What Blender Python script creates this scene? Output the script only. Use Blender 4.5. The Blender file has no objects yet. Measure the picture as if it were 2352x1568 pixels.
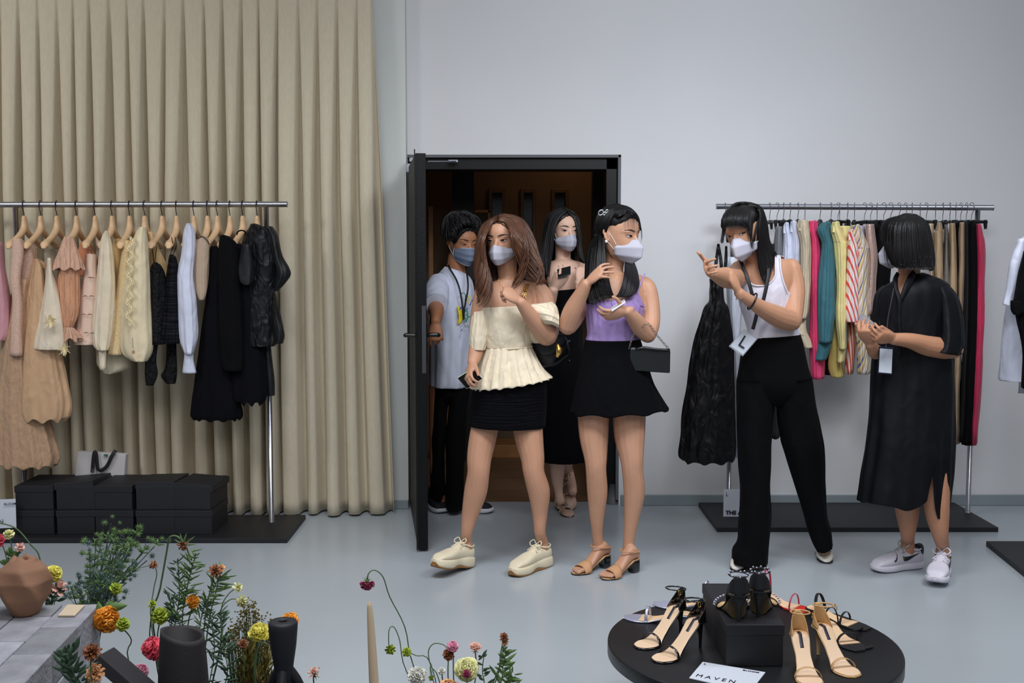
import bpy, math, random
import numpy as np
from mathutils import Vector, Matrix, noise
random.seed(7)
sin, cos, pi, rad = math.sin, math.cos, math.pi, math.radians
SC = bpy.context.scene
COL = SC.collection
# ---------------------------------------------------------------- camera
F = 2550.0; TH = rad(4.57); HC = 1.5
cd = bpy.data.cameras.new('camera'); cd.sensor_width = 36; cd.lens = F / 2352 * 36; cd.clip_start = .05
cam = bpy.data.objects.new('camera', cd); COL.objects.link(cam)
cam.location = (0, 0, HC); cam.rotation_euler = (pi / 2 - TH, 0, 0); SC.camera = cam
# ---------------------------------------------------------------- light
w = bpy.data.worlds.new('world'); SC.world = w; w.use_nodes = True
w.node_tree.nodes['Background'].inputs[0].default_value = (.88, .93, 1, 1)
w.node_tree.nodes['Background'].inputs[1].default_value = .24
def lamp(name, loc, tgt, size, power, col, sy=None, spread=None):
    l = bpy.data.lights.new(name, 'AREA'); l.energy = power; l.color = col; l.size = size
    if sy: l.shape = 'RECTANGLE'; l.size_y = sy
    if spread: l.spread = spread
    o = bpy.data.objects.new(name, l); COL.objects.link(o); o.location = loc
    o.rotation_euler = (Vector(tgt) - Vector(loc)).to_track_quat('-Z', 'Y').to_euler()
    return o
lamp('unseen_overhead_lamp', (1.2, 3.0, 3.1), (1.05, 6.5, 1.75), .9, 17, (.86, .91, 1), .6, spread=rad(95))
lamp('unseen_overhead_lamp', (-.6, 3.0, 3.9), (-.5, 4.2, 0), 1.6, 42, (.93, .96, 1), 1.0, spread=rad(110))
lamp('unseen_overhead_lamp', (-3.7, 3.0, 3.2), (-3.3, 6.2, 2.0), .9, 16, (1, .98, .95), .6, spread=rad(100))
lamp('unseen_overhead_lamp', (2.4, 3.4, 3.9), (2.0, 4.4, 0), 1.2, 25, (.93, .96, 1), .8, spread=rad(110))
lamp('unseen_overhead_lamp', (.2, .9, 3.0), (.2, 5.4, .9), 2.0, 37, (1, .985, .96), 1.2)  # front fill lamp, added to brighten the shaded faces
lamp('corridor_lamp', (.5, 7.9, 2.6), (.2, 7.6, 0), .3, 1.7, (1, .58, .28))
SC.view_settings.view_transform = 'Standard'; SC.view_settings.look = 'None'
SC.view_settings.gamma = 1; SC.view_settings.use_curve_mapping = False
SC.view_settings.exposure = 0.0

# ---------------------------------------------------------------- pixel -> place
def ray(u, v):
    a = (u - 1176) / F; b = (784 - v) / F
    return Vector((a, cos(TH) + b * sin(TH), -sin(TH) + b * cos(TH)))
def P(u, v, Y):
    d = ray(u, v); return Vector((0, 0, HC)) + d * (Y / d.y)
def G(u, v, z=0.0):
    d = ray(u, v); return Vector((0, 0, HC)) + d * ((z - HC) / d.z)
def V(*a): return Vector(a)
# ---------------------------------------------------------------- materials
def lin(c): return tuple(((x / 255) / 12.92 if x <= 10 else (((x / 255) + .055) / 1.055) ** 2.4) for x in c) + (1,)
MC = {}
def mat(name, rgb, rough=.7, metal=0, noise_=0, nscale=8, bump=0, bscale=60, sheen=0, spec=None, alpha=1, sss=0, coat=0, trans=0, detail=3, bdist=.004, stretch=None, emit=0):
    if name in MC: return MC[name]
    m = bpy.data.materials.new(name); m.use_nodes = True; nt = m.node_tree; b = nt.nodes['Principled BSDF']
    c = lin(rgb); b.inputs['Base Color'].default_value = c; b.inputs['Roughness'].default_value = rough; b.inputs['Metallic'].default_value = metal
    if spec is not None: b.inputs['Specular IOR Level'].default_value = spec
    if sheen: b.inputs['Sheen Weight'].default_value = sheen; b.inputs['Sheen Roughness'].default_value = .5
    if coat: b.inputs['Coat Weight'].default_value = coat; b.inputs['Coat Roughness'].default_value = .08
    if alpha < 1: b.inputs['Alpha'].default_value = alpha
    if trans: b.inputs['Transmission Weight'].default_value = trans
    if sss: b.inputs['Subsurface Weight'].default_value = sss; b.inputs['Subsurface Radius'].default_value = (.012, .005, .003); b.inputs['Subsurface Scale'].default_value = 1
    if emit: b.inputs['Emission Color'].default_value = c; b.inputs['Emission Strength'].default_value = emit
    if noise_ or bump:
        tc = nt.nodes.new('ShaderNodeTexCoord'); vec = tc.outputs['Object']
        if stretch:
            mp = nt.nodes.new('ShaderNodeMapping'); mp.inputs['Scale'].default_value = stretch; nt.links.new(vec, mp.inputs[0]); vec = mp.outputs[0]
    if noise_:
        n = nt.nodes.new('ShaderNodeTexNoise'); n.inputs['Scale'].default_value = nscale; n.inputs['Detail'].default_value = detail; nt.links.new(vec, n.inputs['Vector'])
        r = nt.nodes.new('ShaderNodeValToRGB'); r.color_ramp.elements[0].position = .3; r.color_ramp.elements[1].position = .7
        r.color_ramp.elements[0].color = tuple(x * (1 - noise_) for x in c[:3]) + (1,)
        r.color_ramp.elements[1].color = tuple(min(1, x * (1 + noise_ * .7)) for x in c[:3]) + (1,)
        nt.links.new(n.outputs[0], r.inputs[0]); nt.links.new(r.outputs[0], b.inputs['Base Color'])
    if bump:
        n2 = nt.nodes.new('ShaderNodeTexNoise'); n2.inputs['Scale'].default_value = bscale; n2.inputs['Detail'].default_value = 4 if bscale > 25 else 1.5; n2.inputs['Distortion'].default_value = 0 if bscale > 25 else .6; nt.links.new(vec, n2.inputs['Vector'])
        bp = nt.nodes.new('ShaderNodeBump'); bp.inputs['Strength'].default_value = bump; bp.inputs['Distance'].default_value = bdist
        nt.links.new(n2.outputs[0], bp.inputs['Height']); nt.links.new(bp.outputs[0], b.inputs['Normal'])
    MC[name] = m; return m
def cloth(name, rgb, rough=.85, bump=.55, bscale=9, noise_=.06, alpha=1, sheen=.05, stretch=(1.3, 1.3, .75), bdist=.03, **k):
    return mat(name, rgb, rough, noise_=noise_, nscale=30, bump=bump, bscale=bscale, sheen=sheen, alpha=alpha, stretch=stretch, bdist=bdist, **k)
def striped(name, c1, c2, scale, direction=(1, 0, 0), thresh=.5, c3=None, rough=.8):
    if name in MC: return MC[name]
    m = bpy.data.materials.new(name); m.use_nodes = True; nt = m.node_tree; b = nt.nodes['Principled BSDF']; b.inputs['Roughness'].default_value = rough
    tc = nt.nodes.new('ShaderNodeTexCoord'); d = nt.nodes.new('ShaderNodeVectorMath'); d.operation = 'DOT_PRODUCT'; d.inputs[1].default_value = direction
    nt.links.new(tc.outputs['Object'], d.inputs[0])
    mu = nt.nodes.new('ShaderNodeMath'); mu.operation = 'MULTIPLY'; mu.inputs[1].default_value = scale; nt.links.new(d.outputs['Value'], mu.inputs[0])
    fr = nt.nodes.new('ShaderNodeMath'); fr.operation = 'FRACT'; nt.links.new(mu.outputs[0], fr.inputs[0])
    r = nt.nodes.new('ShaderNodeValToRGB'); r.color_ramp.interpolation = 'CONSTANT'
    e = r.color_ramp.elements; e[0].position = 0; e[0].color = lin(c1); e[1].position = thresh; e[1].color = lin(c2)
    if c3:
        for pos, cc in c3: x = e.new(pos); x.color = lin(cc)
    nt.links.new(fr.outputs[0], r.inputs[0]); nt.links.new(r.outputs[0], b.inputs['Base Color'])
    MC[name] = m; return m
# ---------------------------------------------------------------- objects
def org(o):
    v = Vector((0, 0, 0))
    while o is not None: v += o.location; o = o.parent
    return v
def tag(o, label=None, cat=None, group=None, kind=None):
    if label: o['label'] = label
    if cat: o['category'] = cat
    if group: o['group'] = group
    if kind: o['kind'] = kind
    return o
def thing(name, label, cat, loc, group=None, rotz=0):
    o = bpy.data.objects.new(name, None); o.empty_display_size = .05; COL.objects.link(o)
    o.location = loc; o.rotation_euler = (0, 0, rotz); return tag(o, label, cat, group)
def xf(g, M): return ([M @ Vector(p) for p in g[0]], g[1])
class MB:
    def __init__(s): s.v = []; s.f = []; s.m = []
    def add(s, g, mi=0):
        o = len(s.v); s.v += [tuple(p) for p in g[0]]; s.f += [tuple(i + o for i in f) for f in g[1]]; s.m += [mi] * len(g[1]); return s
    def xform(s, M): s.v = [tuple(M @ Vector(p)) for p in s.v]; return s
    def build(s, name, mats, parent=None, smooth=True, sub=0, solid=0, voxel=0, bev=0, local=False, sm=3, disp=0):
        vs = s.v; loc = Vector((0, 0, 0))
        if parent is not None and not local:
            o0 = org(parent); vs = [(x - o0.x, y - o0.y, z - o0.z) for x, y, z in vs]
        elif parent is None:
            a = np.array(vs); mn, mx = a.min(0), a.max(0); loc = Vector(((mn[0] + mx[0]) / 2, (mn[1] + mx[1]) / 2, mn[2]))
            vs = [(x - loc.x, y - loc.y, z - loc.z) for x, y, z in vs]
        me = bpy.data.meshes.new(name); me.from_pydata(vs, [], s.f)
        mats = mats if isinstance(mats, (list, tuple)) else [mats]
        for m in mats: me.materials.append(m)
        if len(mats) > 1: me.polygons.foreach_set('material_index', s.m)
        me.polygons.foreach_set('use_smooth', [bool(smooth) and len(f) <= 4 for f in s.f]); me.update()
        o = bpy.data.objects.new(name, me); COL.objects.link(o); o.location = loc
        if parent is not None: o.parent = parent
        if voxel:
            r = o.modifiers.new('r', 'REMESH'); r.mode = 'VOXEL'; r.voxel_size = voxel; r.use_smooth_shade = True
            q = o.modifiers.new('s', 'SMOOTH'); q.factor = .5; q.iterations = sm
        if bev: b = o.modifiers.new('b', 'BEVEL'); b.width = bev; b.segments = 2; b.limit_method = 'ANGLE'; b.angle_limit = rad(40)
        if solid: q = o.modifiers.new('t', 'SOLIDIFY'); q.thickness = solid; q.offset = 0
        if sub: q = o.modifiers.new('u', 'SUBSURF'); q.levels = sub; q.render_levels = sub
        return o
def one(g, name, m, parent=None, **k): return MB().add(g).build(name, m, parent, **k)
# ---------------------------------------------------------------- geometry
def resamp(A, m):
    A = np.asarray(A, float); n = len(A)
    if n == 1: return np.repeat(A, m, 0)
    t = np.linspace(0, n - 1, m); i = np.clip(t.astype(int), 0, n - 2); f = (t - i)[:, None]
    E = np.vstack([2 * A[0] - A[1], A, 2 * A[-1] - A[-2]])
    p0, p1, p2, p3 = E[i], E[i + 1], E[i + 2], E[i + 3]
    return .5 * ((2 * p1) + (-p0 + p2) * f + (2 * p0 - 5 * p1 + 4 * p2 - p3) * f ** 2 + (-p0 + 3 * p1 - 3 * p2 + p3) * f ** 3)
def grid(Vs, nu, nv, cu=False, cv=False):
    f = []
    for i in range(nu if cu else nu - 1):
        for j in range(nv if cv else nv - 1):
            a = i * nv + j; b = ((i + 1) % nu) * nv + j; c = ((i + 1) % nu) * nv + (j + 1) % nv; d = i * nv + (j + 1) % nv
            f.append((a, b, c, d))
    return (Vs, f)
def tube(pts, r, n=10, m=None, ref=None, caps=True, round_=False, twist=0):
    pts = np.asarray([tuple(p) for p in pts], float); r = np.asarray(r, float)
    if r.ndim == 0: r = np.full(len(pts), float(r))
    if r.ndim == 1: r = np.stack([r, r], 1)
    if m is None: m = (len(pts) - 1) * 4 + 1 if len(pts) > 2 else 2
    if m != len(pts): pts = resamp(pts, m); r = np.abs(resamp(r, m))
    T = np.gradient(pts, axis=0); T /= np.linalg.norm(T, axis=1)[:, None] + 1e-12
    if round_:
        a, b = pts[0], pts[-1]; r0, r1 = r[0].mean(), r[-1].mean()
        pts = np.vstack([a - T[0] * r0 * .8, a - T[0] * r0 * .5, pts, b + T[-1] * r1 * .5, b + T[-1] * r1 * .8])
        r = np.vstack([r[0] * .45, r[0] * .85, r, r[-1] * .85, r[-1] * .45]); T = np.vstack([T[0], T[0], T, T[-1], T[-1]]); m += 4
    Vs = []; prev = None
    for k in range(m):
        t = T[k]
        if ref is not None: s = np.cross(t, np.asarray(ref, float))
        elif prev is None:
            s = np.cross(t, (0, 0, 1)) if abs(t[2]) < .9 else np.cross(t, (0, 1, 0))
        else: s = prev - t * np.dot(prev, t)
        if np.linalg.norm(s) < 1e-4 or (ref is not None and prev is not None and np.linalg.norm(s) < .25): s = prev if prev is not None else np.array((1., 0, 0))
        s = s / np.linalg.norm(s)
        if ref is not None and prev is not None and np.dot(s, prev) < 0: s = -s
        prev = s; d = np.cross(s, t)
        for j in range(n):
            a = 2 * pi * j / n + twist * k
            Vs.append(pts[k] + s * cos(a) * r[k, 0] + d * sin(a) * r[k, 1])
    g = grid(Vs, m, n, cv=True)
    if caps: g[1].append(tuple(range(n))[::-1]); g[1].append(tuple((m - 1) * n + j for j in range(n)))
    return g
def vref(p):
    q = Vector((p[0], p[1], 0)); return q.normalized()
def ptube(spec, n=14, m=None, **k):
    pts = [P(s[0], s[1], s[2]) for s in spec]
    r = [[s[3] * s[2] / F, s[3] * s[2] / F * (s[4] if len(s) > 4 else 1)] for s in spec]
    c = pts[len(pts) // 2]
    k.setdefault('ref', vref(c)); k.setdefault('round_', True)
    return tube(pts, r, n, m, **k)
def loft2(rings, *a, **k): return loft(rings, *a, **k)
def loft(rings, n=48, m=None, fold=None, capT=True, capB=True, hem=0, wob=0, pw=1.0, seed=0, wr=.005, ws=8.0, wz=.45):
    A = []
    for q in rings:
        L = P(q[0], q[1], q[4]); R = P(q[2], q[3], q[4]); A.append(tuple(L) + tuple(R) + (q[5],))
    m = m or (len(rings) - 1) * 5 + 1
    A = resamp(A, m); Vs = []
    for k in range(m):
        L, R, d = A[k, :3], A[k, 3:6], A[k, 6]; C = (L + R) / 2; S = (R - L) / 2; D = np.array(vref(C)) * d; t = k / (m - 1)
        for j in range(n):
            a = 2 * pi * j / n; mul = 1; dz = 0
            if fold:
                am = fold[0] + (fold[1] - fold[0]) * t
                f1 = fold[2]; f2 = int(f1 * 1.7) + 1; f3 = int(f1 * .6) + 1
                w_ = sin(f1 * a + fold[3] + 1.2 * sin(2 * a + seed) + wob * t * 3) + .55 * sin(f2 * a + fold[3] * 2.3 + seed + 1.5 * sin(a + 1) + 1.1 * t) + .45 * sin(f3 * a + fold[3] * 1.3 + .8 * t)
                w_ = math.copysign(abs(w_) ** .85, w_); mul = 1 + am * w_ * .9
            if hem: dz = hem * t ** 6 * sin((fold[2] if fold else 5) * a + seed)
            ca, sa = cos(a), sin(a)
            if pw != 1: ca = math.copysign(abs(ca) ** pw, ca); sa = math.copysign(abs(sa) ** pw, sa)
            q = C + S * ca * mul + D * sa * mul; q[2] += dz
            if wr:
                w1 = noise.noise(Vector((q[0] * ws, q[1] * ws, q[2] * ws * wz + seed))) + .5 * noise.noise(Vector((q[0] * ws * 2.3, q[1] * ws * 2.3, q[2] * ws * wz * 2 + 7)))
                nr = S / (np.linalg.norm(S) + 1e-9) * ca + np.array(vref(C)) * sa; q = q + nr * w1 * wr * 2
            Vs.append(q)
    g = grid(Vs, m, n, cv=True)
    if capT: g[1].append(tuple(range(n))[::-1])
    if capB: g[1].append(tuple((m - 1) * n + j for j in range(n)))
    return g
def secloft(secs, n=20, m=None, pw=.8, caps=True):
    """sections across x: (x, yc, z0, z1, halfwidth)"""
    m = m or (len(secs) - 1) * 4 + 1; A = resamp(secs, m); Vs = []
    for x, yc, z0, z1, hw in A:
        for j in range(n):
            a = 2 * pi * j / n; c, s = cos(a), sin(a)
            c = math.copysign(abs(c) ** pw, c); s = math.copysign(abs(s) ** pw, s)
            Vs.append(Vector((x, yc + hw * c, (z0 + z1) / 2 + (z1 - z0) / 2 * s)))
    g = grid(Vs, m, n, cv=True)
    if caps: g[1].append(tuple(range(n))[::-1]); g[1].append(tuple((m - 1) * n + j for j in range(n)))
    return g
def ell(c, r, M=None, n=16, k=10):
    Vs = []
    for i in range(k + 1):
        p = pi * i / k
        for j in range(n):
            a = 2 * pi * j / n; q = Vector((r[0] * sin(p) * cos(a), r[1] * sin(p) * sin(a), r[2] * cos(p)))
            if M is not None: q = M @ q
            Vs.append(Vector(c) + q)
    return grid(Vs, k + 1, n, cv=True)
def box(x0, x1, y0, y1, z0, z1):
    v = [V(x, y, z) for x in (x0, x1) for y in (y0, y1) for z in (z0, z1)]
    return (v, [(0, 1, 3, 2), (4, 6, 7, 5), (0, 4, 5, 1), (2, 3, 7, 6), (0, 2, 6, 4), (1, 5, 7, 3)])
def hexa(q, th):
    """quad of 4 points extruded along its normal by th"""
    q = [Vector(p) for p in q]; nn = (q[1] - q[0]).cross(q[3] - q[0]).normalized() * th
    v = q + [p + nn for p in q]
    return (v, [(3, 2, 1, 0), (4, 5, 6, 7), (0, 1, 5, 4), (1, 2, 6, 5), (2, 3, 7, 6), (3, 0, 4, 7)])
def lathe(prof, n=32, c=(0, 0, 0)):
    Vs = []
    for r_, z in prof:
        for j in range(n): Vs.append(V(c[0] + r_ * cos(2 * pi * j / n), c[1] + r_ * sin(2 * pi * j / n), c[2] + z))
    return grid(Vs, len(prof), n, cv=True)
def text(name, s, size, M, m, parent, bold=0, sx=1, ext=.0004):
    cu = bpy.data.curves.new(name, 'FONT'); cu.body = s; cu.size = size; cu.extrude = ext; cu.offset = bold; cu.align_x = 'LEFT'
    o = bpy.data.objects.new(name, cu); COL.objects.link(o); cu.materials.append(m)
    dg = bpy.context.evaluated_depsgraph_get(); me = bpy.data.meshes.new_from_object(o.evaluated_get(dg)); bpy.data.objects.remove(o)
    me.transform(Matrix.Diagonal((sx, 1, 1, 1)))
    me.transform(M)
    if parent is not None: me.transform(Matrix.Translation(-org(parent)))
    o = bpy.data.objects.new(name, me); COL.objects.link(o); o.parent = parent
    if not me.materials: me.materials.append(m)
    return o
def frameM(o, x, y):
    x = Vector(x).normalized(); z = x.cross(Vector(y)).normalized(); y = z.cross(x)
    return Matrix(((x.x, y.x, z.x, o[0]), (x.y, y.y, z.y, o[1]), (x.z, y.z, z.z, o[2]), (0, 0, 0, 1)))

def proj(p):
    q = Vector(p) - Vector((0, 0, HC)); f_ = Vector((0, cos(TH), -sin(TH))); u_ = Vector((0, sin(TH), cos(TH))); d = q.dot(f_)
    return 1176 + F * q.x / d, 784 - F * q.dot(u_) / d
def cut(g, fn):
    """drop the faces of a garment shell that the opening fn(u, v, front) covers"""
    c = sum((Vector(p) for p in g[0]), Vector()) / len(g[0]); F2 = []
    for f in g[1]:
        m = sum((Vector(g[0][i]) for i in f), Vector()) / len(f); u, v = proj(m)
        if not fn(u, v, m.y < c.y): F2.append(f)
    return (g[0], F2)

def surf(g, u, v):
    best = None
    for p in g[0]:
        a, b = proj(p); d = (a - u) ** 2 + (b - v) ** 2
        if d < 60 and (best is None or p[1] < best): best = p[1]
    return best if best is not None else sum(p[1] for p in g[0]) / len(g[0])
def edging(g, pts, r, m, name, parent, off=.002):
    return one(tube([P(u, v, surf(g, u, v) - off) for u, v in pts], r, 8), name, m, parent)
# ================================================================ ROOM
def struct(o): o['kind'] = 'structure'; return o
m_wall = mat('white_plaster', (214, 214, 216), .75, noise_=.02, nscale=2, bump=.15, bscale=40)
m_wall2 = mat('pale_grey_plaster', (206, 209, 206), .75, noise_=.02, nscale=2, bump=.15, bscale=40)
m_floor = mat('pale_blue_epoxy', (168, 175, 181), .24, noise_=.07, nscale=1.1, bump=.04, bscale=3, spec=.35)
m_kerb = mat('grey_blue_cove', (138, 149, 154), .4)
m_black = mat('black_metal', (7, 8, 10), .42, spec=.2)
m_blk2 = mat('black_door_face', (6, 7, 10), .5)
m_grey = mat('grey_reveal', (88, 90, 94), .6)
YW = 6.52; YL = 6.43
xl = P(937, 700, YW).x; xr = P(1424, 700, YW).x; zt = P(1100, 355, YW).z
struct(one(box(-5, 5, -1, YW + .09, -.1, 0), 'floor', m_floor, smooth=False))
wb = MB(); wb.add(box(xr, 5, YW, YW + .25, 0, 4.3)); wb.add(box(xl - .02, xr, YW, YW + .25, zt, 4.3)); wb.add(box(xl - .3, xl, YW, YW + .25, 0, 4.3))
struct(wb.build('wall_back', m_wall, smooth=False))
struct(one(box(-5, P(935, 700, YL).x, YL, YW + .25, 0, 4.3), 'wall_left', m_wall2, smooth=False))
struct(one(box(xr + .012, 5, YW - .012, YW, 0, P(1700, 1135, YW).z), 'baseboard_back', m_kerb, smooth=False, bev=.004))
struct(one(box(-5, P(935, 700, YL).x, YL - .012, YL, 0, P(900, 1147, YL).z), 'baseboard_left', m_kerb, smooth=False, bev=.004))
# grey reveal and black frame of the doorway
fr = MB(); fr.add(box(xl + .0, xl + .035, YW + .03, YW + .2, 0, zt - .03)); fr.add(box(xr - .085, xr - .018, YW + .03, YW + .2, 0, zt - .018)); fr.add(box(xl, xr - .018, YW + .03, YW + .2, zt - .085, zt - .018))
door = thing('door_1', 'black framed metal door standing open in the white wall', 'door', (xl, YW, 0)); door['kind'] = 'structure'
fr.build('door_frame', m_black, door, smooth=False, bev=.004)
rv = MB(); rv.add(box(xr - .018, xr, YW - .004, YW + .2, 0.03, zt)); rv.add(box(xl, xr, YW - .004, YW + .2, zt - .018, zt)); rv.build('reveal', m_grey, door, smooth=False, bev=.003)
one(tube([V(xr - .03, YW + .05, .0), V(xr - .03, YW + .05, .12)], [.045, .03], 12), 'frame_foot', m_grey, door)
# leaf
A = V(P(941, 1000, 6.47).x, 6.47, 0); B = V(P(960, 1200, 5.48).x, 5.48, 0); dd = (B - A).normalized(); nn = V(-dd.y, dd.x, 0)
if nn.x < 0: nn = -nn
ztop = 1.985; z0 = .012
leaf = [A, B, B + nn * .05, A + nn * .05]
def prism(q, a, b):
    v = [V(p.x, p.y, a) for p in q] + [V(p.x, p.y, b) for p in q]; k = len(q)
    return (v, [tuple(range(k))[::-1], tuple(range(k, 2 * k))] + [(i, (i + 1) % k, (i + 1) % k + k, i + k) for i in range(k)])
one(prism(leaf, z0, ztop), 'door_leaf', mat('dark_door_edge', (12, 13, 16), .5, spec=.2, noise_=.1, nscale=20, bump=.2, bscale=80), door, smooth=False, bev=.002)
e = B + nn * .036
one(prism([B + nn * .046 + dd * .0005, B + nn * .026 + dd * .0005, B + nn * .026 + dd * .002, B + nn * .046 + dd * .002], P(975, 857, 5.48).z, P(975, 702, 5.48).z), 'lock_plate', mat('dark_steel', (86, 88, 92), .4, .8), door, smooth=False)
one(prism([B - nn * .002, B - nn * .0075, B - nn * .0075 + dd * .012, B - nn * .002 + dd * .012], z0, ztop + .018), 'edge_strip', m_black, door, smooth=False)
hz = P(990, 770, 5.55).z
hb = B + nn * .05 - dd * .07
one(tube([V(hb.x, hb.y, hz), V(hb.x + .05, hb.y, hz + .003), V(hb.x + .062, hb.y + .01, hz), V(hb.x + .06, hb.y + .10, hz - .002)], [.011, .011, .011, .009], 10, round_=True), 'door_handle', mat('black_gloss', (10, 10, 12), .15), door)
hb2 = B - dd * .07
one(tube([V(hb2.x, hb2.y, hz), V(hb2.x - .045, hb2.y, hz), V(hb2.x - .055, hb2.y + .01, hz), V(hb2.x - .05, hb2.y + .10, hz)], [.010, .010, .010, .008], 10, round_=True), 'door_handle', MC['black_gloss'], door)
one(prism([B + nn * .0505 - dd * .09, B + nn * .0505 - dd * .05, B + nn * .056 - dd * .05, B + nn * .056 - dd * .09], hz - .14, hz + .06), 'handle_plate', m_black, door, smooth=False)
sil = mat('brushed_aluminium', (150, 155, 165), .35, .7)
ca = P(946, 385, 6.35)
cl = MB(); cl.add(xf(box(-.03, .03, -.03, .03, -.028, .022), Matrix.Translation(ca))); cl.add(tube([ca + V(.012, -.035, -.035), ca + V(.012, -.035, -.062)], .016, 14)); cl.add(box(ca.x - .012, ca.x + .02, ca.y - .03, ca.y + .03, ca.z + .03, ca.z + .055))
cl.build('door_closer', sil, door, smooth=False, bev=.004)
one(tube([P(985, 371, 5.95), P(1020, 371, 6.3), P(1048, 370, 6.5)], [.004, .004, .004], 8), 'closer_arm', sil, door)
one(xf(box(-.028, .028, -.008, .008, -.008, .008), Matrix.Translation(P(1041, 370, 6.5))), 'closer_arm', sil, door, smooth=False, bev=.003)
# ---------------------------------------------------------------- the room beyond the door
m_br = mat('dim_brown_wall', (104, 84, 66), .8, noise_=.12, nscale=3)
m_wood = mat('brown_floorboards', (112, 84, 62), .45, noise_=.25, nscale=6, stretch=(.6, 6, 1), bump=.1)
m_oak = mat('oak_trim', (165, 112, 62), .5, noise_=.12, nscale=12)
YB = 8.35
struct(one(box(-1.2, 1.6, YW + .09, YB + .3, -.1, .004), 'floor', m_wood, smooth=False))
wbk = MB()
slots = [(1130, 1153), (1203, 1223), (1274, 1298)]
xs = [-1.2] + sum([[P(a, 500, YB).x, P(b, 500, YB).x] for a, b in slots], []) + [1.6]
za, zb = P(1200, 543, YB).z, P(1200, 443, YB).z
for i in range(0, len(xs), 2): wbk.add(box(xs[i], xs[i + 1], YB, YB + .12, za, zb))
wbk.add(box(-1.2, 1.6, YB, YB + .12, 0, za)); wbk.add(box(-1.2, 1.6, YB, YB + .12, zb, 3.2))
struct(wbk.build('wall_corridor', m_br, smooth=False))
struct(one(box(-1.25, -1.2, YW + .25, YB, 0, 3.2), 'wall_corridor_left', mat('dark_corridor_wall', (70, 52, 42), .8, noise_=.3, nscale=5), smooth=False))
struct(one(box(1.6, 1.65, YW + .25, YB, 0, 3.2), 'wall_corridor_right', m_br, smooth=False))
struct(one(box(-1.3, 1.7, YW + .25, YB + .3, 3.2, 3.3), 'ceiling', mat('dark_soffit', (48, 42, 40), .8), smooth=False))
for i, (a, b) in enumerate(slots):
    x0, x1 = P(a, 500, YB).x, P(b, 500, YB).x
    r = thing('window_%d' % (i + 1), 'narrow dark slot window in oak frame, %s of the three beyond the doorway' % ['leftmost', 'middle', 'rightmost'][i], 'window', (x0, YB, za)); r['kind'] = 'structure'
    q = MB(); q.add(box(x0 - .025, x0, YB - .02, YB, za - .03, zb + .03)); q.add(box(x1, x1 + .025, YB - .02, YB, za - .03, zb + .03)); q.add(box(x0, x1, YB - .02, YB, zb, zb + .03)); q.add(box(x0, x1, YB - .02, YB, za - .03, za))
    q.build('window_frame', mat('brown_frame', (92, 66, 44), .5), r, smooth=False, bev=.003)
    one(box(x0, x1, YB + .06, YB + .07, za, zb), 'pane', mat('dark_glass', (12, 16, 26), .1), r, smooth=False)
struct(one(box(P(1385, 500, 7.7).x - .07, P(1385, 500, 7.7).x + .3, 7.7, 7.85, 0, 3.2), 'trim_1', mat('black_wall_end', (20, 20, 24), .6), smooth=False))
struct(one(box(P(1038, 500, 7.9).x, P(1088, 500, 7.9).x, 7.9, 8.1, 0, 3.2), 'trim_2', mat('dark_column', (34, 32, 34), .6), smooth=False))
bd = thing('notice_board', 'wooden framed board hanging on the dim wall beyond the door', 'board', tuple(P(1107, 540, 8.28)))
one(hexa([P(1088, 590, 8.3), P(1124, 590, 8.3), P(1124, 483, 8.3), P(1088, 483, 8.3)], .03), 'board_panel', mat('board_brown', (70, 52, 36), .6), bd, smooth=False)
q = MB()
for s in ((1086, 590, 1091, 483), (1121, 590, 1126, 483), (1086, 488, 1126, 482)):
    q.add(hexa([P(s[0], s[1], 8.26), P(s[2], s[1], 8.26), P(s[2], s[3], 8.26), P(s[0], s[3], 8.26)], .02))
q.build('board_frame', m_oak, bd, smooth=False)
one(box(P(985, 600, 8.0).x, P(995, 600, 8.0).x, 8.0, 8.03, .004, P(990, 474, 8.0).z), 'wooden_post', m_oak, smooth=False).update_tag()
tag(bpy.data.objects['wooden_post'], 'pale wooden upright just beside the open door leaf, in the dim room', 'post')
lg = one(box(P(1010, 1030, 8.2).x, P(1345, 1030, 8.2).x, 8.05, 8.34, 0, P(1100, 1014, 8.2).z), 'low_bench', m_oak, smooth=False, bev=.004); tag(lg, 'long low wooden bench against the back wall beyond the doorway', 'bench')
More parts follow.
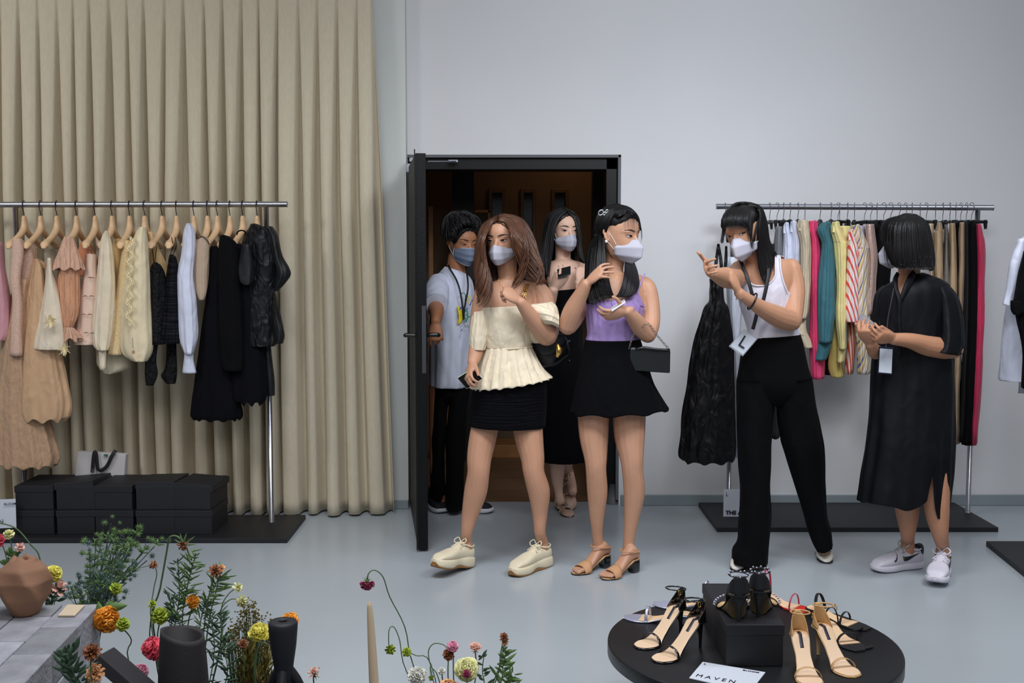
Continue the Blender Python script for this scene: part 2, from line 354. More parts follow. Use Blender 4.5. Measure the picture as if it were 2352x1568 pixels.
# ---------------------------------------------------------------- curtain
def curtain():
    x0, x1 = P(-60, 700, 6.26).x, P(857, 700, 6.26).x; H = 3.05; nr = 44
    random.seed(3); edges = [0.0]
    L = x1 - x0
    while edges[-1] < L - .05: edges.append(edges[-1] + random.uniform(.088, .118))
    edges[-1] = L; K = len(edges) - 1; ss = 26; Vs = []
    gap = [random.uniform(.22, .46) for _ in range(K)]; dx = [random.uniform(-.02, .025) for _ in range(K + 1)]; dp = [random.uniform(.7, 1.2) for _ in range(K)]
    for r_ in range(nr):
        t = r_ / (nr - 1); z = H - (H - .012) * t; op = min(1, max(0, (t - .045) / .36)); op = op ** .9
        ex = [e_ + dx[i] * op * (0 if i == 0 else 1) + (.085 * t * (max(0, i - K + 4) / 4)) for i, e_ in enumerate(edges)]
        for k in range(K):
            g_ = gap[k] * op + .03; am = .092 * dp[k] * (.15 + .85 * op)
            for j in range(ss):
                s = j / ss
                if s < 1 - g_:
                    q = s / (1 - g_); y = -am * (.72 + .28 * sin(pi * q)) if op > .02 else -am
                    y *= min(1, q / .07) ** .5 * min(1, (1 - q) / .07) ** .5 if True else 1
                    sx = q * (1 - g_)
                else:
                    q = (s - 1 + g_) / g_; y = .045 * sin(pi * q) * op; sx = s
                Vs.append(V(x0 + ex[k] + (ex[k + 1] - ex[k]) * sx, 6.30 + y + .012 * sin(3 * t * pi + k * 1.7) * t, z))
        Vs.append(V(x0 + ex[K], 6.30, z))
    return grid(Vs, nr, K * ss + 1)
m_cur = mat('beige_linen', (202, 191, 168), .9, noise_=.05, nscale=90, bump=.25, bscale=220, stretch=(1, 1, .25), sheen=.15)
c = one(curtain(), 'curtain', m_cur, solid=.002); tag(c, 'floor length beige linen curtain hanging in deep pleats behind the left clothes rail', 'curtain')
# ================================================================ FIGURES
def skin(name, rgb):
    m = mat(name, rgb, .52, noise_=.05, nscale=14, sss=.12, bump=.08, bscale=120, bdist=.001); return m
HT = np.array([  # z, halfwidth, yfront, yback  (chin 0 .. crown 1, in head heights)
    (0.00, .085, -.385, -.20), (.035, .15, -.42, -.08), (.10, .205, -.43, .02), (.2, .25, -.425, .16), (.3, .285, -.42, .28), (.4, .312, -.41, .36),
    (.5, .33, -.395, .42), (.6, .342, -.415, .45), (.7, .34, -.41, .455), (.8, .31, -.365, .43), (.88, .26, -.29, .37), (.94, .19, -.2, .28), (.98, .11, -.1, .17), (1.0, .03, 0, .06)])
def hring(z, k=1.0):
    A = [np.interp(z + .5, HT[:, 0], HT[:, i]) for i in (1, 2, 3)]; return A[0] * k, A[1] * k, A[2] * k
def face_y(x, z, h):
    hw, a, b = hring(z); yc = .04; c = min(.999, abs(x / h / hw if h != 1 else x / hw)) ** (1 / .9); return (yc - math.sqrt(1 - c * c) ** .92 * (yc - a)) * h
class Head:
    def __init__(s, u, v, Y, h=.215, yaw=0, pitch=0, roll=0):
        s.h = h; s.c = P(u, v, Y)
        s.M = Matrix.Translation(s.c) @ Matrix.Rotation(rad(-roll), 4, 'Y') @ Matrix.Rotation(rad(yaw), 4, 'Z') @ Matrix.Rotation(rad(pitch), 4, 'X')
    def pt(s, x, y, z): return s.M @ (V(x, y, z) * s.h)
    def skull(s, k=1.0, n=40, zmin=-.5):
        Vs = []; zs = [z - .5 for z in np.concatenate([np.linspace(0, .1, 5), np.linspace(.14, .86, 16), np.linspace(.9, 1, 7)]) if z - .5 >= zmin]
        for z in zs:
            hw, a, b = hring(z, k)
            for j in range(n):
                an = 2 * pi * j / n; c, sn = cos(an), sin(an)
                px = hw * math.copysign(abs(c) ** .9, c); yc = .04
                py = yc + (sn * (b - yc) if sn > 0 else -abs(sn) ** .92 * (yc - a))
                Vs.append(s.M @ (V(px, py, z * (k if z > 0 else 1)) * s.h))
        g = grid(Vs, len(zs), n, cv=True); g[1].append(tuple(range(n))[::-1]); g[1].append(tuple((len(zs) - 1) * n + j for j in range(n))); return g
    def geo(s):
        h = s.h; L = [s.skull()]
        T = lambda pts, r, **k: tube([s.pt(*p) for p in pts], [q * h for q in r], 10, round_=True, **k)
        L.append(T([(0, -.39, .02), (0, -.43, -.06), (0, -.475, -.14)], [.035, .042, .055]))       # nose
        L.append(T([(-.06, -.43, -.16), (.06, -.43, -.16)], [.042, .042]))
        L.append(T([(-.09, -.40, -.27), (0, -.435, -.268), (.09, -.40, -.27)], [.02, .034, .02]))   # lips
        L.append(T([(-.07, -.40, -.305), (0, -.425, -.31), (.07, -.40, -.305)], [.02, .034, .02]))
        for sg in (-1, 1):                                                                          # ears
            L.append(T([(sg * .325, .03, .07), (sg * .365, .075, .10), (sg * .385, .11, .05), (sg * .37, .09, -.05), (sg * .33, .03, -.13), (sg * .315, .01, -.09)], [.022, .024, .026, .024, .026, .02]))
            L.append(ell(s.pt(sg * .338, .04, -.01), (.02 * h, .05 * h, .09 * h), s.M.to_3x3()))
            L.append(T([(sg * .27, -.245, .07), (sg * .20, -.335, .085), (sg * .10, -.378, .08)], [.012, .030, .024]))
        return L
    def eyes(s, parent, m_skin, gaze=0, lid=.55, brow=(40, 28, 24), narrow=1.0, gz=0, brows=True):
        h = s.h
        m_w = mat('eye_white', (176, 166, 162), .3); m_i = mat('iris_brown', (30, 17, 13), .15); m_l = mat('lash_black', (24, 17, 16), .6); m_c = m_skin
        for sg in (-1, 1):
            ex, ez, wd_ = sg * .150, -.004, .066
            up = lambda q: (.021 + .004 * lid) * narrow * max(0, 1 - abs(q) ** 2.3) + .006 * sg * q; lo = lambda q: -.015 * narrow * max(0, 1 - q * q) + .006 * sg * q
            def sp(q, z, e): x = ex + wd_ * q; return s.M @ V(x * h, face_y(x * h, z + ez, h) - (e + .0022 * max(0, 1 - q * q)), (z + ez) * h)
            e = MB(); Vs = []
            for i in range(15):
                q = -1 + 2 * i / 14
                for j in range(5): Vs.append(sp(q, lo(q) + (up(q) - lo(q)) * j / 4, .0006))
            e.add(grid(Vs, 15, 5), 0); g0 = max(-.45, min(.45, gaze / 42)); Vs = []
            for i in range(9):
                q = g0 - .52 + 1.04 * i / 8; hh = .034 * math.sqrt(max(0, 1 - ((q - g0) / .52) ** 2)); z0_ = max(lo(q), gz * .01 - hh + .003); z1_ = min(up(q), gz * .01 + hh + .003)
                for j in range(5): Vs.append(sp(q, z0_ + (max(z0_, z1_) - z0_) * j / 4, .0010))
            e.add(grid(Vs, 9, 5), 1); e.build('eye', [m_w, m_i], parent)
            one(tube([sp(-1.05 + 2.15 * i / 14, up(max(-1, min(1, -1.05 + 2.15 * i / 14))) + .003, .0012) for i in range(15)], [(.0005 + .0011 * sin(pi * (i + .5) / 15), .0008) for i in range(15)], 6, 15), 'eyelash', m_l, parent)
            one(tube([sp(-1.0 + 2.0 * i / 14, up(-1.0 + 2.0 * i / 14) + .017, .0004) for i in range(15)], [(.0008 + .0028 * sin(pi * i / 14), .0006 + .0016 * sin(pi * i / 14)) for i in range(15)], 8, 15), 'eyelid', m_c, parent)
            one(tube([sp(-.9 + 1.8 * i / 14, lo(-.9 + 1.8 * i / 14) - .006, .0002) for i in range(15)], [(.0005 + .0016 * sin(pi * i / 14), .0004 + .0010 * sin(pi * i / 14)) for i in range(15)], 8, 15), 'eyelid', m_c, parent)
            if brows:
                pts = []; rr = []
                for i in range(9):
                    t = i / 8; x = sg * (.055 + .20 * t); z = .098 + .03 * sin(pi * min(1, t * 1.1) * .75) - .012 * t; pts.append(s.M @ (V(x * h, face_y(x * h, z, h) - .0030, z * h))); rr.append([.0008 + .0022 * sin(pi * (t * .85 + .12)), .0014])
                one(tube(pts, rr, 8, 17, ref=(s.M.to_3x3() @ V(0, 1, 0))), 'eyebrow', mat('brow_%d' % brow[0], brow, .8), parent)
    def mask(s, parent, kind, m, loops=True, m2=None):
        h = s.h; nu, nv = 29, 21; Vs = []
        tb = {'seam': ([0, .35, .7, 1], [-.525, -.60, -.58, -.44], [.29, .325, .30, .22], lambda a: -.075 - .12 * a ** .9, lambda a: -.53 + .13 * a ** 2.2, 1.45),
              'boat': ([0, .30, .72, 1], [-.475, -.62, -.60, -.40], [.215, .305, .26, .10], lambda a: -.055 - .10 * a ** 2, lambda a: -.55 + .06 * a ** 2, 1.5),
              'surgical': ([0, .3, .7, 1], [-.49, -.56, -.55, -.43], [.275, .29, .28, .22], lambda a: -.07 - .04 * a, lambda a: -.52 + .10 * a ** 2, 2.0)}[kind]
        for j in range(nv):
            t = j / (nv - 1); yf = np.interp(t, tb[0], tb[1]); wd = np.interp(t, tb[0], tb[2])
            for i in range(nu):
                q = -1 + 2 * i / (nu - 1); a = abs(q)
                x = q * wd; z = tb[3](a) * (1 - t) + tb[4](a) * t; ys = -.14 + .02 * t
                y = yf + (ys - yf) * a ** tb[5]
                if kind == 'seam': y -= .022 * max(0, 1 - abs(a - .42) / .2) * (1 if .02 < t < .98 else .3)
                if kind == 'surgical': y -= .012 * (sin(t * pi * 7) > 0) * (1 - a ** 4)
                y += .004 * sin(9 * q + 7 * t)
                Vs.append(s.M @ (V(x, y, z) * h))
        o = one(grid(Vs, nv, nu), 'face_mask', m, parent, solid=.0016, sub=1 if kind == 'seam' else 0)
        if kind == 'surgical':
            e = MB()
            for jj in (0, nv - 1): e.add(tube([Vs[jj * nu + i] for i in range(nu)], .0022, 6, nu))
            for ii in (0, nu - 1): e.add(tube([Vs[j * nu + ii] for j in range(nv)], .0022, 6, nv))
            e.build('mask_edge', m2 or m, o)
        if loops:
            for sg in (-1, 1):
                l = MB()
                wt = tb[2][0] if kind != 'boat' else .275; zt_ = -.19 if kind == 'boat' else (tb[3](1)); wb_ = tb[2][3] if kind != 'boat' else .25; zb_ = tb[4](1) if kind != 'boat' else -.32
                l.add(tube([s.pt(sg * wt, -.15, zt_), s.pt(sg * .325, -.04, -.02), s.pt(sg * .37, .10, .10)], .0013, 6))
                l.add(tube([s.pt(sg * wb_, -.13, zb_), s.pt(sg * .32, -.03, -.20), s.pt(sg * .36, .08, -.08)], .0013, 6))
                l.build('ear_loop', mat('white_elastic', (225, 225, 228), .7), o)
        return o
    def cap(s, zl, k=1.09, kb=None):
        """scalp shell reaching down to zl = [(azimuth from the face in degrees, height)]; it thins out into the hairline"""
        n, g = 120, 44; Vs = []; A, Z = zip(*zl)
        for i in range(g):
            t = i / (g - 1)
            for j in range(n):
                an = 2 * pi * j / n; az = abs((math.degrees(an) + 90 + 180) % 360 - 180); z0_ = np.interp(az, A, Z) + .006 * sin(an * 23) * (az < 80); z = z0_ + (.5 - z0_) * t
                hw, a, b = hring(z); kk = 1.004 + ((k if az < 90 else (kb or k)) - 1.004) * min(1, t * (4.5 if az < 95 else 30)) ** .55; c, sn = cos(an), sin(an); yc = .04
                px = hw * kk * math.copysign(abs(c) ** .9, c); py = yc + (sn * (b * kk - yc) if sn > 0 else -abs(sn) ** .92 * (yc - a * kk)); zz = z * (1 + (kk - 1) * (z > 0)) + .012 * max(0, z - .4) * 10
                Vs.append(s.M @ (V(px, py, zz) * s.h))
        q = grid(Vs, g, n, cv=True); q[1].append(tuple((g - 1) * n + j for j in range(n))); s.capg = q; return q
    def snap(s, guides, n=2, off=.007):
        out = []; pr = [(proj(p), p[1]) for p in s.capg[0]]
        for g in guides:
            r = []
            for i, q in enumerate(g):
                if i < n:
                    c = [y for (a, b), y in pr if abs(a - q[0]) < 5 and abs(b - q[1]) < 5]
                    if c: q = (q[0], q[1], min(c) - off)
                r.append(q)
            out.append(r)
        return out
def locks(guides, count0, r0=.006, jit=.006, seed=1, K=16, flat=.5, tip=.25, wave=0, spill=.0):
    count = count0 if count0 < 20 else int(count0 * 2.6); random.seed(seed); A = [resamp([tuple(P(*q)) for q in g], K) for g in guides]; out = []
    for c in range(count):
        t = (c + random.random()) / count * (len(A) - 1); i = min(int(t), len(A) - 2); f = t - i
        p = A[i] * (1 - f) + A[i + 1] * f
        ph, ph2 = random.random() * 6.28, random.random() * 6.28; ax = random.uniform(-1, 1); ay = random.uniform(-1, 1)
        s = np.linspace(0, 1, K)
        d = np.stack([ax * s + wave * s * np.sin(s * 10 + t * 3 + ph * .12), ay * s + wave * s * np.cos(s * 10 + t * 3 + ph * .12), .4 * random.uniform(-1, 1) * s ** 2], 1) * jit
        q = p + d; cut = 1 - .22 * random.random() ** 2.2; q = resamp(q[:max(4, int(K * cut))], K)
        rr = np.interp(s, [0, .12, .6, 1], [.55, 1, .8, tip * .6]) * r0 * random.uniform(.45, .85)
        out.append(tube(q, np.stack([rr, rr * flat], 1), 6, K, ref=(0, 1, 0), caps=True))
    return out
def hand(W, D, N, s=1.0, thumb=1, curl=((20, 25, 15),) * 4, spread=(6, 2, -2, -7), th=(45, 25, 10, 10), fr=.0078):
    D = Vector(D).normalized(); N = Vector(N); N = (N - D * N.dot(D)).normalized(); T = N.cross(D) * thumb; W = Vector(W); L = []
    W = Vector(W)
    L.append(tube([W - D * .02 * s, W + D * .012 * s, W + D * .045 * s, W + D * .075 * s, W + D * .09 * s],
                  [(.021 * s, .017 * s), (.024 * s, .017 * s), (.036 * s, .017 * s), (.039 * s, .0145 * s), (.034 * s, .011 * s)], 16, ref=N * 1.0, round_=True))
    ln = (.072, .080, .074, .058)
    for i in range(4):
        b = W + D * (.080 + (.0, .004, .001, -.006)[i]) * s + T * (.029 - .0195 * i) * s
        sp = rad(spread[i]); d0 = (D * cos(sp) + T * sin(sp)).normalized(); p = b; pts = [b - d0 * .02 * s, b]; a = 0
        for k, sg in enumerate((.45, .30, .25)):
            a += rad(curl[i][k]); dr = d0 * cos(a) - N * sin(a); p = p + dr * ln[i] * sg * s; pts.append(p)
        f = fr * s * (1, 1.03, .98, .86)[i]
        L.append(tube(pts, [f * 1.05, f * 1.12, f * 1.0, f * .93, f * .78], 10, 15, round_=True))
    a0, up, b1, b2 = th
    d0 = (D * cos(rad(a0)) + T * sin(rad(a0))).normalized(); d0 = (d0 * cos(rad(up)) - N * sin(rad(up))).normalized()
    p = W + D * .018 * s + T * .018 * s - N * .004 * s; pts = [p]; p = p + d0 * .040 * s; pts.append(p)
    d1 = (d0 + D * math.tan(rad(b1))).normalized(); p = p + d1 * .031 * s; pts.append(p)
    d2 = (d1 + D * math.tan(rad(b2)) * 1).normalized(); p = p + d2 * .026 * s; pts.append(p)
    L.append(tube(pts, [.0135 * s, .0115 * s, .0095 * s, .0078 * s], 10, 14, round_=True))
    return L
def body(name, geos, m, parent, voxel=.0042, sm=3):
    q = MB()
    for g in geos: q.add(g)
    return q.build(name, m, parent, voxel=voxel, sm=sm)
def arc(c, u, v, a0, a1, n=16): return [Vector(c) + Vector(u) * cos(rad(a0 + (a1 - a0) * i / (n - 1))) + Vector(v) * sin(rad(a0 + (a1 - a0) * i / (n - 1))) for i in range(n)]
def chain(pts, r, link, m, name, parent):
    """chain of torus-like links along a path"""
    A = [Vector(p) for p in pts]; B = resamp([tuple(p) for p in A], 60); ds = np.concatenate([[0], np.cumsum(np.linalg.norm(np.diff(B, axis=0), axis=1))])
    k = max(2, int(ds[-1] / link)); q = MB()
    for i in range(k):
        s0 = ds[-1] * (i + .5) / k; c = V(*[np.interp(s0, ds, B[:, t]) for t in range(3)]); c2 = V(*[np.interp(min(ds[-1], s0 + .002), ds, B[:, t]) for t in range(3)])
        d = (c2 - c); d = d.normalized() if d.length > 1e-6 else V(0, 0, 1)
        x = d.cross(V(0, 1, .1)).normalized(); y = d.cross(x); e = x if i % 2 else (x + y).normalized()
        q.add(tube(arc(c, d * link * .62, e * link * .36, 0, 330, 10), r, 5, 10))
    return q.build(name, m, parent)
# ---------------------------------------------------------------- shoes (local: heel at x=0, toe towards +x, y across, z up)
def place(toe, heel, L, z=0, lift=0):
    """matrix putting local heel at ground pixel `heel`, pointing at ground pixel `toe`"""
    a = G(toe[0], toe[1], z); b = G(heel[0], heel[1], z); d = (a - b); k = 1.0; an = math.atan2(d.y, d.x)
    mid = (a + b) / 2; o = mid - V(cos(an), sin(an), 0) * L / 2
    return Matrix.Translation((o.x, o.y, z)) @ Matrix.Rotation(an, 4, 'Z') @ Matrix.Rotation(rad(-lift), 4, 'Y')
def sneaker(M, parent, mu, ms, ml, L=.275, chunky=0, lace_m=None, side=1, extra=None, mo=None):
    so = .034 + .016 * chunky; h0 = 0
    sole = [(0.0, 0, .004, so, .022), (.01, 0, 0, so + .004 * chunky, .032), (.06, 0, 0, so + .008 * chunky, .036), (.12, 0, .000 + .012 * chunky, so, .034 - .002 * chunky), (.18, 0, 0, so * .96, .045), (.23, 0, .002, so * .95, .044), (.262, 0, .009, so * .95, .033), (.272, 0, .014, so * .93, .020), (.2765, 0, .018, so * .88, .009)]
    sh = MB().add(xf(secloft(sole, 24, pw=.55), M)); root = sh.build('shoe', ms, parent)
    t = so - .012
    up = [(.006, 0, t, t + .045, .02), (.015, 0, t, t + .062, .029), (.05, 0, t, t + .060, .033), (.085, 0, t, t + .066, .033), (.12, 0, t, t + .060, .033), (.16, 0, t, t + .053, .039), (.20, 0, t, t + .040, .042), (.24, 0, t, t + .030, .037), (.258, 0, t, t + .018, .028), (.267, 0, t, t + .012, .018), (.271, 0, t, t + .006, .003)]
    one(xf(secloft(up, 24, pw=.8), M), 'shoe_upper', mu, root)
    col = [M @ V(.045 + .042 * cos(a), .029 * sin(a), t + .062 + .010 * cos(a) * (1 if cos(a) > 0 else -.6)) for a in [2 * pi * i / 20 for i in range(21)]]
    one(tube(col, .0042, 8, 21), 'shoe_collar', mu, root)
    tongue = [(.085, 0, t + .05, t + .085, .019), (.11, 0, t + .05, t + .072, .019), (.15, 0, t + .03, t + .055, .017), (.17, 0, t + .02, t + .042, .012)]
    one(xf(secloft(tongue, 14), M), 'shoe_tongue', mu, root)
    lc = MB()
    for i in range(5):
        x = .095 + .017 * i; z = t + .074 - .0085 * i; s_ = .021 + .001 * i
        lc.add(xf(tube([V(x, -s_, z - .012), V(x + .004, 0, z + .004), V(x + .010, s_, z - .012)], [.003, .0035, .003], 6, 9), M)); lc.add(xf(tube([V(x, s_, z - .012), V(x + .004, 0, z + .005), V(x + .010, -s_, z - .012)], [.003, .0035, .003], 6, 9), M))
    for sg in (-1, 1):
        lc.add(xf(tube([V(.095, 0, t + .083), V(.088, sg * .02, t + .10), V(.10, sg * .034, t + .088), V(.11, sg * .02, t + .076), V(.095, 0, t + .08)], .0028, 6), M))
        lc.add(xf(tube([V(.095, 0, t + .083), V(.112, sg * .012, t + .072), V(.125, sg * .03, t + .055)], .0026, 6), M))
    lc.build('shoelace', lace_m or ml, root)
    if mo: one(xf(secloft([(0.005, 0, -.002, .006, .022), (.06, 0, -.002, .005, .034), (.12, 0, 0, .006 + .01 * chunky, .032), (.2, 0, -.002, .006, .043), (.255, 0, .004, .014, .036), (.278, 0, .013, .024 + .008 * chunky, .014)], 20, pw=.6), M), 'outsole', mo, root)
    return root, t
def foot_geo(M, h=0.0, s=1.0):
    """bare foot, heel raised by h"""
    zs = lambda x: h * max(0.0, 1 - max(0, x - .05) / .11) ** 1.4 if x > .05 else h
    L = [xf(secloft([(x, 0, zs(x) + .006, zs(x) + t_, w_) for x, t_, w_ in ((.0, .03, .012), (.012, .05, .024), (.04, .075, .028), (.07, .08, .027), (.10, .062, .028), (.13, .046, .032), (.16, .034, .037), (.185, .026, .037), (.195, .02, .030))], 18), M)]
    for i, (yy, ln, r_) in enumerate(((.026, .040, .0105), (.010, .040, .0078), (-.004, .034, .0072), (-.017, .027, .0068), (-.029, .019, .0064))):
        yy = yy * s
        L.append(xf(tube([V(.175, yy * .9, .018), V(.19 + ln * .4, yy, .017), V(.19 + ln * .8, yy, .012)], [r_, r_, r_ * .9], 8, 7, round_=True), M))
    return L
SW = lambda L: [(x * L, w_) for x, w_ in ((0, .014), (.03, .022), (.10, .0275), (.25, .0265), (.40, .022), (.55, .026), (.70, .037), (.80, .039), (.90, .032), (.96, .022), (.99, .010), (1.0, .001))]
def heel_sandal(L, h, m_out, m_in, m_strap, heel='stiletto', counter=.06, ankle=True, toe='strap', plat=.005, label=None):
    """list of (name, MB, material) in local space"""
    w_ = SW(L); zs = lambda x: h * (1 - min(1, max(0, (x - .20 * L) / (.48 * L)))) ** 1.25 + plat; parts = []
    xs = np.linspace(0, L, 25); wf = lambda x: np.interp(x, [a for a, b in w_], [b for a, b in w_])
    parts.append(('sole', MB().add(secloft([(x, 0, zs(x) - plat, zs(x), wf(x)) for x in xs], 16, 49, pw=.45)), m_out))
    parts.append(('insole', MB().add(secloft([(x * .97 + .003, 0, zs(x), zs(x) + .0018, wf(x) * .93) for x in xs], 16, 49, pw=.5)), m_in))
    if label: parts.append(('insole_label', MB().add(secloft([(x, 0, zs(x) + .0012, zs(x) + .0046, .0052) for x in np.linspace(.10 * L, .34 * L, 20)], 8, 39, pw=.3)), label))
    if heel == 'stiletto': parts.append(('heel', MB().add(tube([V(.030, 0, zs(.03) - .002), V(.022, 0, h * .8), V(.014, 0, h * .5), V(.014, 0, .006), V(.014, 0, 0)], [(.021, .02), (.014, .013), (.006, .0065), (.0045, .0045), (.0045, .0045)], 12, 18, ref=(1, 0, 0))), m_out))
    elif heel == 'block': parts.append(('heel', MB().add(secloft([(.004, 0, 0, zs(0), .017), (.012, 0, 0, zs(0), .022), (.045, 0, 0, zs(0), .023), (.052, 0, h * .4, zs(0), .021)], 16, pw=.4)), m_out))
    elif heel == 'low': parts.append(('heel', MB().add(secloft([(.004, 0, 0, zs(0), .014), (.03, 0, 0, zs(0), .02)], 14, pw=.5)), m_out))
    if counter:
        Vs = []; na, nz = 25, 7
        for i in range(nz):
            for j in range(na):
                a = rad(-105 + 210 * j / (na - 1)); z = zs(.02) + (counter * (cos(a * .75)) ** 1.2) * i / (nz - 1)
                rr = .026 - .004 * (i / (nz - 1)); x = .030 - rr * 1.15 * cos(a); 
                if abs(a) > 1.2: x += .02 * (abs(a) - 1.2)
                Vs.append(V(x, rr * sin(a), z))
        parts.append(('heel_counter', MB().add(grid(Vs, nz, na)), m_strap))
    if ankle:
        za = zs(.02) + max(counter, .05) - .002; r_ = []
        for i in range(25):
            a = 2 * pi * i / 24; r_.append(V(.038 - .036 * cos(a), .027 * sin(a), za + .010 * (1 - cos(a)) * .5))
        parts.append(('ankle_strap', MB().add(tube(r_, [(.0012, .0045)] * 25, 6, 25, ref=(0, 0, 1)) if False else tube(r_, .0024, 6, 25)), m_strap))
        parts.append(('buckle', MB().add(tube([V(.05, .031, za - .006), V(.06, .031, za - .006), V(.06, .031, za + .009), V(.05, .031, za + .009), V(.05, .031, za - .006)], .0011, 5, 5)), mat('gold_metal', (212, 170, 96), .25, 1)))
    if toe in ('strap', 'cross'):
        x = .70 * L; q = MB()
        for xx in ([x] if toe == 'strap' else [x, x + .028]):
            Vs = []
            for i in range(17):
                a = pi * i / 16
                for dx in (-.005, .005): Vs.append(V(xx + dx - .006 * sin(a), wf(xx) * 1.03 * cos(a), zs(xx) + .030 * sin(a) - .002))
            q.add(grid(Vs, 17, 2))
        parts.append(('toe_strap', q, m_strap))
    if toe == 'cap':
        parts.append(('toe_cap', MB().add(secloft([(.60 * L, 0, plat * .5, plat + .001, .03), (.66 * L, 0, 0, plat + .024, .036), (.8 * L, 0, 0, plat + .026, .038), (.92 * L, 0, 0, plat + .018, .028), (L, 0, 0.001, plat + .006, .006)], 18)), m_strap))
    return parts
def put_parts(parts, M, parent, **k):
    for nm, q, m in parts:
        q.xform(M); o = q.build(nm, m, parent, solid=.0014 if nm in ('heel_counter', 'toe_strap') else 0)
def shoe_on(parts, M, parent, name='sandal'):
    """a worn shoe: sole is the child, the rest sub-parts"""
    nm, q, m = parts[0]; q.xform(M); r = q.build(name, m, parent)
    for nm, q, m in parts[1:]: q.xform(M); q.build(nm, m, r, solid=.0014 if nm in ('heel_counter', 'toe_strap') else 0)
    return r

def ankle(M, r=.027, ax=.05): return [(M @ V(ax, 0, .125)), (M @ V(ax, 0, .085)), (M @ V(ax + .005, 0, .05))], [r, r * 1.1, r * 1.1]
def leg(spec, M, m=40, r=.027, ax=.05):
    """leg traced by pixels whose ankle ends inside the shoe placed by M"""
    pts = [P(*q[:3]) for q in spec]; rr = [q[3] * q[2] / F for q in spec]; a, b = ankle(M, r, ax); return tube(pts + a, rr + b, 16, m, ref=vref(pts[0]), round_=True)
HLW = [(0, .375), (18, .35), (38, .27), (56, .15), (70, 0), (80, -.16), (92, -.32), (180, -.36)]

def scatter(name, pts, r, m, parent, g=None, seed=1, lo=1.0):
    """many small equal parts: one mesh, an object for each"""
    random.seed(seed); o0 = org(parent); first = None
    for p in pts:
        if first is None: first = MB().add(g or ell((0, 0, 0), (r,) * 3, n=6, k=4)).build(name, m, parent, local=True); o = first
        else: o = first.copy(); COL.objects.link(o)
        o.parent = parent; o.location = Vector(p) - o0; k = random.uniform(lo, 1); o.scale = (k, k, k)
        if lo < 1: o.rotation_euler = (0, 0, random.random() * 6)
# ================================================================ PEOPLE
sk1 = skin('skin_tan', (190, 142, 114)); sk2 = skin('skin_fair', (214, 174, 152)); sk3 = skin('skin_warm', (194, 146, 118)); sk4 = skin('skin_olive', (190, 140, 110)); sk5 = skin('skin_honey', (182, 130, 100)); skm = skin('skin_bronze', (166, 112, 80))
m_hair = mat('black_hair', (7, 5, 7), .5, spec=.35, noise_=.25, nscale=40, bump=.5, bscale=160, stretch=(1, 1, .1), bdist=.002)
m_hbr = mat('brown_hair', (84, 49, 28), .45, noise_=.35, nscale=28, bump=.5, bscale=160, stretch=(1, 1, .1), bdist=.002)
m_wht = mat('white_mask', (178, 177, 190), .75, bump=.1, bscale=120, bdist=.001)
m_nav = cloth('black_navy_cloth', (5, 5, 9), .95, noise_=.1, sheen=0, spec=.15); m_blkc = cloth('black_cloth', (5, 5, 7), .95, sheen=0, spec=.15)
m_crm = cloth('cream_linen', (226, 212, 186), .85, bump=.35, bscale=22); m_lav = cloth('lavender_satin', (158, 132, 190), .6, bump=.5, bscale=16)
m_tank = cloth('white_jersey', (214, 210, 222), .8, bump=.35, bscale=14); m_tee = cloth('white_cotton', (206, 210, 228), .8, bump=.6, bscale=8, stretch=(1.2, 1.2, .6))
m_gold = mat('gold_metal', (212, 170, 96), .25, 1); m_lan = mat('black_strap', (16, 16, 22), .6)
m_dkd = cloth('dark_navy_satin', (8, 9, 15), .6, sheen=0, spec=.2, bump=.5, bscale=8, noise_=.05)

# ---- woman in cream top
Y1 = 5.2
p1 = thing('person', 'woman with long brown hair, white mask, cream off-shoulder peplum top and short black skirt', 'person', (P(1160, 1300, Y1).x, Y1, 0))
h1 = Head(1156, 551, Y1, .213, yaw=-22, pitch=2, roll=3)
M1L = place((1000, 1330), (1076, 1302), .27) @ Matrix.Rotation(rad(-11), 4, 'Y'); M1R = place((1182, 1323), (1255, 1299), .27)
W1a = P(1086, 832, 5.10); W1b = P(1196, 694, 4.99)
g = h1.geo()
g += [ptube([(1163, 590, 5.22, 25), (1166, 635, 5.22, 22), (1168, 662, 5.22, 30)]),
      loft([(1146, 640, 1190, 640, 5.21, .05), (1118, 655, 1228, 650, 5.22, .075), (1102, 672, 1240, 668, 5.22, .10), (1106, 700, 1236, 698, 5.21, .115), (1108, 745, 1225, 745, 5.2, .115), (1120, 795, 1218, 795, 5.2, .095), (1104, 850, 1236, 850, 5.2, .11), (1090, 900, 1248, 900, 5.2, .12), (1096, 935, 1240, 935, 5.2, .10)], 36),
      ptube([(1112, 672, 5.22, 22), (1106, 700, 5.21, 22), (1099, 745, 5.2, 21), (1096, 788, 5.18, 19), (1092, 812, 5.14, 17), (1086, 832, 5.10, 13)]),
      ptube([(1232, 664, 5.22, 24), (1246, 690, 5.2, 27), (1252, 735, 5.17, 27), (1256, 772, 5.12, 24)]),
      ptube([(1256, 770, 5.12, 24), (1240, 752, 5.08, 23), (1216, 722, 5.03, 18), (1196, 694, 4.99, 12.5)]),
      leg([(1122, 940, 5.2, 30), (1110, 1000, 5.18, 32), (1101, 1050, 5.16, 29), (1099, 1085, 5.15, 26), (1092, 1130, 5.17, 27), (1080, 1180, 5.18, 20), (1072, 1222, 5.18, 14)], M1L),
      leg([(1208, 935, 5.2, 36), (1214, 1000, 5.18, 34), (1223, 1050, 5.16, 28), (1226, 1085, 5.15, 25), (1238, 1130, 5.17, 26), (1240, 1180, 5.18, 18), (1240, 1222, 5.18, 13.5)], M1R)]
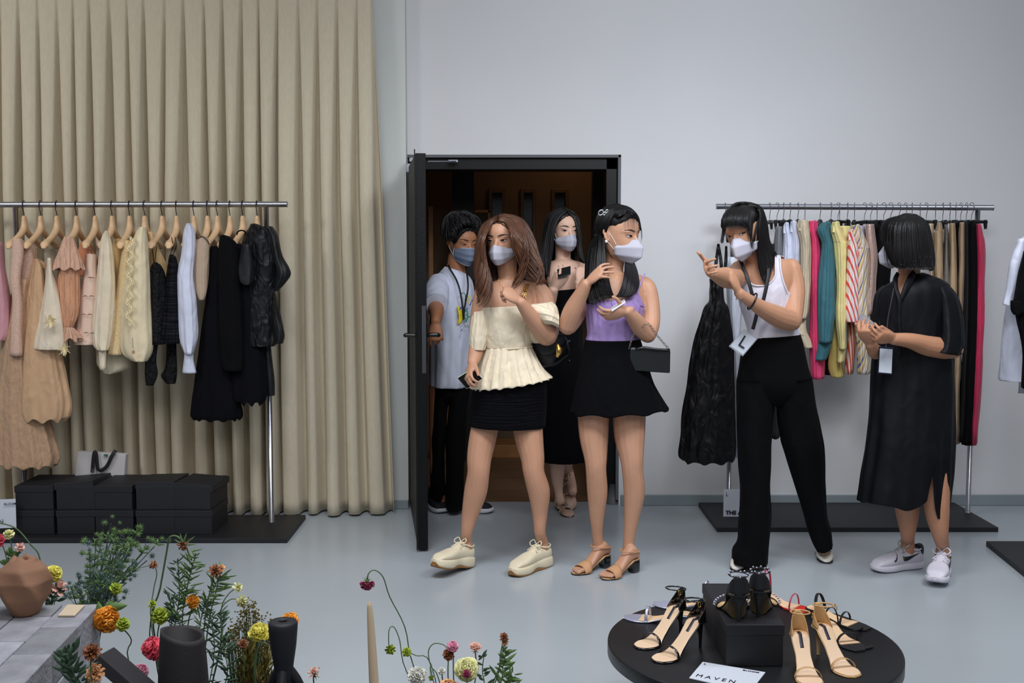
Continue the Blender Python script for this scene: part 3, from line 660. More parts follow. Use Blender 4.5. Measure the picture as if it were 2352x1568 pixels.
g += hand(W1a, P(1072, 870, 5.03) - W1a, (-.55, .2, .8), .95, thumb=1, curl=((25, 45, 30),) * 4, th=(30, 15, 0, 10))
g += hand(W1b, P(1160, 668, 4.97) - W1b, (.25, -.75, .6), .92, thumb=-1, curl=((55, 75, 40), (60, 80, 40), (62, 80, 40), (65, 80, 40)), th=(20, 20, 10, 10))
body('body', g, sk1, p1)
h1.eyes(p1, sk1, gaze=-8); h1.mask(p1, 'seam', m_wht)
hr = MB()
hr.add(h1.cap(HLW, 1.08)); 
D = 5.2
R1 = [[(1146, 506, 5.08), (1162, 512, 5.04), (1179, 540, 5.03), (1187, 575, 5.04), (1188, 610, 5.06), (1183, 650, 5.07), (1186, 672, 5.07)],
      [(1147, 500, 5.11), (1176, 508, 5.06), (1197, 545, 5.05), (1206, 585, 5.05), (1210, 625, 5.07), (1214, 655, 5.06)],
      [(1150, 495, 5.15), (1188, 503, 5.12), (1211, 545, 5.11), (1222, 590, 5.1), (1236, 628, 5.08), (1244, 668, 5.06)],
      [(1153, 491, 5.2), (1196, 502, 5.2), (1218, 545, 5.2), (1229, 590, 5.18), (1246, 630, 5.15), (1252, 660, 5.12)],
      [(1158, 491, 5.25), (1198, 508, 5.28), (1216, 560, 5.3), (1224, 620, 5.3), (1234, 665, 5.28)]]
L1 = [[(1144, 505, 5.09), (1126, 515, 5.05), (1114, 545, 5.05), (1112, 585, 5.06), (1117, 625, 5.06), (1122, 660, 5.05), (1112, 700, 5.05), (1104, 712, 5.05)],
      [(1142, 500, 5.12), (1118, 515, 5.09), (1106, 550, 5.08), (1104, 600, 5.09), (1106, 650, 5.07), (1110, 700, 5.05)],
      [(1144, 494, 5.18), (1112, 515, 5.16), (1102, 555, 5.15), (1096, 610, 5.15), (1098, 650, 5.13), (1103, 690, 5.1)],
      [(1150, 491, 5.24), (1110, 520, 5.25), (1102, 570, 5.28), (1102, 630, 5.28), (1112, 660, 5.27)]]
B1 = [[(1150, 495, 5.28), (1120, 560, 5.3), (1118, 620, 5.31), (1122, 660, 5.31)], [(1165, 495, 5.3), (1165, 560, 5.32), (1165, 620, 5.33), (1165, 665, 5.32)], [(1180, 498, 5.28), (1200, 560, 5.3), (1212, 620, 5.31), (1222, 665, 5.3)]]
for q in locks(h1.snap(R1, 2), 150, .0065, .014, 2, wave=2.2) + locks(h1.snap(L1, 2), 100, .006, .011, 3, wave=2.2) + locks(B1, 60, .009, .01, 4): hr.add(q)
hr.build('hair', m_hbr, p1)
# cream top: bodice, peplum, puff sleeves
top = MB(); top.add(loft([(1104, 705, 1236, 697, 5.21, .118), (1103, 730, 1232, 728, 5.205, .128), (1110, 765, 1224, 765, 5.2, .118), (1116, 800, 1222, 796, 5.2, .105)], 64, 22, capT=False, capB=False, fold=(.0, .008, 9, 0)))
tp = top.build('top', m_crm, p1, solid=.003)
one(loft([(1117, 797, 1222, 793, 5.2, .108), (1106, 825, 1234, 818, 5.2, .125), (1095, 860, 1250, 848, 5.2, .148), (1084, 893, 1266, 868, 5.2, .17)], 140, 24, fold=(.02, .055, 21, 0), capT=False, capB=False, hem=.004), 'peplum', m_crm, tp, solid=.002)
one(tube([P(1117, 799, 5.2) + V(0, 0, 0)] + [((P(1117, 799, 5.2) + P(1222, 794, 5.2)) / 2 + (P(1222, 794, 5.2) - P(1117, 799, 5.2)) / 2 * -cos(a) * 1.02 + V(0, -.109, 0) * sin(a)) for a in [pi * i / 14 for i in range(1, 14)]] + [P(1222, 794, 5.2)], .003, 6), 'waist_seam', m_crm, tp)
one(loft([(1086, 716, 1122, 710, 5.2, .05), (1081, 742, 1126, 738, 5.19, .075), (1077, 775, 1122, 772, 5.18, .078), (1077, 792, 1116, 795, 5.17, .068), (1079, 801, 1113, 803, 5.16, .058)], 60, 22, fold=(.03, .03, 13, 1), capT=False, capB=False), 'sleeve', m_crm, tp, solid=.002)
one(loft([(1214, 698, 1270, 692, 5.18, .062), (1210, 710, 1280, 706, 5.18, .078), (1212, 728, 1285, 726, 5.18, .088), (1204, 752, 1285, 748, 5.19, .086), (1204, 772, 1282, 774, 5.2, .078), (1216, 786, 1276, 786, 5.21, .06)], 80, 28, fold=(.05, .05, 15, 2), capT=False, capB=False), 'sleeve', m_crm, tp, solid=.002)
one(loft([(1216, 700, 1240, 740, 5.08, .035), (1236, 704, 1252, 742, 5.06, .045), (1262, 712, 1268, 742, 5.06, .05), (1284, 724, 1284, 750, 5.09, .04)], 60, 24, fold=(.05, .08, 9, 0), wr=.006), 'sleeve_ruffle', m_crm, tp)
one(loft([(1097, 868, 1254, 862, 5.2, .135), (1088, 900, 1255, 895, 5.2, .142), (1080, 945, 1254, 945, 5.2, .142), (1078, 976, 1251, 980, 5.2, .138)], 64, 18, fold=(.0, .012, 7, 0), capT=False, capB=False), 'skirt', cloth('black_ribbed', (5, 5, 11), .95, sheen=0, spec=.15, bump=1, bscale=40, stretch=(.2, .2, 3)), p1, solid=.003)
M = M1L
m_sn = mat('cream_leather', (222, 210, 182), .5, bump=.1, bscale=60); m_gum = mat('gum_rubber', (140, 98, 52), .6)
r_, t_ = sneaker(M, p1, m_sn, m_sn, m_sn, chunky=1, mo=m_gum)
M = M1R
sneaker(M, p1, m_sn, m_sn, m_sn, chunky=1, mo=m_gum)
one(tube([P(1144, 640, 5.13), P(1152, 662, 5.10), P(1164, 676, 5.095), P(1180, 664, 5.10), P(1190, 642, 5.14)], .0008, 5), 'necklace', m_gold, p1)
# phone in her hand
q = [P(1050, 867, 5.055), P(1072, 893, 5.055), P(1110, 868, 5.045), P(1087, 844, 5.045)]
ph = thing('phone', 'dark-screened phone in a cream case in the lowered hand of the woman in cream', 'phone', tuple(P(1080, 893, 5.05)))
mid = (q[0] + q[2]) / 2
one(hexa(q, .009), 'phone_case', mat('cream_plastic', (214, 208, 188), .4), ph, smooth=False, bev=.0035)
nn_ = (q[1] - q[0]).cross(q[3] - q[0]).normalized(); fs = -1 if nn_.y > 0 else 1
one(hexa([mid + (p - mid) * .94 + nn_ * (.0005 * -1 if fs < 0 else .0095) for p in q], -.0012 if fs < 0 else .0012), 'phone_screen', mat('dark_screen', (26, 25, 27), .12), ph, smooth=False, bev=.002)
# black bag with chain
bg = thing('handbag', 'small black shoulder bag with a gold clasp beside the cream peplum top', 'handbag', tuple(P(1262, 846, 5.24)))
one(tube([P(1222, 806, 5.25), P(1242, 804, 5.25), P(1268, 800, 5.25), P(1291, 796, 5.25)], [(.055, .03), (.082, .042), (.082, .042), (.055, .028)], 20, 20, ref=(0, 1, 0), round_=True), 'bag_body', mat('black_leather', (14, 14, 19), .35, bump=.5, bscale=30), bg)
one(tube([P(1225, 797, 5.205), P(1240, 792, 5.196), P(1268, 786, 5.196), P(1292, 780, 5.205)], [(.035, .008), (.052, .011), (.052, .011), (.03, .008)], 16, 16, ref=(0, 1, 0), round_=True), 'bag_flap', mat('black_leather', (14, 14, 19), .35), bg)
one(tube([P(1281, 792, 5.19), P(1284, 806, 5.186), P(1280, 818, 5.19)], [(.010, .004), (.016, .007), (.008, .004)], 14, 12, ref=(0, 1, 0), round_=True), 'clasp', m_gold, bg)
chain([P(1214, 652, 5.15), P(1207, 672, 5.08), P(1206, 700, 5.07), P(1212, 712, 5.07)], .0016, .012, m_gold, 'chain_strap', bg)
chain([P(1210, 652, 5.15), P(1202, 672, 5.08), P(1201, 698, 5.07)], .0016, .012, m_gold, 'chain_strap', bg)

# ---- man
Ym = 6.32
pm = thing('person', 'young man with short black hair, grey mask and white printed T-shirt holding the door handle', 'person', (P(1045, 1170, Ym).x, Ym, 0))
hm = Head(1061, 556, Ym, .225, yaw=32, pitch=9, roll=-2)
g = hm.geo()
Wm = P(1001, 738, 5.78)
g += [ptube([(1052, 590, 6.34, 23), (1046, 630, 6.35, 24), (1042, 650, 6.35, 30)]),
      loft([(1020, 622, 1062, 622, 6.36, .06), (1000, 640, 1082, 642, 6.36, .09), (992, 680, 1090, 690, 6.36, .11), (1000, 780, 1080, 780, 6.36, .11), (998, 860, 1078, 860, 6.36, .12), (1000, 900, 1072, 900, 6.36, .12)], 30),
      ptube([(1003, 650, 6.33, 20), (1000, 680, 6.2, 20), (1001, 708, 6.0, 19), (1003, 722, 5.88, 15), (1001, 738, 5.78, 12)]),
      ptube([(1012, 890, 6.35, 28), (1008, 1010, 6.33, 22), (1006, 1080, 6.35, 18), (1010, 1160, 6.38, 14)]), ptube([(1050, 890, 6.35, 28), (1044, 1010, 6.3, 22), (1042, 1080, 6.33, 18), (1042, 1160, 6.35, 14)])]
g += hand(Wm, (.02, -.28, -.9), (-.1, -.9, .35), .98, thumb=-1, curl=((25, 35, 20), (30, 70, 30), (30, 75, 30), (30, 75, 30)), th=(25, 20, 0, 10))
body('body', g, skm, pm, .005)
hm.eyes(pm, skm, gaze=10, narrow=.55, lid=.2)
hm.mask(pm, 'surgical', mat('grey_blue_mask', (104, 116, 138), .75, bump=.2, bscale=30), m2=mat('mask_edge_pale', (176, 188, 200), .7))
hr = MB(); hr.add(hm.cap([(0, .34), (22, .31), (40, .20), (55, .02), (66, -.06), (78, .10), (100, .05), (125, -.2), (180, -.34)], 1.12, 1.14))
Dm = Ym
gd = [[(1040, 500, Ym), (1030, 515, Ym - .06), (1028, 540, Ym - .1), (1033, 560, Ym - .09)], [(1050, 498, Ym), (1036, 505, Ym - .1), (1040, 530, Ym - .13), (1046, 548, Ym - .12)],
      [(1055, 498, Ym), (1050, 497, Ym - .1), (1056, 508, Ym - .14), (1060, 520, Ym - .14)], [(1062, 498, Ym), (1070, 500, Ym - .1), (1080, 507, Ym - .12), (1090, 518, Ym - .1)], [(1068, 498, Ym), (1085, 505, Ym), (1094, 520, Ym - .03), (1097, 545, Ym - .02)]]
gt = [[(1050, 505, Ym), (1032, 494, Ym), (1022, 505, Ym), (1018, 530, Ym), (1024, 560, Ym)], [(1055, 505, Ym), (1045, 488, Ym), (1035, 490, Ym), (1024, 500, Ym)], [(1060, 500, Ym), (1062, 486, Ym), (1072, 488, Ym), (1082, 494, Ym)], [(1070, 505, Ym), (1085, 495, Ym), (1098, 508, Ym), (1100, 530, Ym)]]
for q in locks(hm.snap(gd, 2), 70, .010, .02, 5) + locks(gt, 70, .010, .022, 6) + locks([[(a + b, c, d + .08) for a, c, d in g_ for b in (0,)] for g_ in gt], 50, .011, .02, 7): hr.add(q)
hr.build('hair', m_hair, pm)
tm = MB(); tm.add(loft([(1022, 612, 1058, 622, 6.34, .07), (1004, 634, 1078, 636, 6.35, .105), (992, 655, 1086, 660, 6.35, .13), (990, 700, 1090, 720, 6.35, .155), (988, 800, 1086, 800, 6.35, .165), (986, 870, 1082, 862, 6.35, .165), (986, 884, 1076, 886, 6.35, .16)], 64, 34, fold=(.0, .05, 9, .5), capT=False, capB=False))
tm.add(tube([P(1010, 648, 6.3), P(1004, 665, 6.2), P(1002, 690, 6.06), P(1002, 699, 5.99)], [(.052, .06), (.06, .066), (.062, .066), (.06, .062)], 24, 14, ref=(0, 1, .4)))
ts = tm.build('shirt', m_tee, pm, solid=.003)
cols = {'y': mat('print_yellow', (232, 208, 30), .7), 'g': mat('print_green', (28, 150, 110), .7), 'b': mat('print_blue', (70, 110, 190), .7), 'k': mat('print_black', (20, 26, 50), .7)}
def scr(pts, r, m): return tube([P(a, b, 6.175 + .0) for a, b in pts], [(r, .004)] * len(pts), 8, ref=(0, 1, 0), round_=True)
pr = {k: MB() for k in cols}
for k, pts, r in (('y', [(1052, 705), (1056, 725), (1054, 742)], 0.0072), ('y', [(1058, 712), (1061, 728), (1057, 740)], 0.0060), ('y', [(1071, 685), (1076, 680), (1078, 690), (1074, 696), (1073, 686)], 0.0024), ('y', [(1080, 680), (1080, 692)], 0.0018), ('b', [(1054, 712), (1060, 706), (1068, 712), (1074, 708)], 0.0036), ('b', [(1062, 700), (1066, 712)], 0.0036),
                  ('g', [(1058, 676), (1064, 672), (1069, 678), (1068, 690)], 0.0024), ('g', [(1066, 718), (1072, 712), (1074, 728), (1070, 738)], 0.0042), ('g', [(1070, 722), (1079, 728)], 0.0036), ('b', [(1079, 700), (1086, 688)], 0.0024),
                  ('k', [(1051, 722), (1055, 735), (1053, 742)], 0.0011), ('k', [(1056, 720), (1060, 730), (1056, 740)], 0.0011), ('k', [(1063, 712), (1066, 728), (1070, 732)], 0.0017), ('k', [(1084, 688), (1080, 702)], 0.0011), ('k', [(1057, 750), (1062, 748)], 0.0011), ('k', [(1065, 752), (1069, 746), (1070, 752), (1075, 746), (1076, 752), (1083, 744)], 0.0009), ('k', [(1058, 760), (1061, 757)], 0.0017), ('k', [(1058, 766), (1057, 776)], 0.0007)): pr[k].add(scr(pts, r, None))
PR = MB(); [PR.add((pr[k].v, pr[k].f), i_) for i_, k in enumerate(pr)]; PR.build('shirt_print', [cols[k] for k in pr], ts)
tr = MB(); 
tr.add(loft([(990, 870, 1080, 870, 6.36, .13), (990, 900, 1078, 900, 6.35, .13), (996, 918, 1068, 918, 6.35, .10), (1012, 930, 1050, 930, 6.35, .05)], 40, 12, capB=True))
tr.add(loft([(990, 885, 1040, 885, 6.36, .12), (989, 925, 1036, 925, 6.36, .12), (988, 1010, 1028, 1010, 6.35, .10), (987, 1090, 1026, 1090, 6.38, .09), (989, 1158, 1024, 1158, 6.42, .08)], 32, 20, fold=(.0, .05, 6, 0)))
tr.add(loft([(1026, 885, 1079, 885, 6.35, .12), (1026, 925, 1074, 925, 6.34, .12), (1022, 1010, 1068, 1010, 6.32, .11), (1023, 1090, 1066, 1090, 6.33, .10), (1024, 1166, 1064, 1166, 6.34, .10)], 32, 24, fold=(.0, .05, 6, 0)))
tr.build('trousers', m_blkc, pm)
for toe, hl_ in (((1128, 1178), (1030, 1171)), ((1010, 1176), (986, 1162))):
    M = place(toe, hl_, .29) @ Matrix.Scale(1.05, 4); s0, _ = sneaker(M, pm, mat('black_canvas', (18, 18, 26), .8), mat('white_rubber', (205, 205, 212), .5), mat('white_lace', (200, 200, 205), .8), lace_m=MC['black_canvas'])
ld = thing('lanyard', 'black lanyard around the neck of the man in the white T-shirt', 'lanyard', tuple(P(1064, 740, 6.2)))
one(tube([P(1030, 606, 6.33), P(1034, 618, 6.24), P(1047, 640, 6.20), P(1056, 665, 6.165), P(1062, 700, 6.16), P(1065, 735, 6.165)], [(.005, .0015)] * 6, 8, ref=(0, 1, 0)), 'lanyard_band', m_lan, ld)
one(tube([P(1070, 612, 6.30), P(1074, 640, 6.2), P(1075, 662, 6.165), P(1070, 690, 6.16), P(1066, 715, 6.16), P(1065, 735, 6.165)], [(.005, .0015)] * 6, 8, ref=(0, 1, 0)), 'lanyard_band', m_lan, ld)

# ---- woman in doorway with phone
Y2 = 6.2
p2 = thing('person', 'woman with straight black hair and black dress in the doorway, holding a phone', 'person', (P(1300, 1180, Y2).x, Y2, 0))
h2 = Head(1298, 529, Y2, .213, yaw=17, pitch=2)
W2a = P(1272, 664, 6.0)
g = h2.geo() + [ptube([(1294, 560, 6.23, 20), (1293, 592, 6.23, 18), (1295, 612, 6.22, 24)]),
      loft([(1276, 596, 1316, 596, 6.22, .05), (1256, 604, 1340, 604, 6.22, .075), (1245, 620, 1348, 620, 6.22, .09), (1250, 650, 1345, 650, 6.22, .105), (1256, 700, 1338, 700, 6.22, .11), (1262, 770, 1330, 770, 6.22, .09), (1250, 860, 1342, 860, 6.22, .12), (1250, 920, 1345, 920, 6.22, .12)], 32),
      ptube([(1252, 618, 6.22, 18), (1246, 660, 6.22, 18), (1246, 705, 6.18, 17), (1252, 725, 6.15, 17)]), ptube([(1252, 722, 6.15, 17), (1262, 695, 6.07, 15), (1272, 664, 6.0, 11)]),
      ptube([(1342, 620, 6.22, 18), (1352, 660, 6.22, 18), (1350, 705, 6.18, 16), (1340, 690, 6.1, 14), (1330, 650, 6.03, 11)]),
      ptube([(1278, 900, 6.2, 30), (1278, 1000, 6.17, 22), (1280, 1060, 6.18, 19), (1280, 1090, 6.19, 16), (1283, 1128, 6.2, 10), (1287, 1150, 6.2, 11)], m=26),
      ptube([(1315, 900, 6.22, 30), (1308, 1000, 6.25, 22), (1304, 1050, 6.35, 16), (1304, 1072, 6.48, 11), (1306, 1085, 6.55, 12), (1312, 1110, 6.47, 12), (1315, 1128, 6.40, 11)], m=22)]
g += hand(W2a, P(1291, 640, 5.98) - W2a, (.25, -.7, -.55), .98, thumb=1, curl=((28, 40, 25), (24, 36, 20), (20, 34, 20), (18, 30, 20)), th=(35, -5, 5, 5), spread=(8, 2, -4, -10))
g += hand(P(1330, 652, 6.03), P(1338, 615, 6.06) - P(1330, 652, 6.03), (.2, -.9, 0), .9, thumb=-1, curl=((30, 40, 20),) * 4)
body('body', g, sk2, p2, .0045)
h2.eyes(p2, sk2, gaze=4); h2.mask(p2, 'seam', m_wht)
hr = MB(); hr.add(h2.cap(HLW, 1.10)); D = Y2
Lg = [[(1301, 486, D - .1), (1284, 500, D - .12), (1272, 530, D - .1), (1268, 570, D - .1), (1262, 610, D - .1), (1258, 650, D - .11)], [(1296, 480, D - .05), (1268, 496, D - .06), (1256, 540, D - .06), (1250, 590, D - .08), (1248, 640, D - .12)],
      [(1290, 477, D + .02), (1258, 496, D), (1248, 540, D), (1241, 590, D - .04), (1240, 640, D - .08)], [(1290, 477, D + .1), (1262, 500, D + .1), (1255, 550, D + .1), (1250, 600, D + .08), (1250, 640, D + .06)]]
Rg = [[(1303, 486, D - .1), (1318, 500, D - .1), (1327, 530, D - .08), (1330, 565, D - .08), (1334, 590, D - .1), (1348, 612, D - .12)], [(1300, 479, D - .03), (1322, 495, D - .02), (1331, 530, D - .02), (1334, 570, D - .04), (1340, 600, D - .08)], [(1296, 477, D + .08), (1322, 495, D + .1), (1330, 540, D + .1), (1332, 590, D + .08), (1342, 610, D + .04)]]
Bg = [[(1270, 490, D + .1), (1262, 560, D + .11), (1262, 620, D + .1)], [(1295, 480, D + .12), (1295, 560, D + .13), (1295, 620, D + .1)], [(1315, 488, D + .1), (1322, 560, D + .11), (1325, 610, D + .1)]]
for q in locks(h2.snap(Lg, 2), 120, .007, .008, 8) + locks(h2.snap(Rg, 2), 90, .007, .008, 9) + locks(Bg, 50, .011, .008, 10): hr.add(q)
hr.build('hair', m_hair, p2)
dr = MB(); dr.add(loft([(1254, 668, 1344, 660, 6.21, .115), (1256, 700, 1342, 700, 6.21, .125), (1262, 770, 1334, 770, 6.21, .105), (1250, 850, 1345, 850, 6.2, .13), (1248, 950, 1348, 950, 6.2, .14), (1246, 1045, 1352, 1045, 6.2, .15), (1246, 1053, 1342, 1054, 6.2, .15)], 64, 36, fold=(0, .03, 8, 1), capT=False, capB=False))
d2 = dr.build('dress', m_nav, p2, solid=.003)
one(tube([P(1352, 600, 6.2), P(1350, 625, 6.13), P(1343, 665, 6.1)], [(.012, .002)] * 3, 8, ref=(0, 1, 0)), 'dress_strap', m_nav, d2)
one(tube([P(1252, 600, 6.2), P(1252, 635, 6.13), P(1256, 668, 6.1)], [(.012, .002)] * 3, 8, ref=(0, 1, 0)), 'dress_strap', m_nav, d2)
for v_ in (783, 828, 872): one(ell(P(1308, v_, 6.075), (.005, .003, .005)), 'button', mat('pewter', (90, 92, 100), .3, .8), d2)
m_nude = mat('nude_leather', (196, 160, 142), .4); m_blkp = mat('black_patent', (10, 10, 13), .12, coat=.6); m_tan = mat('tan_insole', (222, 178, 130), .5)
def stud_flat(M, parent):
    parts = heel_sandal(.245, .014, MC['black_patent'], m_nude, m_nude, 'low', .045, True, 'cap', .004)
    r = shoe_on(parts, M, parent, 'shoe'); dots = []; m_st = mat('pale_gold_studs', (230, 214, 180), .25, .9)
    for x, n_, w_, zt_ in ((.155, 9, .037, .03), (.10, 8, .030, .062), (.045, 9, .034, .095)):
        pts = arc(V(x, 0, .012), V(0, w_, 0), V(0, 0, zt_), 10, 170, 12); one(xf(tube(pts, .0035, 6), M), 'stud_strap', m_nude, r)
        for p_ in arc(V(x, 0, .012), V(0, w_ + .003, 0), V(0, 0, zt_ + .003), 10, 170, n_): dots.append(M @ p_)
    one(xf(tube([V(.155, 0, .042), V(.10, 0, .075), V(.06, 0, .10)], .004, 6), M), 'stud_strap', m_nude, r)
    for i in range(7): dots.append(M @ V(.155 - .015 * i, 0, .048 + .0095 * i))
    scatter('stud', dots, .0042, m_st, r)
stud_flat(place((1312, 1190), (1280, 1165), .245), p2)
tp_ = P(1314, 1140, 6.38); stud_flat(Matrix.Translation((tp_.x, tp_.y, .004)) @ Matrix.Rotation(rad(-75), 4, 'Z') @ Matrix.Rotation(rad(38), 4, 'Y') @ Matrix.Translation((-.245, 0, 0)), p2)
body_f = place((1312, 1190), (1280, 1165), .245)
ph = thing('phone', 'black phone with a glossy case held up by the woman in the doorway', 'phone', tuple(P(1295, 642, 5.96)))
q = [P(1282, 641, 5.95), P(1311, 631, 5.95), P(1311, 612, 5.985), P(1280, 620, 5.985)]
one(hexa(q, .009), 'phone_case', mat('black_gloss', (10, 10, 12), .15), ph, smooth=False, bev=.003)
one(tube(arc(P(1290, 624, 5.965), V(.010, 0, 0), V(0, .006, .010), 0, 360, 20), .0012, 5), 'camera_ring', sil, ph)

# ---- woman in lavender top
Y3 = 5.15
p3 = thing('person', 'woman in a lavender camisole and flared black shorts with long black half-up hair, looking right', 'person', (P(1405, 1310, Y3).x, Y3, 0))
h3 = Head(1421, 539, Y3, .228, yaw=50, pitch=4, roll=-2)
W3a = P(1347, 652, 4.99); W3b = P(1441, 714, 4.95)
g = h3.geo() + [ptube([(1415, 580, 5.18, 24), (1410, 620, 5.18, 22), (1408, 650, 5.18, 32)]),
      loft([(1382, 622, 1442, 626, 5.19, .055), (1352, 640, 1480, 634, 5.19, .085), (1350, 660, 1484, 655, 5.18, .095), (1346, 700, 1482, 700, 5.17, .115), (1350, 745, 1470, 745, 5.16, .10), (1352, 785, 1464, 785, 5.15, .095), (1336, 850, 1482, 850, 5.15, .115), (1326, 910, 1492, 910, 5.15, .13), (1324, 940, 1488, 940, 5.15, .12)], 36),
      ptube([(1352, 655, 5.2, 23), (1338, 690, 5.18, 23), (1318, 730, 5.14, 22), (1304, 748, 5.1, 22)]), ptube([(1303, 748, 5.1, 22), (1316, 712, 5.06, 22), (1335, 675, 5.02, 17), (1347, 652, 4.99, 12.5)]),
      ptube([(1468, 652, 5.19, 20), (1484, 662, 5.18, 23), (1494, 700, 5.16, 21), (1495, 740, 5.13, 21), (1488, 768, 5.08, 20)]), ptube([(1488, 767, 5.08, 21), (1470, 750, 5.04, 21), (1455, 730, 4.99, 17), (1441, 714, 4.95, 12)]),
      ptube([(1362, 920, 5.15, 38), (1364, 1000, 5.13, 34), (1368, 1050, 5.11, 27), (1369, 1080, 5.11, 24), (1372, 1130, 5.14, 24), (1371, 1180, 5.16, 18), (1372, 1225, 5.18, 13), (1376, 1262, 5.2, 14)], m=34),
      ptube([(1445, 920, 5.15, 40), (1446, 1000, 5.12, 36), (1451, 1050, 5.1, 28), (1453, 1080, 5.1, 25), (1457, 1130, 5.12, 25), (1452, 1180, 5.13, 19), (1446, 1230, 5.14, 14), (1442, 1270, 5.15, 14)], m=34)]
g += hand(W3a, P(1375, 626, 4.97) - W3a, (-.35, -.55, .75), .92, thumb=1, curl=((8, 30, 14), (20, 22, 10), (32, 16, 8), (42, 14, 8)), th=(5, 38, 0, 5), spread=(10, 2, -5, -12))
g += hand(W3b, P(1398, 724, 4.93) - W3b, (-.1, -.75, -.65), .92, thumb=-1, curl=((12, 35, 25), (14, 38, 25), (16, 42, 25), (18, 45, 25)), th=(60, 12, 0, 25))
ML3 = place((1322, 1319), (1392, 1302), .235); MR3 = place((1388, 1331), (1460, 1312), .235)
g += foot_geo(ML3 @ Matrix.Translation((0, 0, .004)), .055, 1) + foot_geo(MR3 @ Matrix.Translation((0, 0, .004)), .055, -1)
body('body', g, sk3, p3, .004)
nl = MB()
h3.eyes(p3, sk3, gaze=16); h3.mask(p3, 'boat', m_wht)
one(ell(h3.pt(-.345, .05, -.15), (.008, .008, .008), n=8, k=5), 'earring', mat('pearl', (238, 232, 224), .2), p3)
hr = MB(); hr.add(h3.cap([(0, .35), (22, .34), (42, .28), (58, .23), (72, .18), (86, .17), (112, .05), (130, -.2), (180, -.36)], 1.10, 1.12)); D = Y3
A3 = [[(1436, 490, D - .1), (1418, 500, D - .12), (1402, 525, D - .12), (1392, 553, D - .1)], [(1440, 480, D - .1), (1412, 488, D - .12), (1396, 520, D - .12), (1388, 550, D - .08)], [(1432, 472, D - .06), (1400, 482, D - .1), (1384, 510, D - .08), (1376, 545, D - .04)], [(1420, 468, D), (1388, 478, D), (1370, 510, D), (1366, 550, D)], [(1410, 470, D + .1), (1380, 485, D + .12), (1366, 520, D + .12), (1362, 560, D + .1)]]
A3b = [[(1440, 480, D - .1), (1456, 490, D - .1), (1468, 510, D - .06), (1472, 535, D - .03)], [(1430, 471, D - .05), (1450, 480, D - .02), (1466, 500, D + .02), (1470, 530, D + .03)]]
B3 = [[(1386, 540, D - .08), (1388, 580, D - .09), (1392, 620, D - .12), (1400, 660, D - .13), (1412, 692, D - .13)], [(1380, 530, D - .06), (1374, 580, D - .08), (1372, 620, D - .12), (1380, 660, D - .14), (1396, 695, D - .14)], [(1374, 530, D), (1360, 580, D - .03), (1356, 630, D - .09), (1354, 670, D - .13), (1362, 708, D - .14)],
      [(1372, 530, D + .08), (1350, 580, D + .06), (1346, 630, D), (1346, 670, D - .06), (1352, 705, D - .1)]]
C3 = [[(1436, 602, D + .02), (1436, 625, D - .08), (1432, 650, D - .12), (1422, 675, D - .13), (1412, 683, D - .13)], [(1450, 602, D + .05), (1452, 630, D - .05), (1452, 655, D - .11), (1444, 676, D - .13), (1430, 684, D - .13)], [(1456, 602, D + .08), (1464, 630, D), (1466, 655, D - .08), (1458, 672, D - .12), (1444, 682, D - .13)]]
F3 = [[(1436, 491, D - .12), (1431, 510, D - .115), (1432, 532, D - .12)], [(1464, 492, D - .08), (1463, 510, D - .10), (1464, 534, D - .11)]]
F3b = [[(1462, 492, D - .06), (1470, 515, D - .06), (1473, 540, D - .05), (1471, 560, D - .05)], [(1464, 494, D - .05), (1472, 518, D - .05), (1475, 545, D - .04), (1469, 565, D - .04)]]
for q in locks(h3.snap(A3, 4), 130, .006, .005, 11) + locks(h3.snap(A3b, 3), 30, .006, .004, 12) + locks(B3, 150, .0075, .010, 13) + locks(C3, 90, .0065, .006, 14) + locks(h3.snap(F3, 1), 16, .0012, .003, 15) + locks(F3b, 7, .0012, .003, 16): hr.add(q)
hr.build('hair', m_hair, p3)
cl = MB(); cc = P(1380, 488, D - .12)
for a, b, c_ in ((0, 0, .011), (.016, -.004, .006), (.026, .006, .006)): cl.add(tube(arc(cc + V(a, 0, b), V(c_, 0, .003), V(0, -.002, c_), 0, 360, 16), .0022, 6))
cl.build('hair_clip', mat('silver_clip', (220, 222, 228), .2, .8), p3)
tk = MB(); tk.add(loft([(1346, 690, 1466, 684, 5.16, .128), (1344, 705, 1480, 702, 5.16, .135), (1347, 740, 1472, 738, 5.155, .125), (1350, 765, 1467, 764, 5.15, .11), (1346, 782, 1467, 782, 5.15, .108)], 110, 26, fold=(.022, .003, 24, 0), capT=False, capB=False))
tv = tk.build('camisole', m_lav, p3, solid=.003)
one(hexa([P(1436, 690, 5.045), P(1480, 705, 5.10), P(1470, 682, 5.11), P(1462, 666, 5.10)], .004), 'bust_panel', m_lav, tv, smooth=True, bev=.001)
rf = MB()
for i in range(14):
    u_ = 1350 + i * 8; a = (u_ - 1405) / 62; y_ = 5.16 - .132 * math.sqrt(max(.05, 1 - a * a)); rf.add(tube([P(u_, 688, y_), P(u_ + 2 * a, 700, y_ - .002), P(u_ + 3, 722, y_ + .004)], [.004, .005, .002], 6))
rf.build('gathers', m_lav, tv)
for pts in ([(1465, 670, 5.075), (1474, 645, 5.085), (1481, 628, 5.12)], [(1362, 688, 5.06), (1358, 660, 5.08), (1362, 635, 5.13)]): one(tube([P(*p_) for p_ in pts], [(.0035, .0015)] * len(pts), 6, ref=(0, 1, 0)), 'camisole_strap', m_lav, tv)
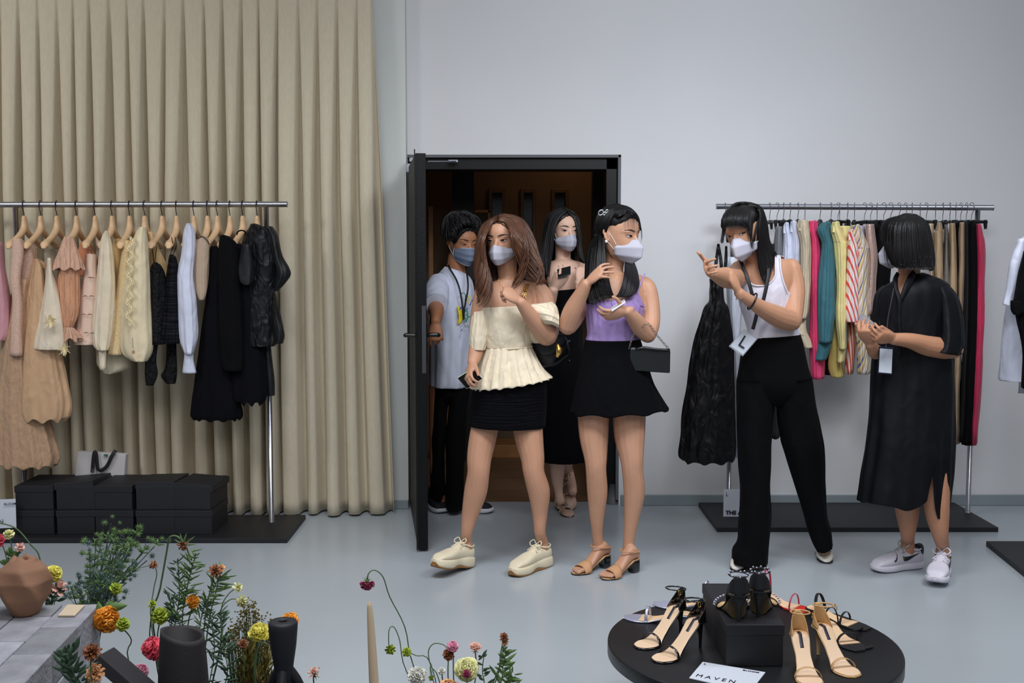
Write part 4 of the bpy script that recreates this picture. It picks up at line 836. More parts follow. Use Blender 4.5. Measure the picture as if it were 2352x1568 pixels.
sh = MB(); sh.add(loft([(1346, 779, 1468, 779, 5.15, .112), (1340, 820, 1478, 820, 5.15, .12), (1330, 870, 1496, 868, 5.15, .14), (1319, 915, 1518, 910, 5.15, .158), (1311, 948, 1534, 941, 5.15, .17)], 90, 30, fold=(.0, .035, 8, .6), capT=False, capB=False, hem=.006))
sh.build('shorts', m_nav, p3, solid=.003)
for M in (ML3, MR3):
    parts = heel_sandal(.235, .055, MC['black_patent'], m_tan, m_tan, 'block', .0, False, 'none', .006)
    r = shoe_on(parts, M, p3)
    Vs = []
    for i in range(21):
        a = pi * i / 20
        for k_, x in enumerate((.150, .165, .180, .190)): Vs.append(V(x - .014 * sin(a) * (1 - k_ / 3), .0425 * cos(a), .006 + (.050 - .0060 * k_) * sin(a) ** .8))
    one(xf(grid(Vs, 21, 4), M), 'toe_strap', mat('nude_suede', (196, 148, 108), .7), r, solid=.002)
    one(xf(tube([V(.055 - .058 * cos(2 * pi * i / 22), .034 * sin(2 * pi * i / 22), .095 + .022 * (1 - cos(2 * pi * i / 22)) * .5 + .0) for i in range(23)], .003, 6, 23), M), 'ankle_strap', MC['nude_suede'], r)
    one(xf(tube([V(.002, 0, .06), V(-.002, 0, .095)], .004, 6), M), 'heel_strap', MC['nude_suede'], r)
one(tube([P(1386, 615, 5.1), P(1400, 632, 5.07), P(1417, 637, 5.06), P(1430, 625, 5.08)], .0008, 5), 'necklace', m_gold, p3)
ph = thing('phone', 'white-edged phone held flat by the woman in the lavender top', 'phone', tuple(P(1422, 715, 4.9)))
one(hexa([P(1406, 716, 4.89), P(1438, 695, 4.92), P(1436, 690, 4.99), P(1404, 710, 4.96)], .008), 'phone_case', mat('white_plastic', (214, 214, 222), .3), ph, smooth=False, bev=.002)
bg = thing('handbag', 'flat rectangular black handbag on a slim chain, hanging from a bent forearm', 'handbag', tuple(P(1493, 857, 5.08)))
m_blt = mat('black_smooth_leather', (18, 22, 26), .38)
one(hexa([P(1446, 851, 5.06), P(1539, 857, 5.06), P(1540, 803, 5.06), P(1447, 797, 5.06)], -.035), 'bag_body', m_blt, bg, smooth=False, bev=.006)
one(hexa([P(1446, 850, 5.052), P(1539, 856, 5.052), P(1540, 806, 5.052), P(1447, 800, 5.052)], -.006), 'bag_flap', m_blt, bg, smooth=False, bev=.003)
one(tube([P(1462, 801, 5.05), P(1480, 798, 5.045), P(1510, 802, 5.045), P(1536, 803, 5.05)], [(.006, .008)] * 4, 10, ref=(0, 1, 0), round_=True), 'gathered_edge', m_blkp, bg)
m_ch = mat('steel_chain', (170, 160, 150), .3, .9)
chain([P(1444, 803, 5.06), P(1449, 785, 5.03), P(1455, 768, 5.03), P(1470, 755, 5.0), P(1488, 744, 4.98), P(1505, 765, 5.02), P(1522, 785, 5.05), P(1538, 803, 5.06)], .0014, .0105, m_ch, 'chain_strap', bg)
# ---- woman in white tank
Y4 = 5.25
p4 = thing('person', 'woman in a white tank top and wide black trousers pointing left, with fringe and mask', 'person', (P(1780, 1300, Y4).x, Y4, 0))
h4 = Head(1707, 530, 5.12, .226, yaw=-38, pitch=6, roll=13)
W4a = P(1638, 628, 4.74); W4b = P(1697, 672, 4.86)
g = h4.geo() + [ptube([(1722, 565, 5.16, 23), (1736, 596, 5.2, 23), (1746, 622, 5.23, 32)]),
      loft([(1716, 596, 1790, 592, 5.24, .055), (1694, 608, 1830, 602, 5.24, .085), (1694, 640, 1836, 640, 5.24, .105), (1702, 690, 1826, 690, 5.25, .115), (1712, 740, 1826, 740, 5.25, .10), (1716, 775, 1834, 770, 5.26, .10), (1704, 830, 1846, 830, 5.26, .115), (1698, 880, 1860, 880, 5.26, .12), (1712, 905, 1850, 905, 5.26, .1)], 36),
      ptube([(1700, 622, 5.22, 25), (1690, 640, 5.12, 24), (1676, 640, 4.98, 23)]), ptube([(1678, 640, 4.97, 24), (1664, 637, 4.88, 23), (1650, 632, 4.80, 18), (1638, 628, 4.74, 13)]),
      ptube([(1812, 618, 5.24, 28), (1822, 660, 5.22, 27), (1822, 705, 5.18, 24), (1818, 738, 5.13, 23)]), ptube([(1817, 737, 5.13, 24), (1790, 728, 5.07, 25), (1750, 708, 4.97, 19), (1716, 686, 4.89, 13), (1697, 672, 4.86, 12)]),
      ptube([(1740, 860, 5.25, 36), (1736, 1000, 5.22, 28), (1732, 1150, 5.24, 22), (1722, 1240, 5.24, 15), (1712, 1275, 5.2, 12)]), ptube([(1820, 860, 5.25, 36), (1842, 1000, 5.25, 28), (1868, 1150, 5.3, 20), (1888, 1240, 5.34, 14), (1893, 1268, 5.32, 12)])]
g += hand(W4a, P(1610, 603, 4.62) - W4a, (.35, .85, -.35), .95, thumb=1, curl=((-4, 6, 4), (26, 40, 20), (34, 48, 25), (40, 52, 25)), th=(52, -22, 0, 5), spread=(12, 2, -6, -14))
g += hand(W4b, P(1680, 630, 4.84) - W4b, (.75, -.55, .3), .95, thumb=-1, curl=((25, 35, 20), (28, 38, 20), (28, 38, 20), (30, 40, 20)), th=(30, 20, 0, 5))
ML4 = place((1692, 1309), (1712, 1286), .24); MR4 = place((1897, 1291), (1884, 1268), .24)
for M in (ML4, MR4): g.append(xf(secloft([(.0, 0, .01, .05, .012), (.02, 0, .01, .08, .024), (.08, 0, .01, .085, .028), (.13, 0, .01, .055, .032), (.18, 0, .01, .03, .034), (.21, 0, .01, .022, .02)], 16), M))
body('body', g, sk4, p4, .0042)
h4.eyes(p4, sk4, gaze=14, narrow=.8, gz=-.0, brows=False); h4.mask(p4, 'boat', m_wht)
hr = MB(); hr.add(h4.cap([(0, .22), (40, .18), (58, .08), (68, .12), (84, .14), (108, 0), (125, -.25), (180, -.36)], 1.14, 1.16)); D = 5.12
Bn = [[(1700, 478, D - .04), (1676, 484, D - .09), (1662, 505, D - .10), (1660, 532, D - .09), (1664, 548, D - .08)], [(1706, 474, D - .04), (1684, 480, D - .10), (1672, 500, D - .12), (1667, 530, D - .115)], [(1712, 472, D - .04), (1696, 480, D - .11), (1686, 500, D - .13), (1680, 528, D - .13)],
      [(1718, 472, D - .04), (1708, 482, D - .11), (1702, 502, D - .13), (1700, 527, D - .125)], [(1724, 472, D - .03), (1720, 484, D - .10), (1716, 505, D - .115), (1718, 532, D - .105)], [(1730, 474, D - .02), (1732, 490, D - .08), (1728, 512, D - .09), (1726, 545, D - .09), (1730, 585, D - .08)]]
Lk = [[(1732, 472, D - .03), (1746, 490, D - .06), (1742, 530, D - .06), (1740, 580, D - .03), (1748, 630, D - .02), (1764, 668, D - .02)], [(1726, 466, D), (1752, 486, D - .02), (1754, 530, D - .02), (1760, 570, D), (1768, 610, D + .0), (1770, 640, D)],
      [(1720, 465, D + .04), (1748, 478, D + .04), (1760, 515, D + .04), (1764, 550, D + .05), (1776, 575, D + .06), (1786, 588, D + .07)], [(1716, 468, D + .1), (1744, 482, D + .12), (1758, 530, D + .13), (1764, 575, D + .14), (1772, 600, D + .14)]]
Tp = [[(1728, 468, D - .02), (1705, 466, D - .02), (1680, 478, D - .03), (1664, 500, D - .03), (1660, 530, D - .02)], [(1725, 468, D + .06), (1700, 467, D + .06), (1676, 482, D + .05), (1664, 515, D + .04)]]
Sd = [[(1742, 500, D - .06), (1733, 530, D - .075), (1728, 560, D - .08), (1726, 600, D - .03)], [(1746, 500, D - .05), (1738, 530, D - .065), (1734, 560, D - .06), (1738, 610, D - .02)]]
for q in locks(h4.snap(Bn, 2), 130, .006, .004, 21) + locks(h4.snap(Lk, 2), 150, .007, .008, 22) + locks(h4.snap(Tp, 2), 60, .007, .004, 23) + locks(Sd, 14, .002, .004, 24): hr.add(q)
hr.build('hair', m_hair, p4)
def tank_open(u, v, fr):
    if fr:
        if v < 656 - 30 * abs((u - 1746) / 38) ** 3 and 1709 < u < 1781: return True        # neckline
        if u < 1709 and v < 690: return u < 1691 + 10 * sin(max(0, min(1, (v - 588) / 100)) * pi)
        if u > 1781 and v < 672: return u > 1792 + max(0, (v - 600)) ** 2 * .0035
    else:
        if v < 620 and 1709 < u < 1785: return True
        if v < 680: return u > 1800 or u < 1696
    return False
TG = loft([(1718, 592, 1790, 586, 5.24, .062), (1700, 602, 1822, 596, 5.24, .094), (1697, 625, 1836, 622, 5.24, .112), (1698, 645, 1834, 645, 5.24, .120), (1698, 672, 1828, 664, 5.24, .128), (1700, 700, 1826, 692, 5.245, .128), (1710, 735, 1824, 728, 5.25, .112), (1716, 758, 1832, 752, 5.25, .112), (1714, 776, 1838, 770, 5.25, .118)], 260, 130, capT=False, capB=False, hem=.003, wr=.003)
tk = MB(); tk.add(cut(TG, tank_open))
tv = tk.build('tank_top', m_tank, p4, solid=.003)
edging(TG, [(1709, 592), (1709, 612), (1709.5, 628)] + [(u_, 656 - 30 * abs((u_ - 1746) / 38) ** 3) for u_ in range(1713, 1780, 6)] + [(1781, 628), (1781, 610), (1781, 590)], .0035, m_tank, 'neck_edge', tv)
edging(TG, [(1792 + max(0, (v_ - 600)) ** 2 * .0035, v_) for v_ in range(590, 673, 9)], .0035, m_tank, 'arm_edge', tv); edging(TG, [(1691 + 10 * sin((v_ - 588) / 100 * pi), v_) for v_ in range(598, 689, 9)], .0035, m_tank, 'arm_edge', tv)
tr = MB(); tr.add(loft([(1718, 774, 1838, 767, 5.25, .122), (1706, 800, 1848, 796, 5.25, .128), (1698, 850, 1858, 846, 5.25, .138), (1695, 885, 1866, 880, 5.25, .138), (1704, 915, 1856, 915, 5.25, .10), (1740, 930, 1810, 930, 5.25, .05)], 60, 26, capT=False))
tr.add(loft([(1695, 868, 1790, 868, 5.25, .13), (1694, 930, 1778, 930, 5.24, .125), (1694, 1000, 1772, 1000, 5.23, .12), (1697, 1100, 1771, 1100, 5.22, .115), (1697, 1200, 1770, 1200, 5.22, .115), (1696, 1240, 1768, 1240, 5.22, .12), (1685, 1262, 1766, 1262, 5.22, .125), (1683, 1284, 1763, 1293, 5.22, .13)], 60, 48, fold=(.0, .025, 7, .2), capB=False))
tr.add(loft([(1780, 868, 1865, 866, 5.26, .13), (1784, 930, 1874, 928, 5.27, .12), (1792, 1000, 1888, 995, 5.27, .115), (1798, 1030, 1892, 1028, 5.27, .115), (1824, 1110, 1892, 1105, 5.3, .11), (1848, 1190, 1898, 1183, 5.33, .105), (1862, 1236, 1910, 1225, 5.34, .105), (1876, 1262, 1914, 1252, 5.34, .10)], 60, 48, fold=(.0, .04, 7, .8), capB=False))
tr.build('trousers', m_blkc, p4, solid=.003)
m_iv = mat('ivory_leather', (232, 226, 214), .35)
for M in (ML4, MR4):
    sh = MB().add(xf(secloft([(0, 0, 0, .012, .014), (.03, 0, 0, .008, .026), (.1, 0, 0, .008, .026), (.17, 0, 0, .008, .038), (.22, 0, 0, .008, .03), (.24, 0, .002, .008, .012)], 16, pw=.5), M)); r = sh.build('shoe', mat('dark_sole', (28, 26, 28), .6), p4)
    one(xf(secloft([(.150, 0, .006, .048, .0385), (.165, 0, .006, .046, .0395), (.19, 0, .006, .040, .037), (.215, 0, .006, .032, .030), (.232, 0, .006, .022, .018), (.238, 0, .006, .014, .008)], 20, pw=.7), M), 'shoe_upper', m_iv, r)
    one(xf(secloft([(0.0, 0, .006, .052, .014), (.012, 0, .006, .05, .026), (.05, 0, .006, .03, .031), (.10, 0, .006, .028, .031), (.15, 0, .006, .045, .038)], 20, pw=.7), M), 'shoe_quarter', m_iv, r)
    pts = arc(V(.158, 0, .012), V(0, .042, 0), V(0, 0, .042), 15, 165, 14)
    q = MB()
    for i in range(13):
        c = pts[i]; q.add(xf(tube(arc(c, V(.008, 0, 0), (pts[i + 1] - c) * .62, 0, 340, 8), .0018, 5, 8), M))
    q.build('chain_trim', m_gold, r)
one(tube(arc(P(1728, 692, 4.91), V(.004, -.036, .004), V(.016, 0, .036), 0, 360, 24), [(.004, .002)] * 24, 8, 24), 'bracelet', mat('black_beads', (16, 14, 18), .4), p4)
bd = thing('name_badge', 'clear badge printed with a large L on a black lanyard, over the white tank top', 'badge', tuple(P(1708, 815, 5.06)))
for pts in ([(1700, 596, 5.15), (1712, 625, 5.09), (1722, 655, 5.07), (1731, 690, 5.075), (1738, 722, 5.08)], [(1762, 590, 5.15), (1765, 625, 5.10), (1760, 660, 5.08), (1750, 700, 5.085), (1739, 722, 5.08)], [(1738, 720, 5.08), (1734, 738, 5.08), (1729, 756, 5.075)]):
    one(tube([P(*a) for a in pts], [(.0085, .0015)] * len(pts), 8, ref=(0, 1, 0)), 'lanyard_band', m_lan, bd)
qq = [P(1706, 818, 5.05), P(1741, 777, 5.065), P(1709, 755, 5.065), P(1674, 795, 5.05)]
one(hexa(qq, -.002), 'badge_sleeve', mat('clear_plastic', (200, 206, 214), .15, alpha=.45), bd, smooth=False)
mid = (qq[0] + qq[2]) / 2; q2 = [mid + (a - mid) * .88 for a in qq]
one(hexa([a + V(0, -.0022, 0) for a in q2], -.0008), 'badge_card', mat('white_card', (204, 210, 222), .6), bd, smooth=False)
text('badge_letter', 'L', .078, frameM(P(1693, 791, 5.045), qq[1] - qq[0] if False else (P(1710, 800, 5.05) - P(1694, 790, 5.05)), P(1712, 772, 5.05) - P(1694, 790, 5.05)), mat('ink_black', (22, 24, 38), .6), bd)
# ---- woman in black shirt dress
Y5 = 5.05
p5 = thing('person', 'woman with a black bob in a long black shirt dress and white sneakers', 'person', (P(2100, 1320, Y5).x, Y5, 0))
h5 = Head(2078, 552, Y5 + .02, .213, yaw=-84, pitch=8, roll=0)
ML5 = place((2003, 1314), (2116, 1302), .27) @ Matrix.Diagonal((1, 1.08, 1.12, 1)); MR5 = place((2146, 1354), (2168, 1314), .27) @ Matrix.Rotation(rad(-4), 4, 'Y') @ Matrix.Diagonal((1, 1.15, 1.12, 1))
W5a = P(2052, 778, 4.82); W5b = P(2000, 790, 4.86)
g = h5.geo() + [ptube([(2090, 590, 5.08, 26), (2088, 630, 5.06, 25), (2092, 655, 5.06, 36)]),
      loft([(2068, 634, 2126, 630, 5.07, .055), (2044, 660, 2150, 655, 5.07, .085), (2032, 695, 2170, 695, 5.07, .105), (2020, 760, 2180, 760, 5.07, .13), (2024, 830, 2180, 830, 5.07, .13), (2020, 920, 2185, 920, 5.07, .14)], 32),
      ptube([(2150, 678, 5.08, 20), (2172, 715, 5.08, 22), (2180, 765, 5.06, 22), (2190, 795, 5.03, 22)]), ptube([(2192, 802, 5.02, 21), (2165, 800, 4.98, 25), (2130, 794, 4.93, 24), (2090, 782, 4.86, 18), (2052, 778, 4.82, 14)]),
      ptube([(2046, 690, 5.1, 18), (2026, 730, 5.1, 18), (2012, 800, 5.06, 20)]), ptube([(2013, 800, 5.06, 20), (2010, 808, 4.96, 17), (2000, 790, 4.86, 13)]),
      leg([(2070, 1000, 5.1, 36), (2080, 1130, 5.1, 29), (2084, 1180, 5.12, 26), (2085, 1225, 5.13, 17)], ML5, r=.031, ax=.078),
      leg([(2150, 1000, 5.06, 36), (2150, 1120, 5.03, 31), (2153, 1180, 5.02, 27), (2160, 1230, 5.02, 18)], MR5, r=.030, ax=.06)]
g += hand(W5a, P(2018, 774, 4.77) - W5a, (.1, -.72, -.6), .95, thumb=-1, curl=((30, 38, 22), (36, 44, 25), (42, 50, 25), (46, 52, 25)), th=(18, 10, 0, 0))
g += hand(W5b, P(1984, 757, 4.80) - W5b, (-.55, -.7, .35), .95, thumb=1, curl=((45, 42, 25), (48, 45, 25), (50, 48, 25), (52, 50, 25)), th=(20, 25, 0, 0))
body('body', g, sk5, p5, .0042)
h5.eyes(p5, sk5, gaze=0, brows=False); h5.mask(p5, 'boat', mat('white_mask', (178, 177, 190), .75))
hr = MB(); hr.add(h5.cap([(0, .2), (40, .1), (56, -.1), (70, -.3), (90, -.38), (180, -.40)], 1.10, 1.12)); D = Y5
S5 = [[(2066, 498, D - .05), (2036, 510, D - .05), (2027, 530, D - .05), (2024, 555, D - .05)], [(2074, 494, D - .07), (2044, 512, D - .10), (2038, 545, D - .10), (2040, 580, D - .10), (2050, 616, D - .08)], [(2080, 492, D - .07), (2058, 515, D - .13), (2054, 555, D - .14), (2056, 595, D - .14), (2066, 624, D - .13)],
      [(2088, 490, D - .07), (2078, 515, D - .15), (2076, 555, D - .16), (2078, 595, D - .16), (2086, 627, D - .15)], [(2096, 491, D - .07), (2100, 515, D - .14), (2102, 555, D - .155), (2104, 595, D - .155), (2106, 628, D - .15)], [(2102, 492, D - .05), (2122, 515, D - .10), (2130, 555, D - .12), (2134, 595, D - .12), (2130, 628, D - .12)],
      [(2104, 493, D), (2130, 515, D - .02), (2140, 555, D - .02), (2146, 595, D - .02), (2142, 628, D - .03)], [(2104, 493, D + .06), (2128, 520, D + .08), (2138, 570, D + .08), (2142, 610, D + .08), (2132, 626, D + .06)]]
F5 = [[(2066, 496, D - .02), (2036, 506, D), (2024, 525, D), (2022, 548, D)], [(2062, 498, D + .05), (2034, 510, D + .06), (2026, 535, D + .06)]]
W5s = [[(2044, 520, D - .09), (2034, 555, D - .09), (2032, 590, D - .08), (2046, 624, D - .06)], [(2050, 520, D - .11), (2042, 560, D - .12), (2044, 600, D - .11), (2054, 626, D - .09)]]
for q in locks(S5, 300, .0075, .005, 31) + locks(F5, 50, .006, .004, 32) + locks(W5s, 12, .0018, .008, 33): hr.add(q)
hr.build('hair', m_hair, p5)
dr = MB()
dr.add(cut(loft([(2066, 634, 2122, 626, 5.07, .066), (2052, 645, 2146, 634, 5.07, .10), (2034, 658, 2168, 644, 5.07, .125), (2018, 682, 2184, 664, 5.07, .145), (2010, 740, 2186, 730, 5.07, .15), (2004, 820, 2190, 815, 5.07, .155), (2000, 900, 2194, 900, 5.07, .165), (1993, 980, 2194, 980, 5.07, .175), (1982, 1060, 2190, 1060, 5.07, .18), (1972, 1138, 2184, 1100, 5.07, .185), (1972, 1146, 2180, 1120, 5.07, .183)], 120, 60, fold=(.0, .03, 9, .4), capT=False, capB=False), lambda u, v, fr: fr and v < 692 and abs(u - 2068 - (692 - v) * .12) < (692 - v) * .36))
# curved hem with slit: lower the front panel verts
vs = dr.v; nv = 120
for k in range(60):
    t = k / 59
    for j in range(nv):
        a = 2 * pi * j / nv; x, y, z = vs[k * nv + j]
        if t > .75:
            f = (t - .75) / .25; ca = cos(a); fr = sin(a) < 0
            if fr: z -= f * .045 * math.exp(-((ca - .12) / .36) ** 2) - f * .0
            if ca > .62: z -= f * .115 * min(1, (ca - .62) / .16)
            if fr: z += f * .17 * math.exp(-((ca - .60) / .05) ** 2); 
            vs[k * nv + j] = (x, y, z)
d5 = dr.build('dress', m_dkd, p5, solid=.003)
one(loft([(2128, 642, 2172, 648, 5.07, .075), (2140, 660, 2194, 672, 5.07, .10), (2150, 700, 2206, 700, 5.06, .105), (2152, 750, 2212, 750, 5.04, .11), (2148, 785, 2214, 790, 5.02, .11), (2138, 800, 2207, 815, 5.0, .10)], 48, 26, fold=(.03, .05, 7, 1), capT=False, capB=False), 'sleeve', m_dkd, d5, solid=.003)
one(loft([(2030, 656, 2064, 650, 5.09, .08), (2012, 676, 2052, 670, 5.1, .09), (2006, 720, 2048, 715, 5.1, .10), (2004, 770, 2044, 770, 5.08, .10), (2004, 806, 2042, 806, 5.06, .10)], 40, 20, fold=(.03, .05, 7, 2), capT=False, capB=False), 'sleeve', m_dkd, d5, solid=.003)
one(tube([P(2058, 640, 4.98), P(2058, 662, 4.93), P(2066, 690, 4.90), P(2066, 740, 4.90), P(2068, 820, 4.90)], [(.010, .004)] * 5, 8, ref=(0, 1, 0)), 'placket', m_dkd, d5)
one(tube([P(2100, 626, 5.0), P(2092, 640, 4.95), (P(2080, 664, 4.92)), P(2067, 692, 4.905)], [(.014, .005), (.018, .005), (.014, .005), (.006, .004)], 8, ref=(0, 1, 0)), 'collar', m_dkd, d5)
one(tube([P(2062, 628, 5.0), P(2056, 645, 4.95), P(2060, 675, 4.915)], [(.010, .005), (.012, .005), (.008, .004)], 8, ref=(0, 1, 0)), 'collar', m_dkd, d5)
m_wl = mat('white_leather', (212, 208, 220), .45, bump=.1, bscale=60); m_gsu = mat('grey_mesh', (176, 180, 186), .7); m_sw = {c: mat('mark_' + c, v_, .5) for c, v_ in (('green', (92, 104, 28)), ('navy', (26, 32, 46)), ('plum', (62, 44, 62)))}
def swoosh(M, parent, side, x0, z0, k, m, m2=None, rot=0):
    """curved tick mark lying on the shoe side"""
    up = [(0, .01), (.06, -.010), (.18, -.036), (.35, -.022), (.6, .012), (1, .07)]; lo = [(0, 0), (.0, -.10), (.08, -.20), (.28, -.19), (.58, -.06), (1, .07)]
    A = resamp(up, 20); B = resamp(lo, 20); Vs = []; n = 20
    for a in (A, B):
        for x, z in a:
            c, s_ = cos(rot), sin(rot); xx, zz = x * c - z * s_, x * s_ + z * c
            X = x0 - xx * k; Z = z0 + zz * k
            T_ = .022; hw_ = np.interp(X, [0, .015, .05, .085, .12, .16, .20, .24], [.02, .029, .033, .033, .033, .039, .042, .037]); hh_ = np.interp(X, [0, .015, .05, .085, .12, .16, .20, .24], [.045, .062, .06, .066, .06, .053, .04, .03]) / 2; sn_ = min(.97, abs((Z - T_ - hh_) / hh_) ** 1.25); yb = hw_ * (1 - sn_ ** 2) ** .4
            Vs.append(M @ V(X, side * (yb + .0012), Z))
    f = [(i, i + 1, n + i + 1, n + i) for i in range(n - 1)]
    q = MB(); q.v = [tuple(p) for p in Vs]; q.f = f; q.m = [0 if (i < 6 or m2 is None) else 1 for i in range(n - 1)]
    q.build('swoosh_mark', [m, m2 or m], parent, solid=.0012)
for M, sd in ((ML5, 1), (MR5, 1)):
    r, t_ = sneaker(M, p5, m_wl, m_wl, m_gsu, L=.27, lace_m=m_gsu if sd and M is ML5 else m_wl)
    for side in (1, -1):
        swoosh(M, r, side, .130, .066, .105, m_sw['green'] if M is ML5 else m_sw['plum'], m_sw['navy']); swoosh(M, r, side, .185, .052, .045, m_sw['plum'], rot=.6)
    one(xf(secloft([(-.002, 0, .06, .10, .012), (.004, 0, .05, .105, .024), (.02, 0, .055, .102, .031)], 14), M), 'heel_tab', m_sw['navy'], r)
bd = thing('name_badge', 'plain white card badge hanging at the waist of the black shirt dress', 'badge', tuple(P(2034, 858, 4.9)))
qq = [P(2016, 857, 4.88), P(2049, 860, 4.88), P(2052, 797, 4.88), P(2019, 795, 4.88)]
one(hexa(qq, -.002), 'badge_sleeve', mat('navy_sleeve', (30, 34, 60), .3), bd, smooth=False)
mid = (qq[0] + qq[2]) / 2; one(hexa([mid + (a - mid) * .88 + V(0, -.0022, -.002) for a in qq], -.0008), 'badge_card', MC['white_card'], bd, smooth=False)
one(tube([P(2035, 797, 4.88), P(2036, 775, 4.885), P(2040, 730, 4.9), P(2050, 680, 4.915), P(2056, 645, 4.95)], [(.004, .0012)] * 5, 6, ref=(0, 1, 0)), 'lanyard_band', m_lan, bd)
tg = thing('swing_tag', 'grey price tag pinched between the fingers of the woman in the shirt dress', 'tag', tuple(P(1992, 755, 4.88)))
one(hexa([P(1972, 738, 4.90), P(2000, 756, 4.86), P(2008, 742, 4.88), P(1978, 716, 4.93)], .002), 'tag_card', mat('grey_card', (120, 116, 120), .4, noise_=.2, nscale=60), tg, smooth=False)
# ================================================================ CLOTHES RAILS
m_steel = mat('brushed_steel', (172, 174, 182), .28, .95, noise_=.12, nscale=4, stretch=(1, 8, 8)); m_bk = mat('matt_black_board', (20, 21, 26), .55, bump=.1, bscale=30)
def rail(label, uL, vL, uR, vR, Y, r, posts, base):
    t = thing('clothes_rail', label, 'clothes rail', (P((uL + uR) / 2, 1200, Y).x, Y, 0))
    a, b = P(uL, vL, Y), P(uR, vR, Y)
    one(tube([a, b], r, 20), 'rail', m_steel, t, bev=.002)
    for u, v in posts:
        x = P(u, v, Y).x; one(tube([V(x, Y, .024), V(x, Y, a.z - r * .5)], r * .9, 16), 'post', m_steel, t)
    one(box(*base, 0, .026), 'base', m_bk, t, smooth=False, bev=.002)
    return a.z
YLR = 6.0; YRR = 6.22
zL = rail('long steel clothes rail on a black base in front of the curtain', -200, 470, 660, 469, YLR, .0155, ((40, 600), (617, 800)), (-3.35, -1.165, 5.65, 6.17))
zR = rail('steel clothes rail on a black base against the white wall', 1645, 474, 2281, 477, YRR, .0155, ((1674, 1100), (2232, 900)), (1.105, 2.62, 5.88, 6.48))
def R(rows, Y, d): return [(q[1], q[0], q[2], q[0], q[3] if len(q) > 3 else Y, q[4] if len(q) > 4 else d) for q in rows]
def gar(name, label, cat, rows, m, Y, d, fold=(.02, .10, 7, 0), n=56, sub=6, group=None, **k):
    k.setdefault('wr', .006); mm = (len(rows) - 1) * sub + 1
    o = one(loft(R(rows, Y, d), n, mm, fold=fold, capT=False, capB=False, **k), name, m, solid=.002); tag(o, label, cat, group); return o
def gpart(o, name, rows, m, Y, d, fold=(.0, .04, 7, 0), n=48, sub=6, **k):
    k.setdefault('wr', .006)
    return one(loft(R(rows, Y, d), n, (len(rows) - 1) * sub + 1, fold=fold, capT=False, capB=False, **k), name, m, o, solid=.002)
# hangers
m_hk = mat('dark_blue_wire', (26, 26, 48), .4, .5); m_wd = mat('pale_maple', (222, 186, 146), .45, noise_=.06, nscale=20); m_bh = mat('black_plastic', (14, 14, 18), .4); m_wire = mat('steel_wire', (150, 152, 158), .3, .9)
def hook_pts(r=.021, drop=.075):
    p = [V(0, r * cos(a), r * sin(a)) for a in [rad(-20 + 200 * i / 9) for i in range(10)]]
    return p + [V(0, -r * .9, -.018), V(0, -.004, -.042), V(0, 0, -.055), V(0, 0, -drop)]
def wood_hanger(label):
    t = thing('clothes_hanger', label, 'clothes hanger', (0, 0, 0), 'wooden hangers on the left rail')
    MB().add(tube(hook_pts(), .0022, 6)).build('hook', m_hk, t, local=True)
    q = MB(); q.add(tube([V(0, 0, -.072), V(0, -.002, -.10), V(0, -.012, -.13), V(0, -.05, -.158), V(0, -.12, -.19), V(0, -.165, -.205), V(0, -.19, -.218), V(0, -.20, -.228)], [(.021, .012), (.0195, .015), (.018, .018), (.015, .018), (.0145, .017), (.0165, .020), (.0175, .022), (.010, .014)], 14, 40, ref=(1, 0, 0), round_=True))
    q.v = [(y_ if False else x, y, z) for x, y, z in q.v]
    q2 = [(x, -y, z) for x, y, z in q.v]; o = len(q.v); q.f += [tuple(reversed([i + o for i in f])) for f in q.f]; q.m += q.m[:]; q.v += q2
    q.build('hanger_body', m_wd, t, local=True); return t
def clip_hanger(label, grp):
    t = thing('clip_hanger', label, 'clothes hanger', (0, 0, 0), grp)
    MB().add(tube(hook_pts(drop=.082), .0019, 6)).build('hook', m_wire, t, local=True)
    MB().add(tube([V(0, -.13, -.090), V(0, -.07, -.087), V(0, 0, -.084), V(0, .07, -.087), V(0, .13, -.090)], [(.009, .006)] * 5, 8, ref=(1, 0, 0))).build('hanger_bar', m_bh, t, local=True)
    for y in (-.115, -.03, .115): MB().add(tube([V(0, y, -.078), V(.002, y, -.10), V(.004, y, -.128)], [(.010, .008), (.012, .009), (.009, .006)], 8, ref=(1, 0, 0))).build('clip', m_bh, t, local=True)
    return t
def black_hanger(label, grp):
    t = thing('clothes_hanger', label, 'clothes hanger', (0, 0, 0), grp)
    MB().add(tube(hook_pts(drop=.082), .0019, 6)).build('hook', m_wire, t, local=True)
    q = MB().add(tube([V(0, -.19, -.19), V(0, -.10, -.135), V(0, -.035, -.098), V(0, 0, -.086), V(0, .035, -.098), V(0, .10, -.135), V(0, .19, -.19)], [(.014, .010), (.013, .010), (.015, .012), (.017, .014), (.015, .012), (.013, .010), (.014, .010)], 12, 31, ref=(1, 0, 0), round_=True)); q.build('hanger_body', m_bh, t, local=True); return t
def dup(t, loc, rz, label=None):
    r = t.copy(); COL.objects.link(r); r.location = loc; r.rotation_euler = (0, 0, rz)
    if label: r['label'] = label
    for ch in list(t.children): c = ch.copy(); COL.objects.link(c); c.parent = r
    return r
random.seed(5)
